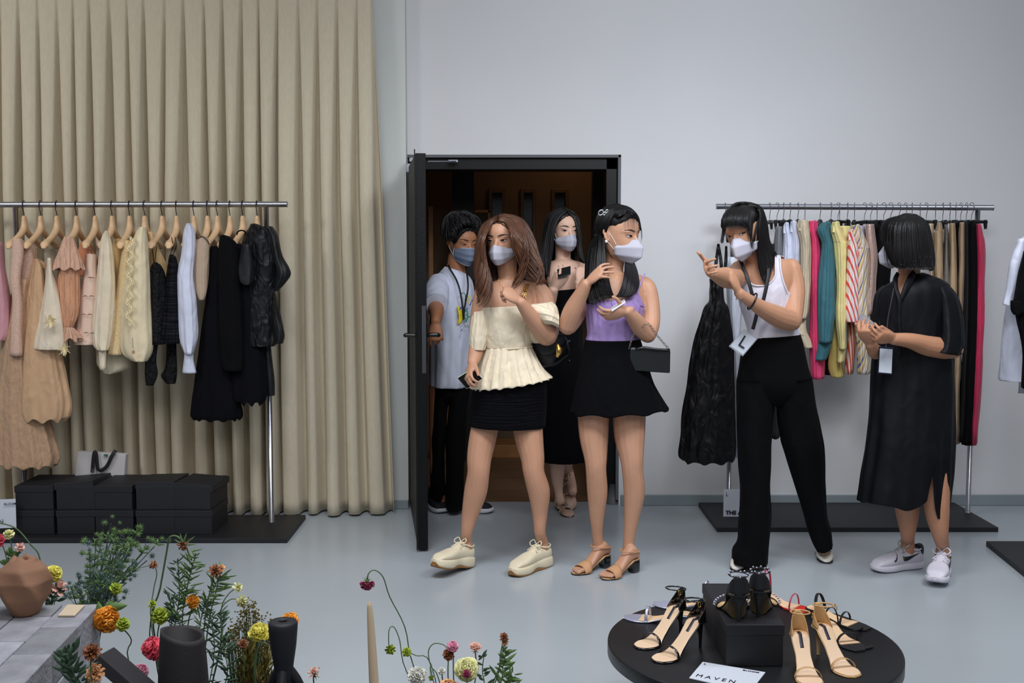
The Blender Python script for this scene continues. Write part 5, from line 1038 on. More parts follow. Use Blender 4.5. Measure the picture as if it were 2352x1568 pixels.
HL = [(55, 'holding the beige lace sleeved gown, first in view from the left'), (93, 'holding the long beige twisted-neck gown'), (130, 'holding the cream skirt with daisies'), (175, 'inside the pleated peach top'), (218, 'holding the pale pink strappy top with slits'), (257, 'inside the sheer cream blouse'), (297, 'holding the straw coloured lace dress'), (332, 'inside the cream appliqué balloon dress'), (372, 'holding the black camisole by thin straps'),
      (405, 'holding the black tiered strappy top'), (445, 'inside the white shirt among dark clothes'), (476, 'inside the taupe sheer blouse'), (499, 'holding the black gown beside the taupe blouse'), (528, 'inside the plain black dress'), (557, 'narrow-looking, with a black strap round its end'), (590, 'inside the sheer black blouse next to the upright post')]
wh = None
for i, (u, tx) in enumerate(HL):
    x = P(u, 480, YLR).x; L_ = 'pale wooden hanger ' + tx; loc = (x, YLR, zL)
    if wh is None: wh = wood_hanger(L_); wh.location = loc
    else: dup(wh, loc, rad(random.uniform(-5, 5)), L_)
S = dict(alpha=.86)
tul = cloth('tan_tulle', (196, 160, 130), .95, alpha=.88, bump=.4, noise_=.08, bscale=30); lace = cloth('blush_lace', (212, 178, 160), .9, alpha=.9, noise_=.25, nscale=None) if False else mat('blush_lace', (212, 178, 160), .9, noise_=.18, nscale=160, bump=.4, bscale=120)
o = gar('gown', 'floor length tan tulle gown with lace sleeve, first in view on the left rail', 'dress', [(640, 36, 74), (720, 20, 68), (800, 4, 70), (900, -14, 92), (1000, -26, 124), (1045, -30, 136), (1066, -24, 130)], tul, 5.93, .14, fold=(.01, .06, 13, 0), n=110, hem=.01)
gpart(o, 'lace_sleeve', [(548, 30, 50), (580, 26, 56), (640, 22, 50), (700, 26, 54), (760, 25, 50), (816, 24, 50)], lace, 5.80, .035)
gpart(o, 'bodice', [(553, 52, 76), (590, 42, 82), (640, 36, 76), (670, 36, 74)], lace, 5.92, .10)
sat = cloth('beige_satin', (202, 164, 128), .6, bump=.4, bscale=14)
o = gar('gown', 'long beige satin gown gathered to a knot at the neck, second on the left rail', 'dress', [(594, 80, 88), (612, 75, 98), (660, 64, 108), (740, 50, 124), (840, 36, 146), (915, 28, 162), (950, 34, 160), (962, 44, 150)], sat, 5.87, .10, fold=(.03, .07, 9, .4), n=110, hem=.012)
gpart(o, 'neck_drape', [(596, 84, 90), (604, 88, 104), (618, 94, 114)], sat, 5.86, .03)
one(tube([P(74, 570, 5.82), P(79, 585, 5.84), P(83, 598, 5.85)], .0018, 5), 'shoulder_strap', sat, o); one(tube([P(84, 570, 5.84), P(83, 585, 5.85), P(83, 598, 5.85)], .0018, 5), 'shoulder_strap', sat, o)
def petals(c, r, n, R_=1.0, flat=.25, k=6):
    q = MB()
    for i in range(n):
        a = i * 2.399; rr = r * (.55 + .45 * (i % 3) / 2); d = V(cos(a), -.25 - .5 * ((i * 7) % 5) / 5, sin(a)).normalized()
        q.add(tube([c, c + d * rr * .6, c + d * rr], [(.002, .001), (.0042, .001), (.001, .001)], 5, 5))
    return q
crm = cloth('cream_cotton', (230, 216, 194), .85, bump=.4)
o = gar('skirt', 'short cream skirt with fabric daisies at the hem, hung from thin straps', 'skirt', [(592, 108, 118), (640, 106, 124), (674, 101, 134), (700, 95, 140), (750, 86, 147), (792, 78, 153), (801, 79, 152)], crm, 5.80, .075, fold=(.02, .05, 6, 1))
petals(P(116, 738, 5.70), .045, 46).build('daisy', mat('pale_daisy', (240, 224, 180), .8), o); petals(P(148, 801, 5.72), .042, 36).build('daisy', MC['pale_daisy'], o); petals(P(105, 790, 5.71), .014, 14).build('daisy', mat('pearl', (238, 232, 224), .2), o)
pe = cloth('peach_plisse', (224, 164, 128), .8, bump=1, bscale=30, stretch=(3, 3, .15))
o = gar('top', 'pleated peach top with flared cape shoulders and a ruffled end', 'top', [(592, 142, 178), (650, 134, 181), (720, 139, 178), (752, 147, 166)], pe, 5.80, .055, fold=(.03, .05, 16, 0), n=110)
gpart(o, 'cape', [(543, 148, 166), (556, 143, 172), (580, 134, 180), (603, 124, 189), (618, 117, 193)], cloth('peach_pale', (234, 186, 160), .8, bump=1, bscale=30, stretch=(3, 3, .15)), 5.77, .05, fold=(.02, .10, 8, 2), n=90, hem=.008)
gpart(o, 'ruffle', [(750, 148, 165), (762, 142, 176), (780, 131, 190)], MC['peach_pale'], 5.79, .05, fold=(.05, .22, 7, 0), n=90, hem=.012)
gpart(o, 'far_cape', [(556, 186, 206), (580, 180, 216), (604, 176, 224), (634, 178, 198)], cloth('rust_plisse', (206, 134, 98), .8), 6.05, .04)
bl = cloth('blush_cotton', (228, 198, 180), .8)
o = gar('top', 'pale blush strappy top with rows of small slits beside the peach top', 'top', [(583, 197, 218), (600, 195, 221), (690, 185, 224), (775, 172, 221), (790, 170, 219)], bl, 5.85, .07, fold=(0, .03, 5, 0))
for (a, b_) in ((206, 637), (212, 638), (196, 680), (210, 680), (192, 722), (206, 722), (198, 764), (212, 765)): one(tube([P(a - 6, b_ + 1, 5.775), P(a, b_ - 1, 5.765), P(a + 6, b_ + 1, 5.775)], [(.001, .001), (.0028, .001), (.001, .001)], 6, ref=(0, 1, 0)), 'slit', mat('slit_shadow_colour', (150, 110, 92), .8), o)  # no openings cut; the shade inside each slit is a darker strip
for a in (203, 208): one(tube([P(a - 1, 570, 5.81), P(206, 586, 5.84)], .0018, 5), 'shoulder_strap', bl, o)
sh_ = cloth('sheer_cream', (234, 220, 194), .85, alpha=.93); sh2 = cloth('sheer_cream_fine', (226, 216, 190), .9, alpha=.38)
o = gar('blouse', 'sheer cream blouse with a long gathered sleeve ending in a narrow cuff', 'blouse', [(530, 240, 249), (545, 232, 254), (572, 227, 258), (650, 221, 262), (730, 212, 260), (785, 214, 252), (803, 224, 246)], sh_, 5.80, .06, fold=(.02, .06, 11, 1), n=90)
gpart(o, 'cuff', [(800, 227, 243), (848, 230, 241)], crm, 5.80, .022); gpart(o, 'tulle_hem', [(798, 218, 286), (835, 221, 300), (848, 232, 290), (856, 240, 262)], sh2, 5.9, .07)
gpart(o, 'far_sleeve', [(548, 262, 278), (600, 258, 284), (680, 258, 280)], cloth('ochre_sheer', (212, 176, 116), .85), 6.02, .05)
o = gar('dress', 'straw coloured lace dress narrow at the top, between two cream garments', 'dress', [(552, 284, 300), (600, 276, 300), (700, 263, 298), (780, 250, 292), (812, 246, 286)], mat('straw_lace', (222, 196, 150), .9, noise_=.16, nscale=120, bump=.6, bscale=100), 5.86, .08, fold=(.01, .04, 7, 0))
o = gar('dress', 'cream balloon dress with floral appliqué down one side and a rounded hem', 'dress', [(522, 319, 334), (540, 308, 338), (580, 296, 342), (680, 287, 346), (740, 281, 349), (785, 278, 350), (812, 284, 345), (828, 302, 336)], cloth('ivory_organza', (228, 212, 178), .8), 5.78, .08, fold=(.02, .04, 6, 2), n=80)
random.seed(8); q = MB()
for i in range(46):
    v_ = 545 + i * 4.4; c = P(300 + 6 * sin(i * .9) - (v_ - 545) * .02, v_, 5.685); q.add(petals(c, .016, 6).v and (petals(c, .016, 6).v, petals(c, .016, 6).f))
q.build('floral_applique', mat('applique_cream', (238, 224, 180), .7), o)
one(tube([P(304, 775, 5.68), P(306, 800, 5.68)], .001, 5), 'thread_stem', mat('dark_thread', (60, 40, 34), .8), o); one(petals(P(306, 808, 5.68), .014, 14).v and (petals(P(306, 808, 5.68), .014, 14).v, petals(P(306, 808, 5.68), .014, 14).f), 'daisy', MC['peach_pale'], o)
o = gar('blouse', 'deep cream blouse mostly hidden between the balloon dress and the black camisole', 'blouse', [(532, 338, 352), (570, 342, 368), (620, 342, 386), (660, 342, 380)], cloth('deep_cream', (214, 182, 132), .85), 5.98, .06)
lc = cloth('black_lace', (12, 12, 17), .6, sheen=0, spec=.25, bump=1, bscale=50); bt = cloth('black_tiered', (12, 12, 18), .6, sheen=0, spec=.2, bump=1.2, bscale=18, stretch=(.2, .2, 4)); bv = cloth('black_crepe', (6, 6, 8), .9, sheen=0, spec=.15); bn = cloth('black_tulle', (8, 8, 14), .95, sheen=0, spec=.15, alpha=.97)
o = gar('camisole', 'black lace camisole on thin straps with two hanging lace ties', 'camisole', [(602, 352, 360), (612, 345, 372), (640, 341, 380), (720, 338, 380), (790, 340, 376)], lc, 5.80, .05)
gpart(o, 'lace_tie', [(785, 340, 360), (830, 336, 356), (858, 334, 358), (884, 336, 350)], lc, 5.80, .02); gpart(o, 'lace_tie', [(760, 382, 404), (840, 382, 406), (862, 370, 404), (880, 384, 400)], lc, 5.86, .02)
for p_ in ((349, 354), (360, 355)): one(tube([P(p_[0], 566, 5.81), P(p_[1], 604, 5.80)], .0018, 5), 'shoulder_strap', bv, o)
o = gar('top', 'black top with stitched tiers hanging from one looped strap', 'top', [(584, 390, 398), (600, 386, 408), (680, 376, 412), (740, 370, 412), (788, 363, 411)], bt, 5.80, .05)
for p_ in ((394, 390), (402, 396)): one(tube([P(p_[0], 544, 5.81), P(p_[0] + 3, 565, 5.81), P(p_[1], 588, 5.80)], .0018, 5), 'shoulder_strap', bv, o)
o = gar('shirt', 'crisp white shirt with a long cuffed sleeve between black and taupe garments', 'shirt', [(513, 429, 437), (525, 424, 444), (550, 418, 448), (590, 413, 448), (645, 405, 444), (720, 408, 450), (775, 412, 451), (812, 424, 443)], cloth('bright_white_cotton', (212, 216, 236), .8, bump=.7), 5.79, .05, fold=(.04, .10, 5, 2))
gpart(o, 'cuff', [(810, 424, 444), (830, 423, 444), (856, 421, 449)], MC['bright_white_cotton'], 5.79, .028)
o = gar('blouse', 'taupe sheer blouse with a dark neck cord and short puffed sleeve', 'blouse', [(543, 458, 474), (560, 447, 480), (600, 441, 480), (640, 443, 478), (670, 450, 474), (688, 458, 468)], cloth('taupe_sheer', (186, 162, 140), .85, alpha=.93), 5.82, .05, fold=(.02, .05, 6, 0))
one(tube([P(452, 548, 5.79), P(464, 543, 5.77), P(474, 550, 5.77), P(482, 562, 5.79)], .002, 6), 'neck_cord', bv, o)
m_hem = MB()
o = gar('gown', 'long black gown with a frayed tulle hem, the longest of the dark dresses', 'dress', [(565, 487, 500), (590, 480, 512), (700, 470, 522), (800, 458, 532), (900, 446, 546), (950, 440, 556), (962, 444, 552)], bn, 5.87, .08, fold=(.0, .06, 11, 0), n=100, hem=.006)
random.seed(4); q = MB()
for i in range(90):
    u_ = 441 + i * 1.26; c = P(u_, 958, 5.79 + .02 * sin(i)); q.add(tube([c, c + V(random.uniform(-.006, .006), 0, -random.uniform(.008, .02))], [.0016, .0004], 4, 2))
q.build('frayed_hem', bv, o)
o = gar('dress', 'plain black dress with wide straps over a wooden hanger', 'dress', [(540, 508, 516), (548, 505, 530), (580, 503, 545), (700, 500, 556), (820, 506, 562), (850, 512, 560)], bv, 5.80, .06, fold=(0, .03, 5, 0))
o = gar('skirt', 'dark navy-black layered tulle skirt near the upright post', 'skirt', [(560, 540, 560), (640, 540, 596), (780, 534, 608), (880, 528, 614), (915, 534, 612), (924, 542, 604)], bn, 5.86, .08, fold=(.0, .06, 10, 0), n=90, hem=.012)
one(tube(arc(P(554, 536, 5.80), V(.022, 0, 0), V(0, .012, .016), -20, 200, 12), .004, 6), 'waist_loop', bv, o)
og = cloth('black_organza', (14, 15, 19), .5, sheen=0, spec=.3, alpha=.93, bump=.8, bscale=20); og2 = cloth('black_organza_fine', (24, 26, 30), .5, alpha=.72, sheen=0)
o = gar('blouse', 'sheer black organza blouse with ruffled sleeves, last on the left rail', 'blouse', [(514, 579, 586), (524, 574, 608), (545, 562, 622), (600, 556, 628), (700, 560, 630), (780, 556, 634), (794, 560, 632)], og, 5.84, .07, fold=(.02, .04, 7, 0))
gpart(o, 'sleeve', [(520, 604, 626), (545, 612, 640), (590, 620, 652), (615, 626, 664), (632, 626, 667), (650, 624, 656), (668, 622, 640)], og2, 5.9, .06, fold=(.02, .08, 6, 0)); gpart(o, 'far_ruffle', [(672, 620, 634), (720, 620, 642), (765, 622, 651), (788, 622, 646)], og2, 5.92, .05, fold=(.02, .08, 5, 0)); gpart(o, 'sleeve', [(560, 558, 578), (600, 552, 584), (625, 548, 587), (645, 550, 586), (654, 558, 578)], og2, 5.76, .035)
gpart(o, 'trailing_hem', [(785, 600, 620), (850, 606, 626), (908, 612, 630)], og2, 5.9, .03)
o = gar('dress', 'rose pink garment cut off by the left edge of the photo', 'dress', [(556, -30, 4), (620, -30, 12), (700, -30, 22), (760, -30, 20), (781, -28, 12)], cloth('rose_pink', (204, 150, 160), .8), 5.88, .08, fold=(.01, .05, 6, 0))
# ---- right rail garments
hk = [1666, 1768, 1785, 1800, 1815, 1833, 1849, 1884, 1909, 1925, 1929, 1947, 1963, 1986, 2000, 2015, 2030, 2046, 2065, 2080, 2095, 2114, 2128, 2149, 2166, 2182, 2196, 2207, 2220, 2232]
shirt_h = {1800, 1815, 1833, 1849, 1884, 1909, 1947, 1666}
bh = ch_ = None; random.seed(11)
near_ = {1768: 'just right of the pointing woman', 1785: 'above the grey sheer top', 1925: 'left of a close pair, above the yellow smocked skirt', 1929: 'right of a close pair, above the yellow smocked skirt', 1963: 'above the straw and blue striped shirt', 1986: 'above the left waist of the mauve trousers', 2000: 'above the middle of the mauve trousers', 2015: 'above the right waist of the mauve trousers',
 2030: 'above the left edge of the bobbed hair', 2046: 'above the fringe of the bobbed hair', 2065: 'above the left part of the bobbed crown', 2080: 'left of the crown of the bobbed hair', 2095: 'straight above the crown of the bobbed hair', 2114: 'right of the crown of the bobbed hair', 2128: 'above the cream trousers', 2149: 'above the widest khaki trousers', 2166: 'above the grey checked trousers', 2182: 'above the narrower khaki trousers', 2196: 'above the black trousers between khaki and brown', 2207: 'above the brown shiny trousers', 2220: 'above the long black trousers', 2232: 'last on the rail, beside the crimson trousers',
 1666: 'carrying the black crinkled gown', 1800: 'in the first white shirt', 1815: 'in the second white shirt', 1833: 'in the beige shirt', 1849: 'in the hot pink shirt', 1884: 'in the teal shirt', 1909: 'in the butter yellow shirt', 1947: 'in the red and white striped shirt'}
for i, u in enumerate(hk):
    x = P(u, 480, YRR).x; rz = rad(random.uniform(-22, 22)) if u not in shirt_h else rad(random.uniform(-16, 6)); loc = (x, YRR, zR)
    if u in shirt_h:
        if bh is None: bh = black_hanger('black shirt hanger ' + near_[u], 'black shirt hangers on the right rail'); bh.location = loc; bh.rotation_euler = (0, 0, rz)
        else: dup(bh, loc, rz, 'black shirt hanger ' + near_[u])
    else:
        if ch_ is None: ch_ = clip_hanger('black clip hanger ' + near_[u], 'black clip hangers on the right rail'); ch_.location = loc; ch_.rotation_euler = (0, 0, rz)
        else: dup(ch_, loc, rz, 'black clip hanger ' + near_[u])
taf = cloth('black_taffeta', (9, 9, 12), .55, sheen=0, spec=.3, bump=1.0, bscale=16)
o = gar('gown', 'black crinkled strapless-looking gown hanging from long thin straps at the end of the right rail', 'dress', [(640, 1628, 1664), (668, 1627, 1665), (692, 1628, 1667), (715, 1614, 1676), (800, 1592, 1682), (900, 1576, 1687), (1000, 1566, 1687), (1044, 1563, 1685), (1058, 1572, 1682)], taf, 5.93, .11, fold=(.03, .07, 8, 0), n=110, hem=.008, wr=.007)
o['label'] = 'full black crinkled gown on thin straps at the left end of the right rail'
for a in ([(1650, 560), (1645, 600), (1640, 642)], [(1650, 560), (1656, 600), (1658, 642)], [(1668, 565), (1667, 600), (1662, 642)]): one(tube([P(x, y, 5.92) for x, y in a], [(.006, .002), (.009, .002), (.008, .002)], 6, ref=(0, 1, 0)), 'shoulder_strap', taf, o)
sw = cloth('soft_white', (206, 210, 222), .8); 
gar('dress', 'white crinkled dress showing between the black gown and the pointing woman', 'dress', [(590, 1668, 1698), (700, 1672, 1700), (800, 1676, 1702), (1000, 1684, 1704), (1045, 1686, 1702)], sw, 6.1, .08)
gar('trousers', 'dark green-black garment seen between the legs of the wide trousers', 'trousers', [(560, 1768, 1800), (700, 1768, 1798), (900, 1771, 1792), (1003, 1773, 1789)], cloth('dark_bottle', (20, 28, 30), .8, sheen=0), 6.12, .08)
gar('top', 'grey sheer top on black clips beside the pointing woman', 'top', [(520, 1782, 1798), (580, 1778, 1800), (680, 1776, 1802)], cloth('grey_sheer', (120, 122, 126), .8, alpha=.9), 6.06, .07)
w2 = cloth('cool_white_poplin', (214, 218, 236), .75, bscale=12)
def shirt(label, m, rows, cuffs=None, Y=6.05, d=.08, name='shirt', cm=None, fold=(.05, .09, 5, 1.0)):
    o = gar(name, label, 'shirt', rows, m, Y, d, fold=fold)
    v0, a, b_ = rows[0][:3]
    one(tube([P(a + 1, v0 + 24, Y - .06), P(a + (b_ - a) * .3, v0 + 8, Y - .05), P(b_ - 1, v0 + 2, Y - .02), P(b_ + 3, v0 + 14, Y - .02)], [(.006, .010), (.010, .012), (.010, .012), (.005, .008)], 8, ref=(0, 1, 0)), 'collar', m, o)
    for c in cuffs or []: gpart(o, 'cuff', c, cm or m, Y, .035)
    return o
shirt('first white shirt on the right rail, sheer below the yoke', w2, [(512, 1801, 1809), (530, 1797, 1816), (556, 1799, 1820), (640, 1797, 1822), (760, 1800, 1824)])
shirt('second white shirt on the right rail, beside the beige one', w2, [(509, 1817, 1827), (530, 1816, 1832), (566, 1820, 1838), (680, 1818, 1838), (780, 1822, 1840)], Y=6.02)
shirt('beige shirt with crumpled rolled cuffs', cloth('beige_poplin', (208, 192, 164), .8), [(506, 1836, 1853), (525, 1832, 1858), (560, 1838, 1862), (600, 1838, 1863), (700, 1836, 1860), (730, 1834, 1854)], [[(726, 1832, 1854), (748, 1830, 1852), (770, 1834, 1854)], [(760, 1830, 1852), (780, 1838, 1860), (798, 1846, 1865)]], Y=5.98)
shirt('hot pink shirt between beige and teal', cloth('hot_pink', (222, 62, 112), .7), [(508, 1857, 1874), (530, 1854, 1879), (560, 1860, 1885), (640, 1858, 1888), (760, 1862, 1886), (820, 1862, 1890), (868, 1864, 1890)], Y=6.04)
te = cloth('teal_poplin', (52, 106, 118), .7)
o = shirt('teal shirt with a long cuffed sleeve', te, [(511, 1891, 1905), (528, 1879, 1906), (550, 1886, 1911), (566, 1888, 1915), (620, 1883, 1919), (700, 1879, 1918), (750, 1881, 1912), (785, 1884, 1907)], [[(780, 1883, 1907), (800, 1878, 1904), (826, 1873, 1897)]], Y=5.97)
gar('skirt', 'black skirt hem showing below the teal shirt', 'skirt', [(700, 1888, 1912), (800, 1886, 1914), (858, 1888, 1914)], bv, 6.12, .06)
ye = cloth('butter_yellow', (232, 216, 148), .75)
o = shirt('butter yellow shirt with a long sleeve beside teal', ye, [(510, 1913, 1925), (528, 1908, 1932), (553, 1912, 1944), (565, 1914, 1948), (640, 1920, 1946), (720, 1921, 1944), (780, 1925, 1944), (800, 1926, 1944)], [[(798, 1925, 1944), (832, 1923, 1939)]], Y=5.98)
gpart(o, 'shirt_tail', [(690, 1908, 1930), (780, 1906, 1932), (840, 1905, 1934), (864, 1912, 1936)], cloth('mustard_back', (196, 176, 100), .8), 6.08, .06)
gar('skirt', 'smocked yellow skirt clipped by its waistband', 'skirt', [(519, 1927, 1954), (545, 1930, 1956), (620, 1936, 1952), (700, 1936, 1950)], ye, 6.12, .05)
st = striped('red_white_stripes', (226, 84, 84), (236, 226, 224), 46, (.95, .0, .32), .36)
o = shirt('shirt with red and white diagonal stripes and an elbow sleeve', st, [(527, 1951, 1957), (545, 1949, 1964), (566, 1947, 1971), (600, 1945, 1973), (700, 1941, 1974), (722, 1941, 1974), (738, 1944, 1973)], Y=5.97)
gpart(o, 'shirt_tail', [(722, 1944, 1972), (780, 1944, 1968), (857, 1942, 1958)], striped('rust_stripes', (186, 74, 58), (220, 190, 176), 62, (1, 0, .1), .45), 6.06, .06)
mu = striped('multicolour_stripes', (214, 196, 160), (96, 110, 170), 26, (.9, 0, -.25), .3, [(.42, (226, 206, 150)), (.62, (190, 160, 130)), (.8, (226, 222, 220))])
o = shirt('shirt in muted blue, straw and tan stripes', mu, [(517, 1959, 1972), (535, 1958, 1980), (568, 1966, 1994), (575, 1968, 1995), (650, 1962, 1996), (720, 1962, 1995), (800, 1968, 1997), (857, 1969, 1999)], Y=6.0)
o = gar('trousers', 'shimmering mauve trousers held by black clips', 'trousers', [(515, 1988, 2008), (545, 1988, 2012), (590, 1992, 2016), (650, 1990, 2014), (720, 1985, 2008)], mat('mauve_shimmer', (188, 160, 152), .35, .2, bump=.6, bscale=50), 6.05, .08)
gar('skirt', 'black skirt clipped beside the mauve trousers, behind the bobbed hair', 'skirt', [(515, 2012, 2032), (600, 2006, 2044), (700, 2002, 2040), (760, 2004, 2036)], bv, 6.08, .08)
gar('top', 'grey-lilac shiny top behind the striped shirts', 'top', [(518, 1970, 1984), (560, 1972, 1990), (640, 1978, 1992)], cloth('lilac_grey', (176, 170, 184), .6), 6.12, .05)
def pants(label, m, rows, Y=6.1, d=.09): return gar('trousers', label, 'trousers', rows, m, Y, d, fold=(.02, .10, 4, random.random() * 6), n=40)
pants('cream trousers half hidden by the bobbed hair', cloth('cream_twill', (208, 190, 160), .8), [(514, 2132, 2143), (545, 2134, 2144), (640, 2134, 2147), (760, 2134, 2148)])
kh = cloth('khaki_twill', (178, 150, 116), .75); kd = cloth('khaki_shiny', (156, 130, 102), .6)
pants('widest khaki trousers right of the bobbed hair', kh, [(511, 2152, 2163), (530, 2147, 2168), (545, 2144, 2168), (640, 2146, 2167), (760, 2146, 2168), (900, 2150, 2170)], 6.04)
pants('grey checked trousers between two khaki pairs', mat('grey_check', (132, 126, 120), .85, noise_=.35, nscale=150), [(516, 2168, 2176), (545, 2168, 2179), (640, 2167, 2182), (760, 2168, 2184)], 6.06)
pants('khaki trousers right of the checked pair, narrower', kh, [(513, 2181, 2193), (540, 2179, 2195), (600, 2179, 2199), (680, 2180, 2199), (850, 2186, 2202), (1015, 2190, 2204)], 6.06)
pants('black trousers between the narrow khaki and the brown pair', bv, [(512, 2194, 2204), (545, 2194, 2206), (700, 2196, 2208), (1010, 2198, 2212)], 6.1)
pants('brown shiny trousers beside the long black pairs', kd, [(511, 2206, 2215), (545, 2203, 2216), (600, 2202, 2217), (700, 2200, 2214), (850, 2192, 2208), (1014, 2186, 2204)], 6.05)
pants('long black trousers left of the last black pair', cloth('black_wool', (11, 11, 16), .85, sheen=0), [(510, 2215, 2227), (560, 2214, 2231), (700, 2212, 2234), (900, 2206, 2228), (1010, 2204, 2222)], 6.05)
pants('long black trousers next to the crimson pair', bv, [(508, 2226, 2240), (560, 2224, 2244), (700, 2222, 2246), (900, 2214, 2240), (1017, 2210, 2234)], 6.02)
pants('crimson trousers, last on the right rail', cloth('crimson', (196, 38, 82), .65), [(515, 2243, 2252), (540, 2242, 2256), (556, 2243, 2259), (620, 2244, 2261), (800, 2240, 2258), (1018, 2226, 2243)], 6.03)
# ---- garments at the far right edge
o = gar('shirt', 'white shirt hanging at the right edge of the photo', 'shirt', [(544, 2346, 2375), (560, 2335, 2385), (620, 2326, 2390), (700, 2312, 2390), (780, 2304, 2390), (860, 2296, 2390), (872, 2298, 2388)], w2, 5.3, .10, fold=(0, .03, 6, 0))
gpart(o, 'sleeve', [(548, 2338, 2360), (600, 2322, 2352), (660, 2310, 2340), (694, 2303, 2330), (700, 2305, 2328)], w2, 5.15, .045)
o = gar('sweater', 'black sweater overlapping the white shirt at the right edge', 'sweater', [(576, 2350, 2390), (620, 2342, 2395), (680, 2330, 2395), (700, 2330, 2395), (800, 2348, 2395), (890, 2348, 2395)], bv, 5.05, .06)
gpart(o, 'cuff', [(690, 2324, 2346), (712, 2325, 2352), (722, 2330, 2346)], bv, 5.0, .03)
gar('shirt', 'second white shirt with its hem lower than its neighbour at the right edge', 'shirt', [(860, 2338, 2390), (900, 2338, 2390)], sw, 5.5, .08)
t = thing('clothes_rail', 'clothes rail cut off at the right edge with only its black base in view', 'clothes rail', (2.75, 5.3, 0))
b0 = G(2265, 1242, .026); b1 = G(2352, 1312, .026)
dx_ = (b1 - b0); pr_ = V(-dx_.y, dx_.x, 0).normalized(); pr_ = pr_ if pr_.x > 0 else -pr_
e1 = b0 + dx_ * 2.2; v_ = [b0, e1, e1 + pr_ * 1.4, b0 + V(1.9, 0, 0)]
one(prism(v_, 0, .026), 'base', m_bk, t, smooth=False, bev=.002)
zz = P(2352, 470, 5.3).z
one(tube([V(2.6, 5.25, zz), V(3.9, 5.1, zz)], .0155, 16), 'rail', m_steel, t); one(tube([V(3.2, 5.17, .026), V(3.2, 5.17, zz)], .014, 14), 'post', m_steel, t)
# ---- boxes, paper bag, sign cards
m_box = mat('black_card_box', (22, 22, 28), .6, bump=.12, bscale=90)
def shoe_box(label, w_, d_, h_, lid=.034):
    t = thing('shoe_box', label, 'box', (0, 0, 0), 'black shoe boxes under the left rail')
    MB().add(box(-w_ / 2, w_ / 2, -d_ / 2, d_ / 2, 0, h_ - .003)).build('box_body', m_box, t, smooth=False, local=True, bev=.002)
    l = MB().add(box(-w_ / 2 - .003, w_ / 2 + .003, -d_ / 2 - .003, d_ / 2 + .003, h_ - lid, h_)).build('lid', m_box, t, smooth=False, local=True, bev=.002); return t
lowx = [(82, 'leftmost'), (175, 'second from the left'), (265, 'middle'), (357, 'second from the right'), (446, 'rightmost')]
b1_ = None
for row in (0, 1):
    for i, (u, w_) in enumerate(lowx):
        x = P(u - 2 * row, 1200, 5.74).x; z = .0265 + (.128 if row else 0); lab = 'black shoe box in the %s row under the left rail, %s' % ('upper' if row else 'lower', w_)
        if b1_ is None: b1_ = shoe_box(lab, .198, .30, .127); r = b1_
        else: r = dup(b1_, (0, 0, 0), 0, lab)
        r.location = (x, 5.73 + .15 + (.012 * ((i * 3 + row) % 3)), z); r.rotation_euler = (0, 0, rad((0, 1, -1, 1.5, -2)[i] * (1.5 if row else .6)))
        if row and i in (1, 3, 4):
            l = [c for c in r.children if c.name.startswith('lid')][0]; l.rotation_euler = (rad((0, -3, 0, -3, -2)[i]), rad((0, -5, 0, -1, 4)[i]), 0); l.location.z += (0, .012, 0, .012, .004)[i]
bgp = thing('paper_bag', 'white paper carrier bag with black ribbon handles tucked behind the shoe boxes', 'bag', tuple(P(238, 1120, 6.12)))
A_ = [P(176, 1125, 6.08), P(290, 1125, 6.08), P(296, 1040, 6.08), P(186, 1034, 6.08)]
one(hexa(A_, .05), 'bag_body', mat('white_paper', (196, 192, 194), .6), bgp, smooth=False, bev=.003)
one(tube([P(212, 1085, 6.01), P(216, 1042, 6.01), P(221, 1042, 6.01), P(226, 1078, 6.01), P(244, 1072, 6.01), P(258, 1045, 6.01), P(266, 1034, 6.02)], [(.010, .0015)] * 7, 8, ref=(0, 1, 0)), 'ribbon_handle', m_lan, bgp)
one(tube(arc(P(243, 1043, 6.015), V(.006, 0, 0), V(0, 0, .006), 180, 360, 10), .006, 6), 'green_seal', mat('green_seal', (48, 110, 84), .5), bgp)
m_ink = mat('ink_black', (22, 24, 38), .6); m_card = mat('white_card', (204, 210, 222), .6)
cd_ = thing('sign_card', 'white sign card leaning on the shoe boxes at the left edge of the photo', 'sign', tuple(P(0, 1213, 5.68)))
one(hexa([P(-75, 1216, 5.69), P(38, 1211, 5.69), P(36, 1145, 5.70), P(-77, 1150, 5.70)], .003), 'card', m_card, cd_, smooth=False)
fx = P(36, 1145, 5.68) - P(-77, 1150, 5.68); fy = P(36, 1145, 5.68) - P(38, 1211, 5.68)
text('lettering', 'BLOOM', .0165, frameM(P(9, 1160, 5.683), fx, fy), m_ink, cd_, bold=.0002, sx=1.1); text('lettering', 'M A V E N', .034, frameM(P(-58, 1205, 5.68), fx, fy), m_ink, cd_, sx=1.0)
cd_ = thing('sign_card', 'white sign card on the right rail base partly hidden by the wide trousers', 'sign', tuple(P(1690, 1188, 6.15)))
one(hexa([P(1661, 1188, 6.13), P(1745, 1188, 6.13), P(1745, 1123, 6.15), P(1662, 1123, 6.15)], .003), 'card', m_card, cd_, smooth=False)
fx = V(1, 0, 0); fy = V(0, 0, 1)
text('lettering', 'L', .030, frameM(P(1667, 1139, 6.135), fx, fy), m_ink, cd_); text('lettering', 'THE A', .0305, frameM(P(1667, 1181, 6.125), fx, fy), m_ink, cd_, bold=.0012, sx=1.05)
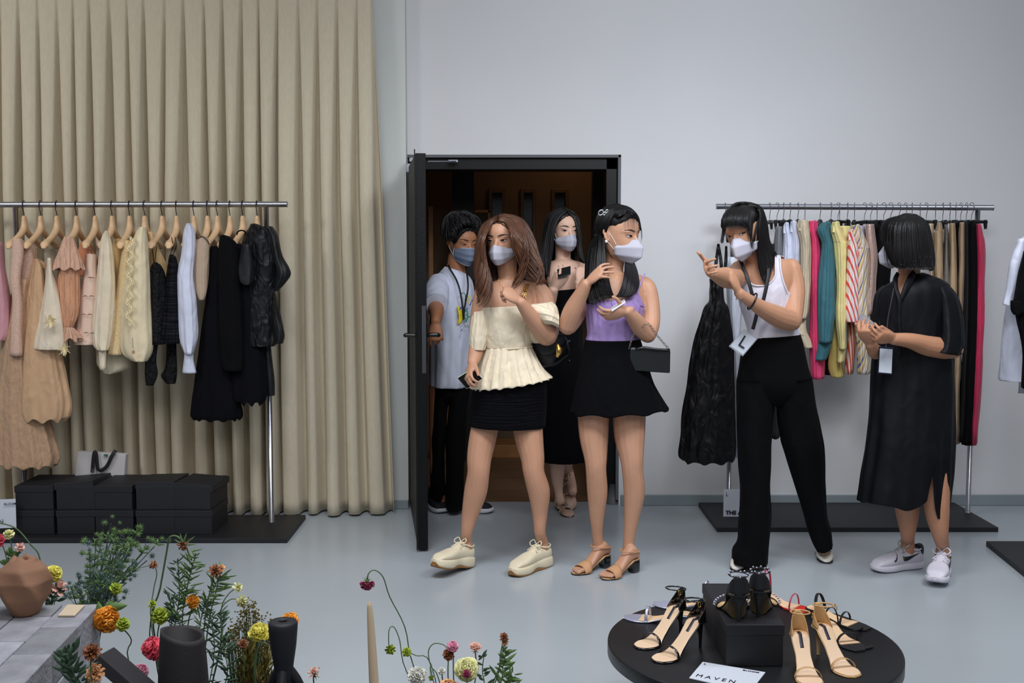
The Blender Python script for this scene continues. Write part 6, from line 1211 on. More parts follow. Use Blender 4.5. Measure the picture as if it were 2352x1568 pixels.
# ================================================================ ROUND TABLE WITH SHOES
ZT = .30; YT = 3.34; XT = P(1728, 1480, YT).x; RT = .445
t = thing('round_table', 'low round black display table with sandals on it, cut by the bottom of the photo', 'table', (XT, YT, 0))
m_top = mat('black_laminate', (15, 16, 20), .42, bump=.05, bscale=30)
one(lathe([(0, ZT), (RT - .006, ZT), (RT - .001, ZT - .002), (RT, ZT - .006), (RT, ZT - .040), (RT - .006, ZT - .045), (0, ZT - .045)], 96, (XT, YT, 0)), 'tabletop', m_top, t)
one(lathe([(.0, ZT - .045), (.05, ZT - .045), (.05, .02), (.24, .018), (.24, 0), (0, 0)], 48, (XT, YT, 0)), 'pedestal', m_black, t, smooth=False)
def GT(u, v): return G(u, v, ZT)
def onT(toe, heel, L, dz=0):
    a = G(toe[0], toe[1], ZT + dz); b = G(heel[0], heel[1], ZT + dz); d = a - b; an = math.atan2(d.y, d.x); k = 1.0
    mid = (a + b) / 2 - V(cos(an), sin(an), 0) * L / 2
    return Matrix.Translation((mid.x, mid.y, ZT + dz)) @ Matrix.Rotation(an, 4, 'Z')
def shoe_thing(name, label, M, parts, group=None):
    loc = M.to_translation(); t = thing(name, label, 'shoe', loc, group); put_parts(parts, M, t); return t
m_lab = mat('dark_label', (30, 26, 46), .4); m_ins = mat('beige_insole', (226, 190, 152), .45); m_inn = mat('pale_insole', (228, 196, 164), .45)
m_pat = mat('black_patent', (10, 10, 13), .12, coat=.6); m_nl = mat('nude_patent', (206, 164, 112), .3)
shoe_thing('sandal', 'black patent stiletto sandal at the table front with a gold buckle', onT((1505, 1521), (1612, 1486), .215), heel_sandal(.215, .085, m_pat, m_inn, m_pat, 'stiletto', .060, True, 'strap', .006, m_lab))
shoe_thing('sandal', 'black patent stiletto sandal behind its twin, strap leaning left', onT((1452, 1494), (1578, 1452), .215), heel_sandal(.215, .085, m_pat, m_inn, m_pat, 'stiletto', .060, True, 'strap', .006, m_lab))
shoe_thing('sandal', 'nude stiletto sandal beside the shoe box with its toe out of the photo', onT((1874, 1590), (1824, 1508), .215), heel_sandal(.215, .085, m_nl, m_inn, m_nl, 'stiletto', .064, True, 'strap', .006, m_lab))
shoe_thing('sandal', 'nude stiletto sandal on the right with a looped ankle strap', onT((1972, 1562), (1868, 1494), .215), heel_sandal(.215, .085, m_nl, m_inn, m_nl, 'stiletto', .064, True, 'strap', .006, m_lab))
# box with high heels
bx = thing('shoe_box', 'black shoe box in the middle of the round table carrying a pair of high heels', 'box', tuple(GT(1730, 1515)))
a_, b_ = GT(1670, 1532), GT(1800, 1528); c_ = G(1640, 1375, ZT + .135)
zb_ = .125
fa, fb = V(GT(1668, 1530).x, GT(1668, 1530).y, 0), V(GT(1798, 1530).x, GT(1798, 1530).y, 0); ex_ = (fb - fa).normalized(); ey_ = V(-ex_.y, ex_.x, 0); w_ = (fb - fa).length
back = [fa, fb, fb + ey_ * .40 - ex_ * .0, fa + ey_ * .40]
one(prism(back, ZT + .0005, ZT + zb_ - .004), 'box_body', m_box, bx, smooth=False, bev=.002)
lidq = [fa - ex_ * .003 - ey_ * .003, fb + ex_ * .003 - ey_ * .003, fb + ey_ * .403 + ex_ * .003, fa + ey_ * .403 - ex_ * .003]
one(prism(lidq, ZT + zb_ - .032, ZT + zb_), 'lid', m_box, bx, smooth=False, bev=.002)
m_sat = mat('black_satin', (12, 13, 19), .5, bump=.15, bscale=200); m_cry = mat('crystal', (190, 190, 215), .1, .6)
for (hu, hv), (tu, tv_), lb in (((1697, 1428), (1678, 1392), 'left'), ((1742, 1418), (1752, 1384), 'right')):
    M = onT((tu, tv_), (hu, hv), .20, zb_)
    a = M.to_translation(); d = (M.to_3x3() @ V(1, 0, 0)); h0 = G(hu, hv, ZT + zb_); M = Matrix.Translation(h0 - d * .015) @ M.to_3x3().to_4x4()
    tt = thing('high_heel', 'black satin heel with crystals seen from behind on the box, the %s one' % lb, 'shoe', h0)
    M = M @ Matrix.Diagonal((1, 1.3, 1, 1)); ps = heel_sandal(.19, .078, m_sat, mat('tan_lining', (206, 170, 120), .5), m_sat, 'stiletto', .056, False, 'strap', .006)
    put_parts(ps, M, tt)
    one(xf(secloft([(x, 0, .0, .0755 * (1 - min(1, max(0, (x - .04) / .09))) ** 1.2 + .004, .018 + .08 * x) for x in np.linspace(.045, .13, 8)], 16), M), 'shoe_underside', mat('olive_sole', (70, 56, 32), .5), tt)
    cr = []
    for x_, w2_, zt_ in ((.140, .037, .034), (.150, .038, .030)):
        for p_ in arc(V(x_, 0, .008), V(0, w2_ + .003, 0), V(0, 0, zt_ + .003), 5, 175, 16): cr.append(M @ p_)
    for i in range(14):
        a = 2 * pi * i / 14; cr.append(M @ V(.036 - .031 * cos(a), .021 * sin(a), .136 + .004 * (i % 2)))
    scatter('crystal', cr, .0032, m_cry, tt)
    one(xf(tube([V(.036 - .031 * cos(2 * pi * i / 20), .021 * sin(2 * pi * i / 20), .135) for i in range(21)], .0022, 6), M), 'ankle_strap', m_sat, tt)
# silver-lilac mules with loops
m_lil = mat('lilac_metallic', (182, 184, 206), .3, .5); m_red = mat('red_leather', (196, 34, 24), .4); m_pnk = mat('pink_strap', (176, 40, 72), .4); m_bs = mat('black_suede', (12, 12, 16), .8)
def flat_loop(name, label, toe, heel, m, loops, tq=.225, hh=.030, insm=None):
    M = onT(toe, heel, tq); tt = thing(name, label, 'shoe', M.to_translation())
    xs = np.linspace(0, tq, 25); ww = SW(tq); wf = lambda x: float(np.interp(x, [a for a, b in ww], [b for a, b in ww])); zs = lambda x: hh * (1 - min(1, max(0, (x - .04) / .10))) ** 1.2 + .006
    one(xf(secloft([(x, 0, zs(x) - .006, zs(x), max(.010, wf(x)) if x < tq * .97 else .016) for x in xs], 16, 49, pw=.4), M), 'sole', m, tt)
    one(xf(secloft([(x * .93 + .004, 0, zs(x), zs(x) + .002, wf(x) * .88) for x in xs[:20]], 16, 40, pw=.5), M), 'insole', insm or m_ins, tt)
    if hh > .02: one(xf(secloft([(.005, 0, 0, zs(0) - .004, .013), (.03, 0, 0, zs(0) - .004, .017)], 12, pw=.5), M), 'heel', m, tt)
    for x, hgt, lean, wd, mm in loops:
        pts = [V(x + lean * sin(rad(an)) , wf(x) * 1.0 * cos(rad(an)), zs(x) + hgt * sin(rad(an))) for an in range(0, 181, 12)]
        one(xf(tube(pts, [(wd, .0012)] * len(pts), 8, len(pts) * 2, ref=(0.01, 0, 0) if False else None), M), 'strap', mm, tt)
    return tt
flat_loop('sandal', 'lilac metallic square-toed sandal lying at the left of the table', (1462, 1421), (1560, 1432), m_lil, [(.145, .040, .0, .005, m_lil), (.05, .085, -.01, .0055, m_lil)])
flat_loop('sandal', 'lilac metallic sandal behind its twin with a tall strap loop', (1540, 1392), (1608, 1402), m_lil, [(.13, .035, .0, .005, m_lil), (.04, .07, .0, .004, m_lil)])
flat_loop('sandal', 'red sandal with thin looped pink straps behind the shoe box', (1826, 1398), (1762, 1384), m_red, [(.16, .045, .0, .003, m_pnk), (.06, .085, .0, .004, m_pnk)], hh=.04)
flat_loop('sandal', 'black suede sandal with a tan insole, behind the nude pair', (1968, 1440), (1880, 1416), m_bs, [(.14, .034, .0, .004, m_bs), (.05, .055, -.01, .006, m_bs)], hh=.02)
s_ = flat_loop('sandal', 'black suede sandal with long trailing straps, nearest of the black suede pair', (1962, 1488), (1902, 1450), m_bs, [(.15, .03, .0, .006, m_bs), (.05, .06, .0, .005, m_bs)], hh=.02)
one(tube([G(1950, 1482, ZT + .006), G(1975, 1490, ZT + .005), G(2004, 1484, ZT + .005)], [(.006, .003)] * 3, 8), 'trailing_strap', m_bs, s_)
one(tube([G(1955, 1448, ZT + .012), G(1970, 1446, ZT + .02), G(1980, 1440, ZT + .008)], [(.004, .002)] * 3, 8), 'trailing_strap', m_bs, s_)
# sign card
c = [G(1583, 1558, ZT + .0015), G(1723, 1590, ZT + .0015), G(1758, 1545, ZT + .0015), G(1614, 1521, ZT + .0015)]
sg = thing('sign_card', 'white sign card with lettering lying flat at the front of the round table', 'sign', tuple((c[0] + c[2]) / 2 - V(0, 0, .0015)))
one(hexa(c, .0025), 'card', m_card, sg, smooth=False)
fx = (c[2] - c[3]).normalized(); fy = (c[3] - c[0]).normalized(); up_ = V(0, 0, .0032)
text('lettering', 'L', .016, frameM(c[3] + fx * .008 - fy * .022 + up_, fx, fy), m_ink, sg); text('lettering', 'BLOOM', .012, frameM(c[3] + fx * .122 - fy * .018 + up_, fx, fy), m_ink, sg, bold=.0001, sx=1.15); text('lettering', 'M A V E N', .030, frameM(c[0] + fx * .012 + fy * .016 + up_, fx, fy), m_ink, sg, sx=.86)
# ================================================================ CONCRETE PLINTH, VASES, FLOWERS
m_con = [mat('concrete_a', (150, 150, 158), .85, noise_=.22, nscale=14, bump=.8, bscale=60, bdist=.006, detail=8), mat('concrete_b', (134, 135, 140), .85, noise_=.25, nscale=10, bump=.8, bscale=50, bdist=.006, detail=8), mat('concrete_c', (166, 167, 176), .85, noise_=.2, nscale=18, bump=.7, bscale=70, bdist=.006, detail=8)]
ZP = .46; e0 = G(229, 1386, ZP); e1 = G(58, 1568, ZP)
ed = (e1 - e0); ed.z = 0; ed.normalize(); en = V(ed.y, -ed.x, 0); en = en if en.x < 0 else -en
random.seed(9)
BW, BL, BH = .105, .205, .092
k_ = 0
for r_ in range(5):
    z1 = ZP - r_ * BH
    for c_ in range(-0, 5):
        for l_ in range(5):
            if r_ > 0 and c_ > 0: continue
            off = (.5 if (c_ + r_) % 2 else 0) * BL
            s0 = l_ * BL - off; s1 = s0 + BL
            s0 = max(s0, 0); 
            if s1 - s0 < .02 or s0 > .86: continue
            j = .0012; a = e0 + ed * (s0 + j) + en * (c_ * BW + j); w2 = BW - 2 * j; l2 = s1 - s0 - 2 * j; dz = random.uniform(-.0012, .0012) if r_ == 0 else 0; px_ = random.uniform(-.002, .002)
            q = [a + en * px_, a + en * (w2 + px_ * 0), a + en * w2 + ed * l2, a + en * px_ + ed * l2]
            o = one(prism(q, z1 - BH + .0016, z1 + dz - (.0 if r_ == 0 else .0)), 'concrete_block', random.choice(m_con), smooth=False, bev=.003)
            od = ('farthest back', 'second from the back', 'third from the back', 'fourth from the back', 'fifth from the back')[l_]
            if r_ == 0: tag(o, 'grey concrete block on the plinth top, %s, %s' % (od, ('right-hand edge row', 'second row from the right', 'third row from the right', 'fourth row from the right', 'fifth row from the right')[c_]), 'block', 'concrete blocks of the flower plinth')
            else: tag(o, 'grey concrete block, %s course below the plinth top, %s' % (('', 'first', 'second', 'third', 'lowest')[r_], od), 'block', 'concrete blocks of the flower plinth')
# brown vase
def vaseM(u, v, z): return G(u, v, z)
vb = G(58, 1408, ZP + .0015); Vs = []; nr, nn2 = 36, 64; Hv = .165; 
for i in range(nr):
    t_ = i / (nr - 1); r0 = np.interp(t_, [0, .08, .3, .6, .82, .95, 1], [.036, .044, .064, .074, .062, .036, .020])
    for j in range(nn2):
        a = 2 * pi * j / nn2; rr = r0 * (1 + .13 * (1 - abs(sin(2.5 * a + 2.9 * t_ + .9)) ** .8 * 1.6) * sin(pi * min(1, t_ * 1.02)) ** .7 + .05 * sin(3 * a - 5 * t_) * sin(pi * t_)); sq = abs(cos(a)) * .3 if t_ > .97 else 0
        Vs.append(vb + V(rr * cos(a) * (1 + sq), rr * sin(a), Hv * t_ + (.006 * cos(4 * a) if t_ > .98 else 0)))
for r2, z2 in ((.016, .97), (.014, .75)):
    for j in range(nn2): a = 2 * pi * j / nn2; Vs.append(vb + V(r2 * cos(a), r2 * sin(a), Hv * z2))
vs_ = one(grid(Vs, nr + 2, nn2, cv=True), 'vase', mat('terracotta_matt', (140, 103, 80), .85, bump=.25, bscale=140, bdist=.002), solid=.001); tag(vs_, 'tan-brown clay vase with swirling ribs standing on the concrete blocks', 'vase')
q = [G(133, 1416, ZP + .0015), G(172, 1416, ZP + .0015), G(195, 1392, ZP + .0015), G(155, 1391, ZP + .0015)]
o = one(hexa(q, .005), 'card', mat('tan_card', (206, 186, 160), .6), smooth=False, bev=.001); tag(o, 'small beige card lying on the corner of the concrete plinth', 'card')
# dark vases in front; they stand on a low black stand below the picture
YV = 2.62; zs_ = .34
st_ = one(box(-1.05, -.30, 2.30, 2.80, 0, zs_), 'display_stand', m_bk, smooth=False, bev=.004); tag(st_, 'low black stand under the dark vases, below the edge of the photo', 'stand')
m_ves = mat('charcoal_ceramic', (40, 36, 38), .7, bump=.15, bscale=200)
vc = V(P(420, 1500, YV).x, YV, zs_ + .001); Vs = []; zt_l, zt_r = P(366, 1442, YV).z - vc.z, P(472, 1462, YV).z - vc.z; nr = 20
for i in range(nr):
    t_ = i / (nr - 1)
    for j in range(64):
        a = 2 * pi * j / 64; rr = .062 - .011 * t_ ** 2; tilt = (zt_l + zt_r) / 2 + (zt_r - zt_l) / 2 * cos(a) + .003 * sin(2 * a); Vs.append(vc + V(rr * cos(a), rr * sin(a), tilt * t_))
for j in range(64):
    a = 2 * pi * j / 64; tilt = (zt_l + zt_r) / 2 + (zt_r - zt_l) / 2 * cos(a); Vs.append(vc + V(.043 * cos(a), .043 * sin(a), tilt - .004))
for j in range(64): a = 2 * pi * j / 64; Vs.append(vc + V(.045 * cos(a), .045 * sin(a), .03))
for j in range(64): Vs.append(vc + V(.001 * cos(2 * pi * j / 64), .001 * sin(2 * pi * j / 64), .028))
o = one(grid(Vs, nr + 3, 64, cv=True), 'vase', m_ves); tag(o, 'wide charcoal vase with a slanted oval mouth among the flowers', 'vase')
vc = V(P(651, 1500, 2.6).x, 2.6, zs_ + .001); zt_ = P(650, 1425, 2.6).z - vc.z
o = thing('candle_holder', 'black flared ceramic vase with a small hole and splayed feet, right of the charcoal vase', 'vase', vc)
one(lathe([(.014, zt_ - .03), (.010, zt_ - .004), (.012, zt_), (.032, zt_ - .001), (.035, zt_ - .006), (.0345, zt_ - .02), (.031, zt_ - .06), (.025, zt_ - .10), (.0195, zt_ - .14), (.017, zt_ - .18), (.0, zt_ - .185)], 40, vc), 'holder_body', mat('black_ceramic', (22, 23, 30), .6), o)
for a in (20, 150, 270):
    d = V(cos(rad(a)), sin(rad(a)), 0); zl = zt_ - .115
    one(tube([vc + d * .008 + V(0, 0, zl), vc + d * .035 + V(0, 0, zl - .045), vc + d * .058 + V(0, 0, max(.02, zl - .12)), vc + d * .062 + V(0, 0, .008)], [.013, .012, .010, .009], 12, round_=True), 'leg', MC['black_ceramic'], o)
qa = [P(228, 1503, 2.53), P(262, 1484, 2.62)]; qd = P(400, 1604, 2.60) - qa[1]; qa += [qa[1] + qd, qa[0] + qd]
o = one(hexa(qa, .03), 'incense_block', mat('charcoal_slab', (44, 43, 47), .7), smooth=False, bev=.003); tag(o, 'charcoal grey slab leaning diagonally left of the wide dark vase', 'slab')
cnx = P(855, 1500, 2.6); cb = V(P(862, 1568, 2.6).x + .004, 2.6, .30)
cs = thing('candle', 'tall cream taper candle standing alone between the two flower groups', 'candle', cb)
one(tube([cb + V(0, 0, 0), P(859, 1568, 2.6), P(852, 1440, 2.6), P(849, 1395, 2.6), P(849, 1384, 2.6)], [.0125, .0118, .0088, .0062, .0035], 16, 30, round_=True), 'wax', mat('cream_wax', (212, 190, 160), .5, sss=.1), cs)
one(lathe([(0, .30), (.03, .30), (.032, .285), (.014, .27), (.012, .03), (.05, .012), (.05, 0), (0, 0)], 24, (cb.x, cb.y, 0)), 'candlestick', m_black, cs)
# ---- flowers
random.seed(21)
gr = {k: mat('leaf_' + k, c, .6, noise_=.2, nscale=40) for k, c in dict(mid=(88, 118, 62), dark=(58, 84, 62), blue=(72, 98, 88), lime=(140, 156, 44), olive=(104, 92, 34), stem=(82, 108, 70), bstem=(78, 100, 100)).items()}
pc = {k: mat('petal_' + k, c, .6, noise_=.12, nscale=60) for k, c in dict(lemon=(226, 216, 96), pale=(226, 224, 164), orange=(226, 148, 40), pink=(222, 84, 104), rose=(226, 150, 176), blush=(226, 176, 160), white=(226, 226, 216), lime=(158, 176, 52), magenta=(150, 48, 84), rust=(140, 84, 52), peach=(224, 168, 120), thistle=(60, 66, 92)).items()}
def bloom(c, r, n=40, op=.75, axis=(0, -.35, 1), cup=.5, wd=.55, ruf=.12):
    ax = Vector(axis).normalized(); x = ax.orthogonal().normalized(); y = ax.cross(x); q = ([], [])
    for k in range(n):
        t = (k + .5) / n; ph = t * op * pi; az = k * 2.39996; d = (x * cos(az) + y * sin(az)) * sin(ph) + ax * cos(ph); s = d.cross(ax + V(.01, .02, 0)).normalized(); u = s.cross(d).normalized()
        rr = r * (.8 + .2 * random.random()) * (.75 + .25 * t); w_ = r * wd * (.5 + .5 * t); o = len(q[0])
        for i, (a, b) in enumerate(((.15, .25), (.6, .9), (1.0, .75), (1.12, .2))):
            for j in (-1, 0, 1):
                q[0].append(Vector(c) + d * rr * a + s * w_ * b * j + u * r * (cup * .25 * (abs(j) - .5) + ruf * random.uniform(-1, 1) * a))
        for i in range(3):
            for j in range(2): q[1].append((o + i * 3 + j, o + i * 3 + j + 1, o + i * 3 + j + 4, o + i * 3 + j + 3))
    return q
def spiky(c, r, n=26, ln=1.6, up=None):
    q = MB(); q.add(ell(c, (r * .7,) * 3, n=8, k=6))
    for k in range(n):
        z = 1 - 2 * (k + .5) / n; a = k * 2.4; d = V(math.sqrt(1 - z * z) * cos(a), math.sqrt(1 - z * z) * sin(a), z)
        if up is not None: d = (d + Vector(up) * .6).normalized()
        q.add(tube([Vector(c) + d * r * .5, Vector(c) + d * r * ln], [r * .16, r * .02], 4, 2, caps=False))
    return (q.v, q.f)
def leaf(a, d, ln, w_, bend=.3, n=(0, -1, .3)):
    d = Vector(d).normalized(); s = d.cross(Vector(n)).normalized(); u = s.cross(d); q = []
    for i in range(5):
        t = i / 4; c = Vector(a) + d * ln * t + u * (-bend) * ln * t * t; ww = w_ * sin(pi * min(1, .08 + t * .92)) ** .8
        q += [c - s * ww, c + u * ww * .15, c + s * ww]
    return grid(q, 5, 3)
def stemg(pts, r): return tube([P(*p) for p in pts], r, 7)
def ctree(pts): return [P(*p) for p in pts]
def flower(name, label, cat, pts, bl=None, col=None, r=.02, rs=.0018, sm='stem', calyx=True, lv=(), group=None, **k):
    g_ = [P(*p) for p in pts]; base = g_[0]
    t = thing(name, label, cat, base, group)
    one(tube(g_, [rs * 1.15] + [rs] * (len(g_) - 2) + [rs * .85], 7), 'stem', gr[sm], t)
    if bl: 
        c = g_[-1]; ax = k.pop('axis', None) or tuple((g_[-1] - g_[-2]).normalized() + V(0, -.5, 0)); one(bloom(c, r, axis=ax, **k), 'bloom', pc[col] if col in pc else gr[col], t, solid=.0004)
        if calyx: one(spiky(c - (Vector(ax).normalized()) * r * .35, r * .38, 12, 1.9, -Vector(ax).normalized()), 'calyx', gr['mid'], t)
    if lv:
        for (u, v, Y, dx, dz, ln, w_) in lv: one(leaf(P(u, v, Y), (dx, -.2, dz), ln, w_), 'leaf', gr['mid'], t, solid=.0004)
    return t
def fern(label, pts, nl0, ln, w_, sm, name='foliage_sprig', spread=1.0, fwd=.55, rs=.0015, start=.15, mixy=.4):
    g_ = [P(*p) for p in pts]; t = thing(name, label, 'foliage', g_[0]); nl = int(nl0 * 1.5); one(tube(g_, rs, 6), 'stem', gr['stem'], t); B = resamp([tuple(p) for p in g_], 80); q = MB()
    for i in range(nl):
        s = start + (1 - start) * i / nl; k = int(s * 78); c = Vector(B[k]); d = (Vector(B[k + 1]) - c).normalized(); sd = d.cross(V(0, 1, 0)).normalized() * random.choice((1, -1)); c = c + V(random.gauss(0, .006), random.gauss(0, .008), random.gauss(0, .006)); dirn = d * fwd * random.uniform(.5, 1.6) + sd * spread * random.uniform(.35, 1.15) + V(0, random.uniform(-mixy, mixy) * 1.6, 0); l_ = ln * (1 - .55 * abs(s - .45)) * random.uniform(.45, 1.1)
        q.add(leaf(c, dirn, l_, w_ * random.uniform(.7, 1.2), random.uniform(-.5, .6)))
    q.build('leaf', gr[sm], t, solid=.0003); return t
YA = 3.0; W_ = lambda u, v: 1
# left of the plinth, behind it
flower('nodding_flower', 'small cream scabious on a thin stem above the brown vase', 'flower', [(60, 1420, 3.35), (30, 1290, 3.34), (26, 1250, 3.33), (20, 1226, 3.33)], 1, 'pale', .018, n=24)
flower('cosmos_bud', 'pale pink open flower just above the rim of the brown vase', 'flower', [(60, 1420, 3.36), (42, 1290, 3.35), (46, 1256, 3.34)], 1, 'blush', .017, n=16, wd=.35)
flower('carnation', 'dusty red flower cut by the left edge of the photo above the vase', 'flower', [(40, 1400, 3.36), (12, 1270, 3.35), (-3, 1240, 3.35)], 1, 'pink', .022, n=30)
fern('bright green leafy tuft rising behind the brown vase on the left', [(60, 1420, 3.37), (30, 1300, 3.36), (28, 1268, 3.36)], 22, .045, .006, 'mid')
t = thing('arching_stem', 'long bare stem arching down behind the brown vase from the upper left', 'flower', P(96, 1400, 3.38)); one(tube([P(96, 1400, 3.38), P(92, 1285, 3.37), (P(70, 1250, 3.36)), P(35, 1212, 3.35), P(-12, 1198, 3.35)], .0022, 7), 'stem', gr['stem'], t)
flower('carnation', 'yellow-green ruffled bloom to the right of the brown vase', 'flower', [(105, 1420, 3.42), (112, 1340, 3.42), (124, 1316, 3.4)], 1, 'lemon', .028, n=46, axis=(.5, -.6, .6))
flower('astrantia', 'dusty pink flat flower behind the right side of the brown vase', 'flower', [(112, 1420, 3.42), (124, 1370, 3.42), (136, 1350, 3.4)], 1, 'blush', .030, n=18, wd=.4, axis=(.3, -.1, 1))
fern('dark leafy sprig right behind the brown vase', [(118, 1420, 3.4), (126, 1380, 3.4), (136, 1352, 3.39)], 18, .035, .006, 'dark')
# eryngium spray: each branch a stem with many spiky heads
def spray(label, root, tips, Y, heads, sm, hr_=.0085, seed=0):
    random.seed(seed); t = thing('thistle_spray', label, 'flower', P(*root, Y)); q = MB(); hd = []; lf = MB()
    for (u, v) in tips:
        y1 = Y + random.uniform(-.10, .10); a = P(*root, Y); e = P(u, v, y1); m1 = P(root[0] + (u - root[0]) * .45 + random.uniform(-8, 8), root[1] + (v - root[1]) * .5, (Y + y1) / 2)
        B = resamp([tuple(a), tuple(m1), tuple(e)], 30); q.add(tube([V(*b) for b in B[::3]], [.0016] * 10, 5, 10)); hd.append(e)
        for k in range(heads):
            s = random.randint(11, 27); c = V(*B[s]); off = V(random.uniform(-.045, .05), random.uniform(-.02, .02), random.uniform(.0, .05)); q.add(tube([c, c + off * .5 + V(0, 0, .004), c + off], .0009, 4, 4)); hd.append(c + off)
            for _ in range(5): lf.add(leaf(c, (random.uniform(-1, 1), random.uniform(-.6, .6), random.uniform(-.2, 1)), random.uniform(.012, .026), .0022))
    q.build('stem', gr['bstem'], t); scatter('thistle_head', hd, hr_, gr['blue'] if sm != 'green' else gr['mid'], t, spiky((0, 0, 0), hr_, 22, 1.7), seed, .55); lf.build('leaf', gr['mid'], t, solid=.0003)
spray('tall green sea holly spray reaching over the shoe boxes', (205, 1420), [(258, 1186), (240, 1200), (275, 1200), (222, 1226), (262, 1225), (250, 1240), (282, 1222)], 3.42, 4, 'green', seed=1)
spray('sea holly spray leaning right in front of the black rail base', (212, 1425), [(322, 1210), (306, 1222), (294, 1236), (318, 1228), (300, 1250), (372, 1236), (350, 1240), (338, 1258)], 3.36, 4, 'green', seed=2)
spray('blue-green sea holly spray in the middle of the left bunch', (206, 1430), [(206, 1262), (240, 1274), (285, 1264), (300, 1262), (210, 1300), (233, 1318), (306, 1290), (278, 1300), (350, 1276)], 3.38, 5, 'blue', seed=3)
spray('low blue sea holly spray just behind the plinth corner', (200, 1440), [(160, 1338), (182, 1352), (225, 1345), (250, 1335), (180, 1318), (300, 1330), (285, 1372), (240, 1330)], 3.36, 4, 'blue', seed=4)
flower('cornflower', 'small rust coloured flower head reaching right of the sea holly', 'flower', [(215, 1420, 3.3), (250, 1350, 3.28), (300, 1312, 3.26), (352, 1296, 3.25)], 1, 'rust', .014, rs=.0012, n=18, wd=.3)
flower('carnation', 'lime green bud at the top right of the plinth corner', 'flower', [(236, 1430, 3.28), (250, 1385, 3.28), (266, 1350, 3.27)], 1, 'lime', .020, n=30)
flower('carnation', 'orange ruffled carnation hanging beside the plinth corner', 'flower', [(236, 1400, 3.27), (252, 1392, 3.24), (256, 1408, 3.2), (246, 1424, 3.18)], 1, 'orange', .040, n=80, axis=(.6, -.7, -.2), calyx=False)
flower('foliage_sprig', 'broad dark green leaves beside the plinth corner', 'foliage', [(228, 1470, 3.24), (236, 1420, 3.22), (240, 1385, 3.2)], lv=[(240, 1396, 3.2, 1, .18, .065, .014), (236, 1410, 3.2, .6, .9, .05, .012), (232, 1440, 3.2, .2, 1, .06, .013), (234, 1420, 3.2, -.2, 1, .05, .012)], sm='dark')
# main group, rooted in a low bowl on the floor
bw = V(P(470, 1700, 3.05).x, 3.05, 0)
o = one(lathe([(0, 0), (.13, 0), (.19, .05), (.20, .11), (.19, .11), (.17, .06), (0, .05)], 40, bw), 'flower_bowl', m_ves); tag(o, 'dark bowl on the floor holding the tall wild flowers', 'bowl')
def rt(u): return (440 + (u - 470) * .35, 1690, 3.02)
flower('fritillary', 'tall curved stem with a drooping russet flower head, tallest in the group', 'flower', [rt(360), (352, 1440, 3.0), (368, 1350, 2.99), (384, 1260, 2.98), (388, 1236, 2.97), (402, 1230, 2.97), (418, 1240, 2.96), (421, 1252, 2.96)], 1, 'rust', .018, rs=.0026, n=20, wd=.4, axis=(.2, -.3, -1), lv=[(421, 1248, 2.96, .3, 1, .03, .002), (421, 1248, 2.96, -.3, 1, .03, .002), (424, 1250, 2.96, .9, .8, .035, .002), (418, 1250, 2.96, -.8, .6, .025, .002), (426, 1252, 2.96, 1, .2, .03, .002)])
flower('bare_stem', 'thin stem with a small brown seed head left of the curved stem', 'flower', [rt(340), (348, 1440, 3.02), (352, 1360, 3.02), (360, 1320, 3.02), (356, 1298, 3.02)], 1, 'rust', .010, rs=.0014, n=12, wd=.3)
for (u, v, c, rr, lb, wd, n_) in ((282, 1432, 'lime', .020, 'lime green carnation bud on a bent stem right of the plinth', .5, 34), (368, 1412, 'lime', .026, 'yellow-green carnation just above the wide charcoal vase', .5, 46), (350, 1386, 'lime', .014, 'small green spidery bud above the yellow-green carnation', .25, 22)):
    flower('carnation', lb, 'flower', [rt(u), (u + 14, 1520, 2.98), (u + (20 if u < 300 else -6), 1470, 2.97), (u, v + 10, 2.95), (u, v, 2.95)], 1, c, rr, n=n_, wd=wd)
flower('ranunculus', 'coral pink carnation at the left of the wide charcoal vase', 'flower', [rt(350), (362, 1540, 2.86), (360, 1500, 2.84), (350, 1488, 2.82)], 1, 'pink', .032, n=60, axis=(-.5, -.6, .6))
flower('ranunculus', 'pink bloom low between the slab and the charcoal vase', 'flower', [rt(320), (322, 1580, 2.86), (322, 1540, 2.84)], 1, 'rose', .022, n=34)
flower('ranunculus', 'orange-yellow flower inside the feathery foliage', 'flower', [rt(430), (430, 1460, 3.0), (440, 1400, 2.98), (443, 1380, 2.97)], 1, 'orange', .020, n=36)
flower('ranunculus', 'bright lemon ranunculus left of the black flared vase', 'flower', [(610, 1690, 2.8), (586, 1568, 2.76), (588, 1500, 2.76), (595, 1452, 2.75)], 1, 'lemon', .027, rs=.0035, n=60, op=.62, cup=.9, wd=.6, ruf=.05, axis=(-.1, -.5, .8), calyx=False)
flower('carnation', 'orange-yellow bloom peeping over the black flared vase', 'flower', [(640, 1690, 2.9), (664, 1500, 2.86), (666, 1424, 2.85)], 1, 'orange', .024, n=46)
flower('astrantia', 'small cream cluster of flowers on a thin stem above the olive foliage', 'flower', [rt(520), (508, 1480, 3.02), (508, 1400, 3.02), (524, 1365, 3.02), (546, 1348, 3.02)], 1, 'pale', .016, rs=.0015, n=22, wd=.25)
flower('astrantia', 'second cream cluster just below the first above the olive foliage', 'flower', [rt(520), (506, 1480, 3.0), (506, 1405, 3.0), (530, 1376, 3.0), (556, 1380, 3.0)], 1, 'pale', .020, rs=.0015, n=30, wd=.22)
flower('scabious', 'small brown-cream seed head in front of the olive foliage', 'flower', [rt(560), (556, 1560, 2.86), (556, 1500, 2.85), (558, 1478, 2.84)], 1, 'rust', .014, n=22)
fern('tall feathery green sprig with russet tips right of the curved stem', [rt(430), (418, 1440, 2.98), (432, 1340, 2.97), (450, 1270, 2.96)], 56, .060, .0026, 'mid')
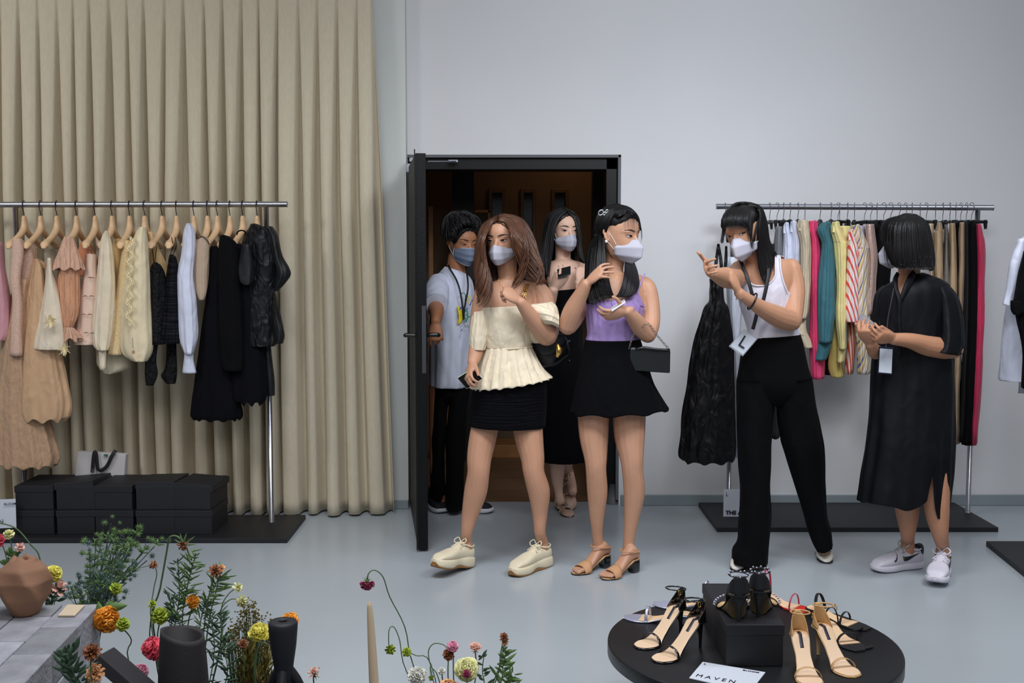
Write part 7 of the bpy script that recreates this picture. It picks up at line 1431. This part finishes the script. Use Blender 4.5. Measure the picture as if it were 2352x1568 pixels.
fern('feathery grey-green sprig left of the tall one', [rt(400), (400, 1470, 3.0), (412, 1370, 3.0), (408, 1282, 3.0)], 46, .045, .0022, 'dark')
fern('feathery sprig leaning right with dark needles', [rt(470), (460, 1430, 3.0), (492, 1350, 3.0), (512, 1306, 3.0)], 46, .050, .0026, 'mid')
fern('dark needle-leaved sprig above the wide charcoal vase', [rt(400), (396, 1460, 2.97), (394, 1410, 2.96), (388, 1360, 2.96)], 26, .042, .0026, 'dark')
flower('astilbe', 'russet plume near the top right of the feathery sprigs', 'flower', [rt(480), (470, 1430, 2.98), (484, 1350, 2.97), (494, 1310, 2.96)], 1, 'rust', .020, n=30, wd=.25)
flower('astilbe', 'brown-gold plume at the tip of the right-leaning sprig', 'flower', [rt(490), (478, 1440, 2.99), (498, 1350, 2.99), (508, 1304, 2.99)], 1, 'peach', .014, n=22, wd=.25)
fern('dark branching sprig between the charcoal vase and olive foliage', [rt(500), (490, 1520, 2.98), (486, 1430, 2.98), (470, 1380, 2.98)], 44, .040, .0022, 'dark')
fern('blue-green ferny sprig right of the charcoal vase', [rt(520), (520, 1560, 2.9), (512, 1480, 2.9), (506, 1400, 2.92)], 40, .05, .003, 'dark')
def bushy(label, u0, u1, v0, v1, Y, n, sm, root, seed, dot=.0032, name='foliage_bush'):
    random.seed(seed); t = thing(name, label, 'foliage', P(*root)); q = MB(); l = MB()
    for i in range(n):
        u = random.uniform(u0, u1); v = v0 + (v1 - v0) * (random.random() ** 1.0) * (1 - .6 * abs((u - (u0 + u1) / 2) / (u1 - u0) * 2)) + (v1 - v0) * .0; v = v1 - (v1 - v) if False else v1 + (v0 - v1) * random.random() * (1 - .8 * abs((u - (u0 + u1) / 2) / ((u1 - u0) / 2)) ** 2); y = Y + random.uniform(-.05, .05); e = P(u, v, y); a = P(*root)
        m_ = P(root[0] + (u - root[0]) * .6, root[1] + (v - root[1]) * .45, (Y + root[2]) / 2); q.add(tube([a, m_, e], [.0012, .001, .0006], 4, 7))
        for k in range(9):
            c = e + V(random.gauss(0, .010), random.gauss(0, .008), random.gauss(0, .012)); l.add(ell(c, (dot * random.uniform(.5, 1),) * 3, n=5, k=3))
    q.build('stem', gr['mid'], t); l.build('seed_cluster', gr[sm], t)
bushy('olive-gold airy foliage behind the lemon ranunculus', 520, 628, 1392, 1500, 2.98, 130, 'olive', (560, 1700, 3.0), 5)
fern('olive fountain-like grass below the airy foliage', [(560, 1700, 2.95), (566, 1600, 2.94), (570, 1500, 2.93)], 90, .10, .003, 'olive', spread=.55, fwd=1.1, start=.05)
fern('green grassy sprig left of the black flared vase', [(585, 1700, 2.92), (600, 1600, 2.9), (612, 1510, 2.9)], 60, .08, .003, 'olive', spread=.5, fwd=1.1)
# blurred near sprigs by the plinth
fern('dark green pointed foliage in front of the concrete plinth', [(205, 1720, 2.45), (185, 1610, 2.44), (168, 1540, 2.43), (152, 1488, 2.42)], 50, .045, .005, 'dark')
flower('astilbe', 'soft russet and gold plume in front of the plinth corner', 'flower', [(225, 1720, 2.42), (214, 1600, 2.41), (208, 1530, 2.4), (212, 1496, 2.4)], 1, 'rust', .022, n=44, wd=.25)
flower('astilbe', 'golden plume beside the leaning slab in front of the plinth', 'flower', [(230, 1720, 2.44), (222, 1600, 2.43), (218, 1545, 2.42)], 1, 'peach', .024, n=44, wd=.25)
# right group
bw = V(P(1050, 1700, 3.05).x, 3.05, 0)
o = one(lathe([(0, 0), (.10, 0), (.15, .04), (.16, .09), (.15, .09), (.13, .05), (0, .04)], 40, bw), 'flower_bowl', m_ves); tag(o, 'dark bowl on the floor holding the flowers left of the round table', 'bowl')
def rr_(u): return (1050 + (u - 1050) * .3, 1690, 3.03)
flower('scabious', 'crimson nodding flower at the end of the tallest arching stem', 'flower', [rr_(960), (950, 1530, 3.0), (930, 1440, 2.99), (895, 1370, 2.98), (880, 1325, 2.97), (860, 1309, 2.96), (846, 1318, 2.96), (843, 1340, 2.96)], 1, 'magenta', .021, rs=.0016, n=50, axis=(0, -.3, -1), op=.6)
flower('scabious_bud', 'green spiky bud on the lower left of the arching stems', 'flower', [rr_(960), (935, 1545, 2.99), (918, 1470, 2.98), (905, 1440, 2.98), (894, 1445, 2.97), (893, 1478, 2.97), (897, 1492, 2.97)], 1, 'lime', .016, rs=.0014, n=26, wd=.35, axis=(0, -.8, -.5))
flower('scabious_bud', 'green spiky bud beside the tall arching stem', 'flower', [rr_(970), (990, 1525, 2.99), (955, 1505, 2.98), (934, 1496, 2.97)], 1, 'lime', .015, rs=.0014, n=26, wd=.3, axis=(0, -.6, .3))
flower('scabious', 'bare curved stem looping over toward the pink flower', 'flower', [rr_(1000), (1008, 1560, 2.98), (990, 1530, 2.98), (984, 1496, 2.98), (996, 1478, 2.98), (1018, 1480, 2.98), (1030, 1492, 2.97)], 1, 'blush', .010, rs=.0015, n=14)
flower('scabious_bud', 'small green hanging bud beside the white bloom', 'flower', [rr_(1000), (1000, 1580, 2.97), (988, 1530, 2.97), (990, 1556, 2.96)], 1, 'lime', .010, rs=.0013, n=16, axis=(0, -.4, -1))
flower('chrysanthemum', 'white fluffy bloom at the bottom of the photo', 'flower', [rr_(960), (958, 1600, 2.96), (958, 1550, 2.95)], 1, 'white', .027, n=90, wd=.22, ruf=.2)
flower('ranunculus', 'soft pink ranunculus at the top of the small bunch', 'flower', [rr_(1040), (1042, 1560, 2.98), (1041, 1500, 2.97), (1040, 1484, 2.96)], 1, 'rose', .017, n=46, op=.6)
flower('scabious', 'faded russet flower under the pink ranunculus', 'flower', [rr_(1030), (1030, 1570, 2.98), (1030, 1502, 2.97)], 1, 'rust', .018, n=36, wd=.35)
flower('carnation', 'creamy white flower with a deep green calyx', 'flower', [rr_(1090), (1092, 1560, 2.98), (1092, 1498, 2.97), (1092, 1488, 2.97)], 1, 'blush', .018, n=36, axis=(.1, -.2, 1), op=.5)
flower('carnation', 'large pale lemon bloom with a plum coloured centre', 'flower', [rr_(1070), (1072, 1600, 2.93), (1072, 1535, 2.92)], 1, 'pale', .034, n=80, axis=(0, -.8, .5), calyx=False)
flower('ranunculus', 'plum and pink flower at the centre of the pale lemon bloom', 'flower', [rr_(1070), (1072, 1600, 2.89), (1072, 1546, 2.88)], 1, 'magenta', .012, n=30)
flower('poppy', 'peach-orange bloom cut off by the bottom edge of the photo', 'flower', [rr_(1030), (1030, 1640, 2.93), (1030, 1582, 2.92)], 1, 'peach', .032, n=40)
flower('scabious_bud', 'small pale bud beside the pale lemon bloom', 'flower', [rr_(1015), (1018, 1570, 2.96), (1015, 1540, 2.95)], 1, 'white', .012, n=20)
flower('astilbe', 'brown-gold flower spike on the right of the small bunch', 'flower', [rr_(1140), (1140, 1560, 2.98), (1150, 1500, 2.97), (1158, 1462, 2.96)], 1, 'rust', .014, n=34, wd=.25)
flower('astilbe', 'upper tip of the brown-gold spike', 'flower', [rr_(1142), (1144, 1540, 2.985), (1156, 1490, 2.975), (1160, 1474, 2.965)], 1, 'peach', .012, n=24, wd=.25)
fern('bright green pointed leaves under the brown-gold spike', [rr_(1150), (1146, 1580, 2.97), (1156, 1520, 2.96), (1166, 1494, 2.95)], 26, .05, .004, 'mid')
fern('blue-green sprig beside the pale lemon bloom', [rr_(1100), (1110, 1590, 2.97), (1108, 1540, 2.96), (1112, 1500, 2.96)], 14, .035, .004, 'dark')
fern('low green ferny foliage at the bottom right of the small bunch', [rr_(1170), (1160, 1610, 2.94), (1166, 1568, 2.94), (1176, 1550, 2.94)], 30, .045, .003, 'mid')
flower('gerbera', 'small pink flower with thin petals right of the black flared vase', 'flower', [(735, 1690, 2.9), (726, 1610, 2.86), (720, 1560, 2.85), (722, 1546, 2.84)], 1, 'blush', .020, n=18, wd=.2, op=.5, axis=(-.2, -.5, .9))
bs_ = V(P(735, 1690, 2.9).x, 2.9, 0); o = one(lathe([(0, 0), (.05, 0), (.06, .04), (.03, .12), (.035, .16), (.028, .16), (.024, .11), (0, .03)], 30, bs_), 'flower_vase', m_ves); tag(o, 'small dark vase on the floor holding the thin-petalled pink flower', 'vase')
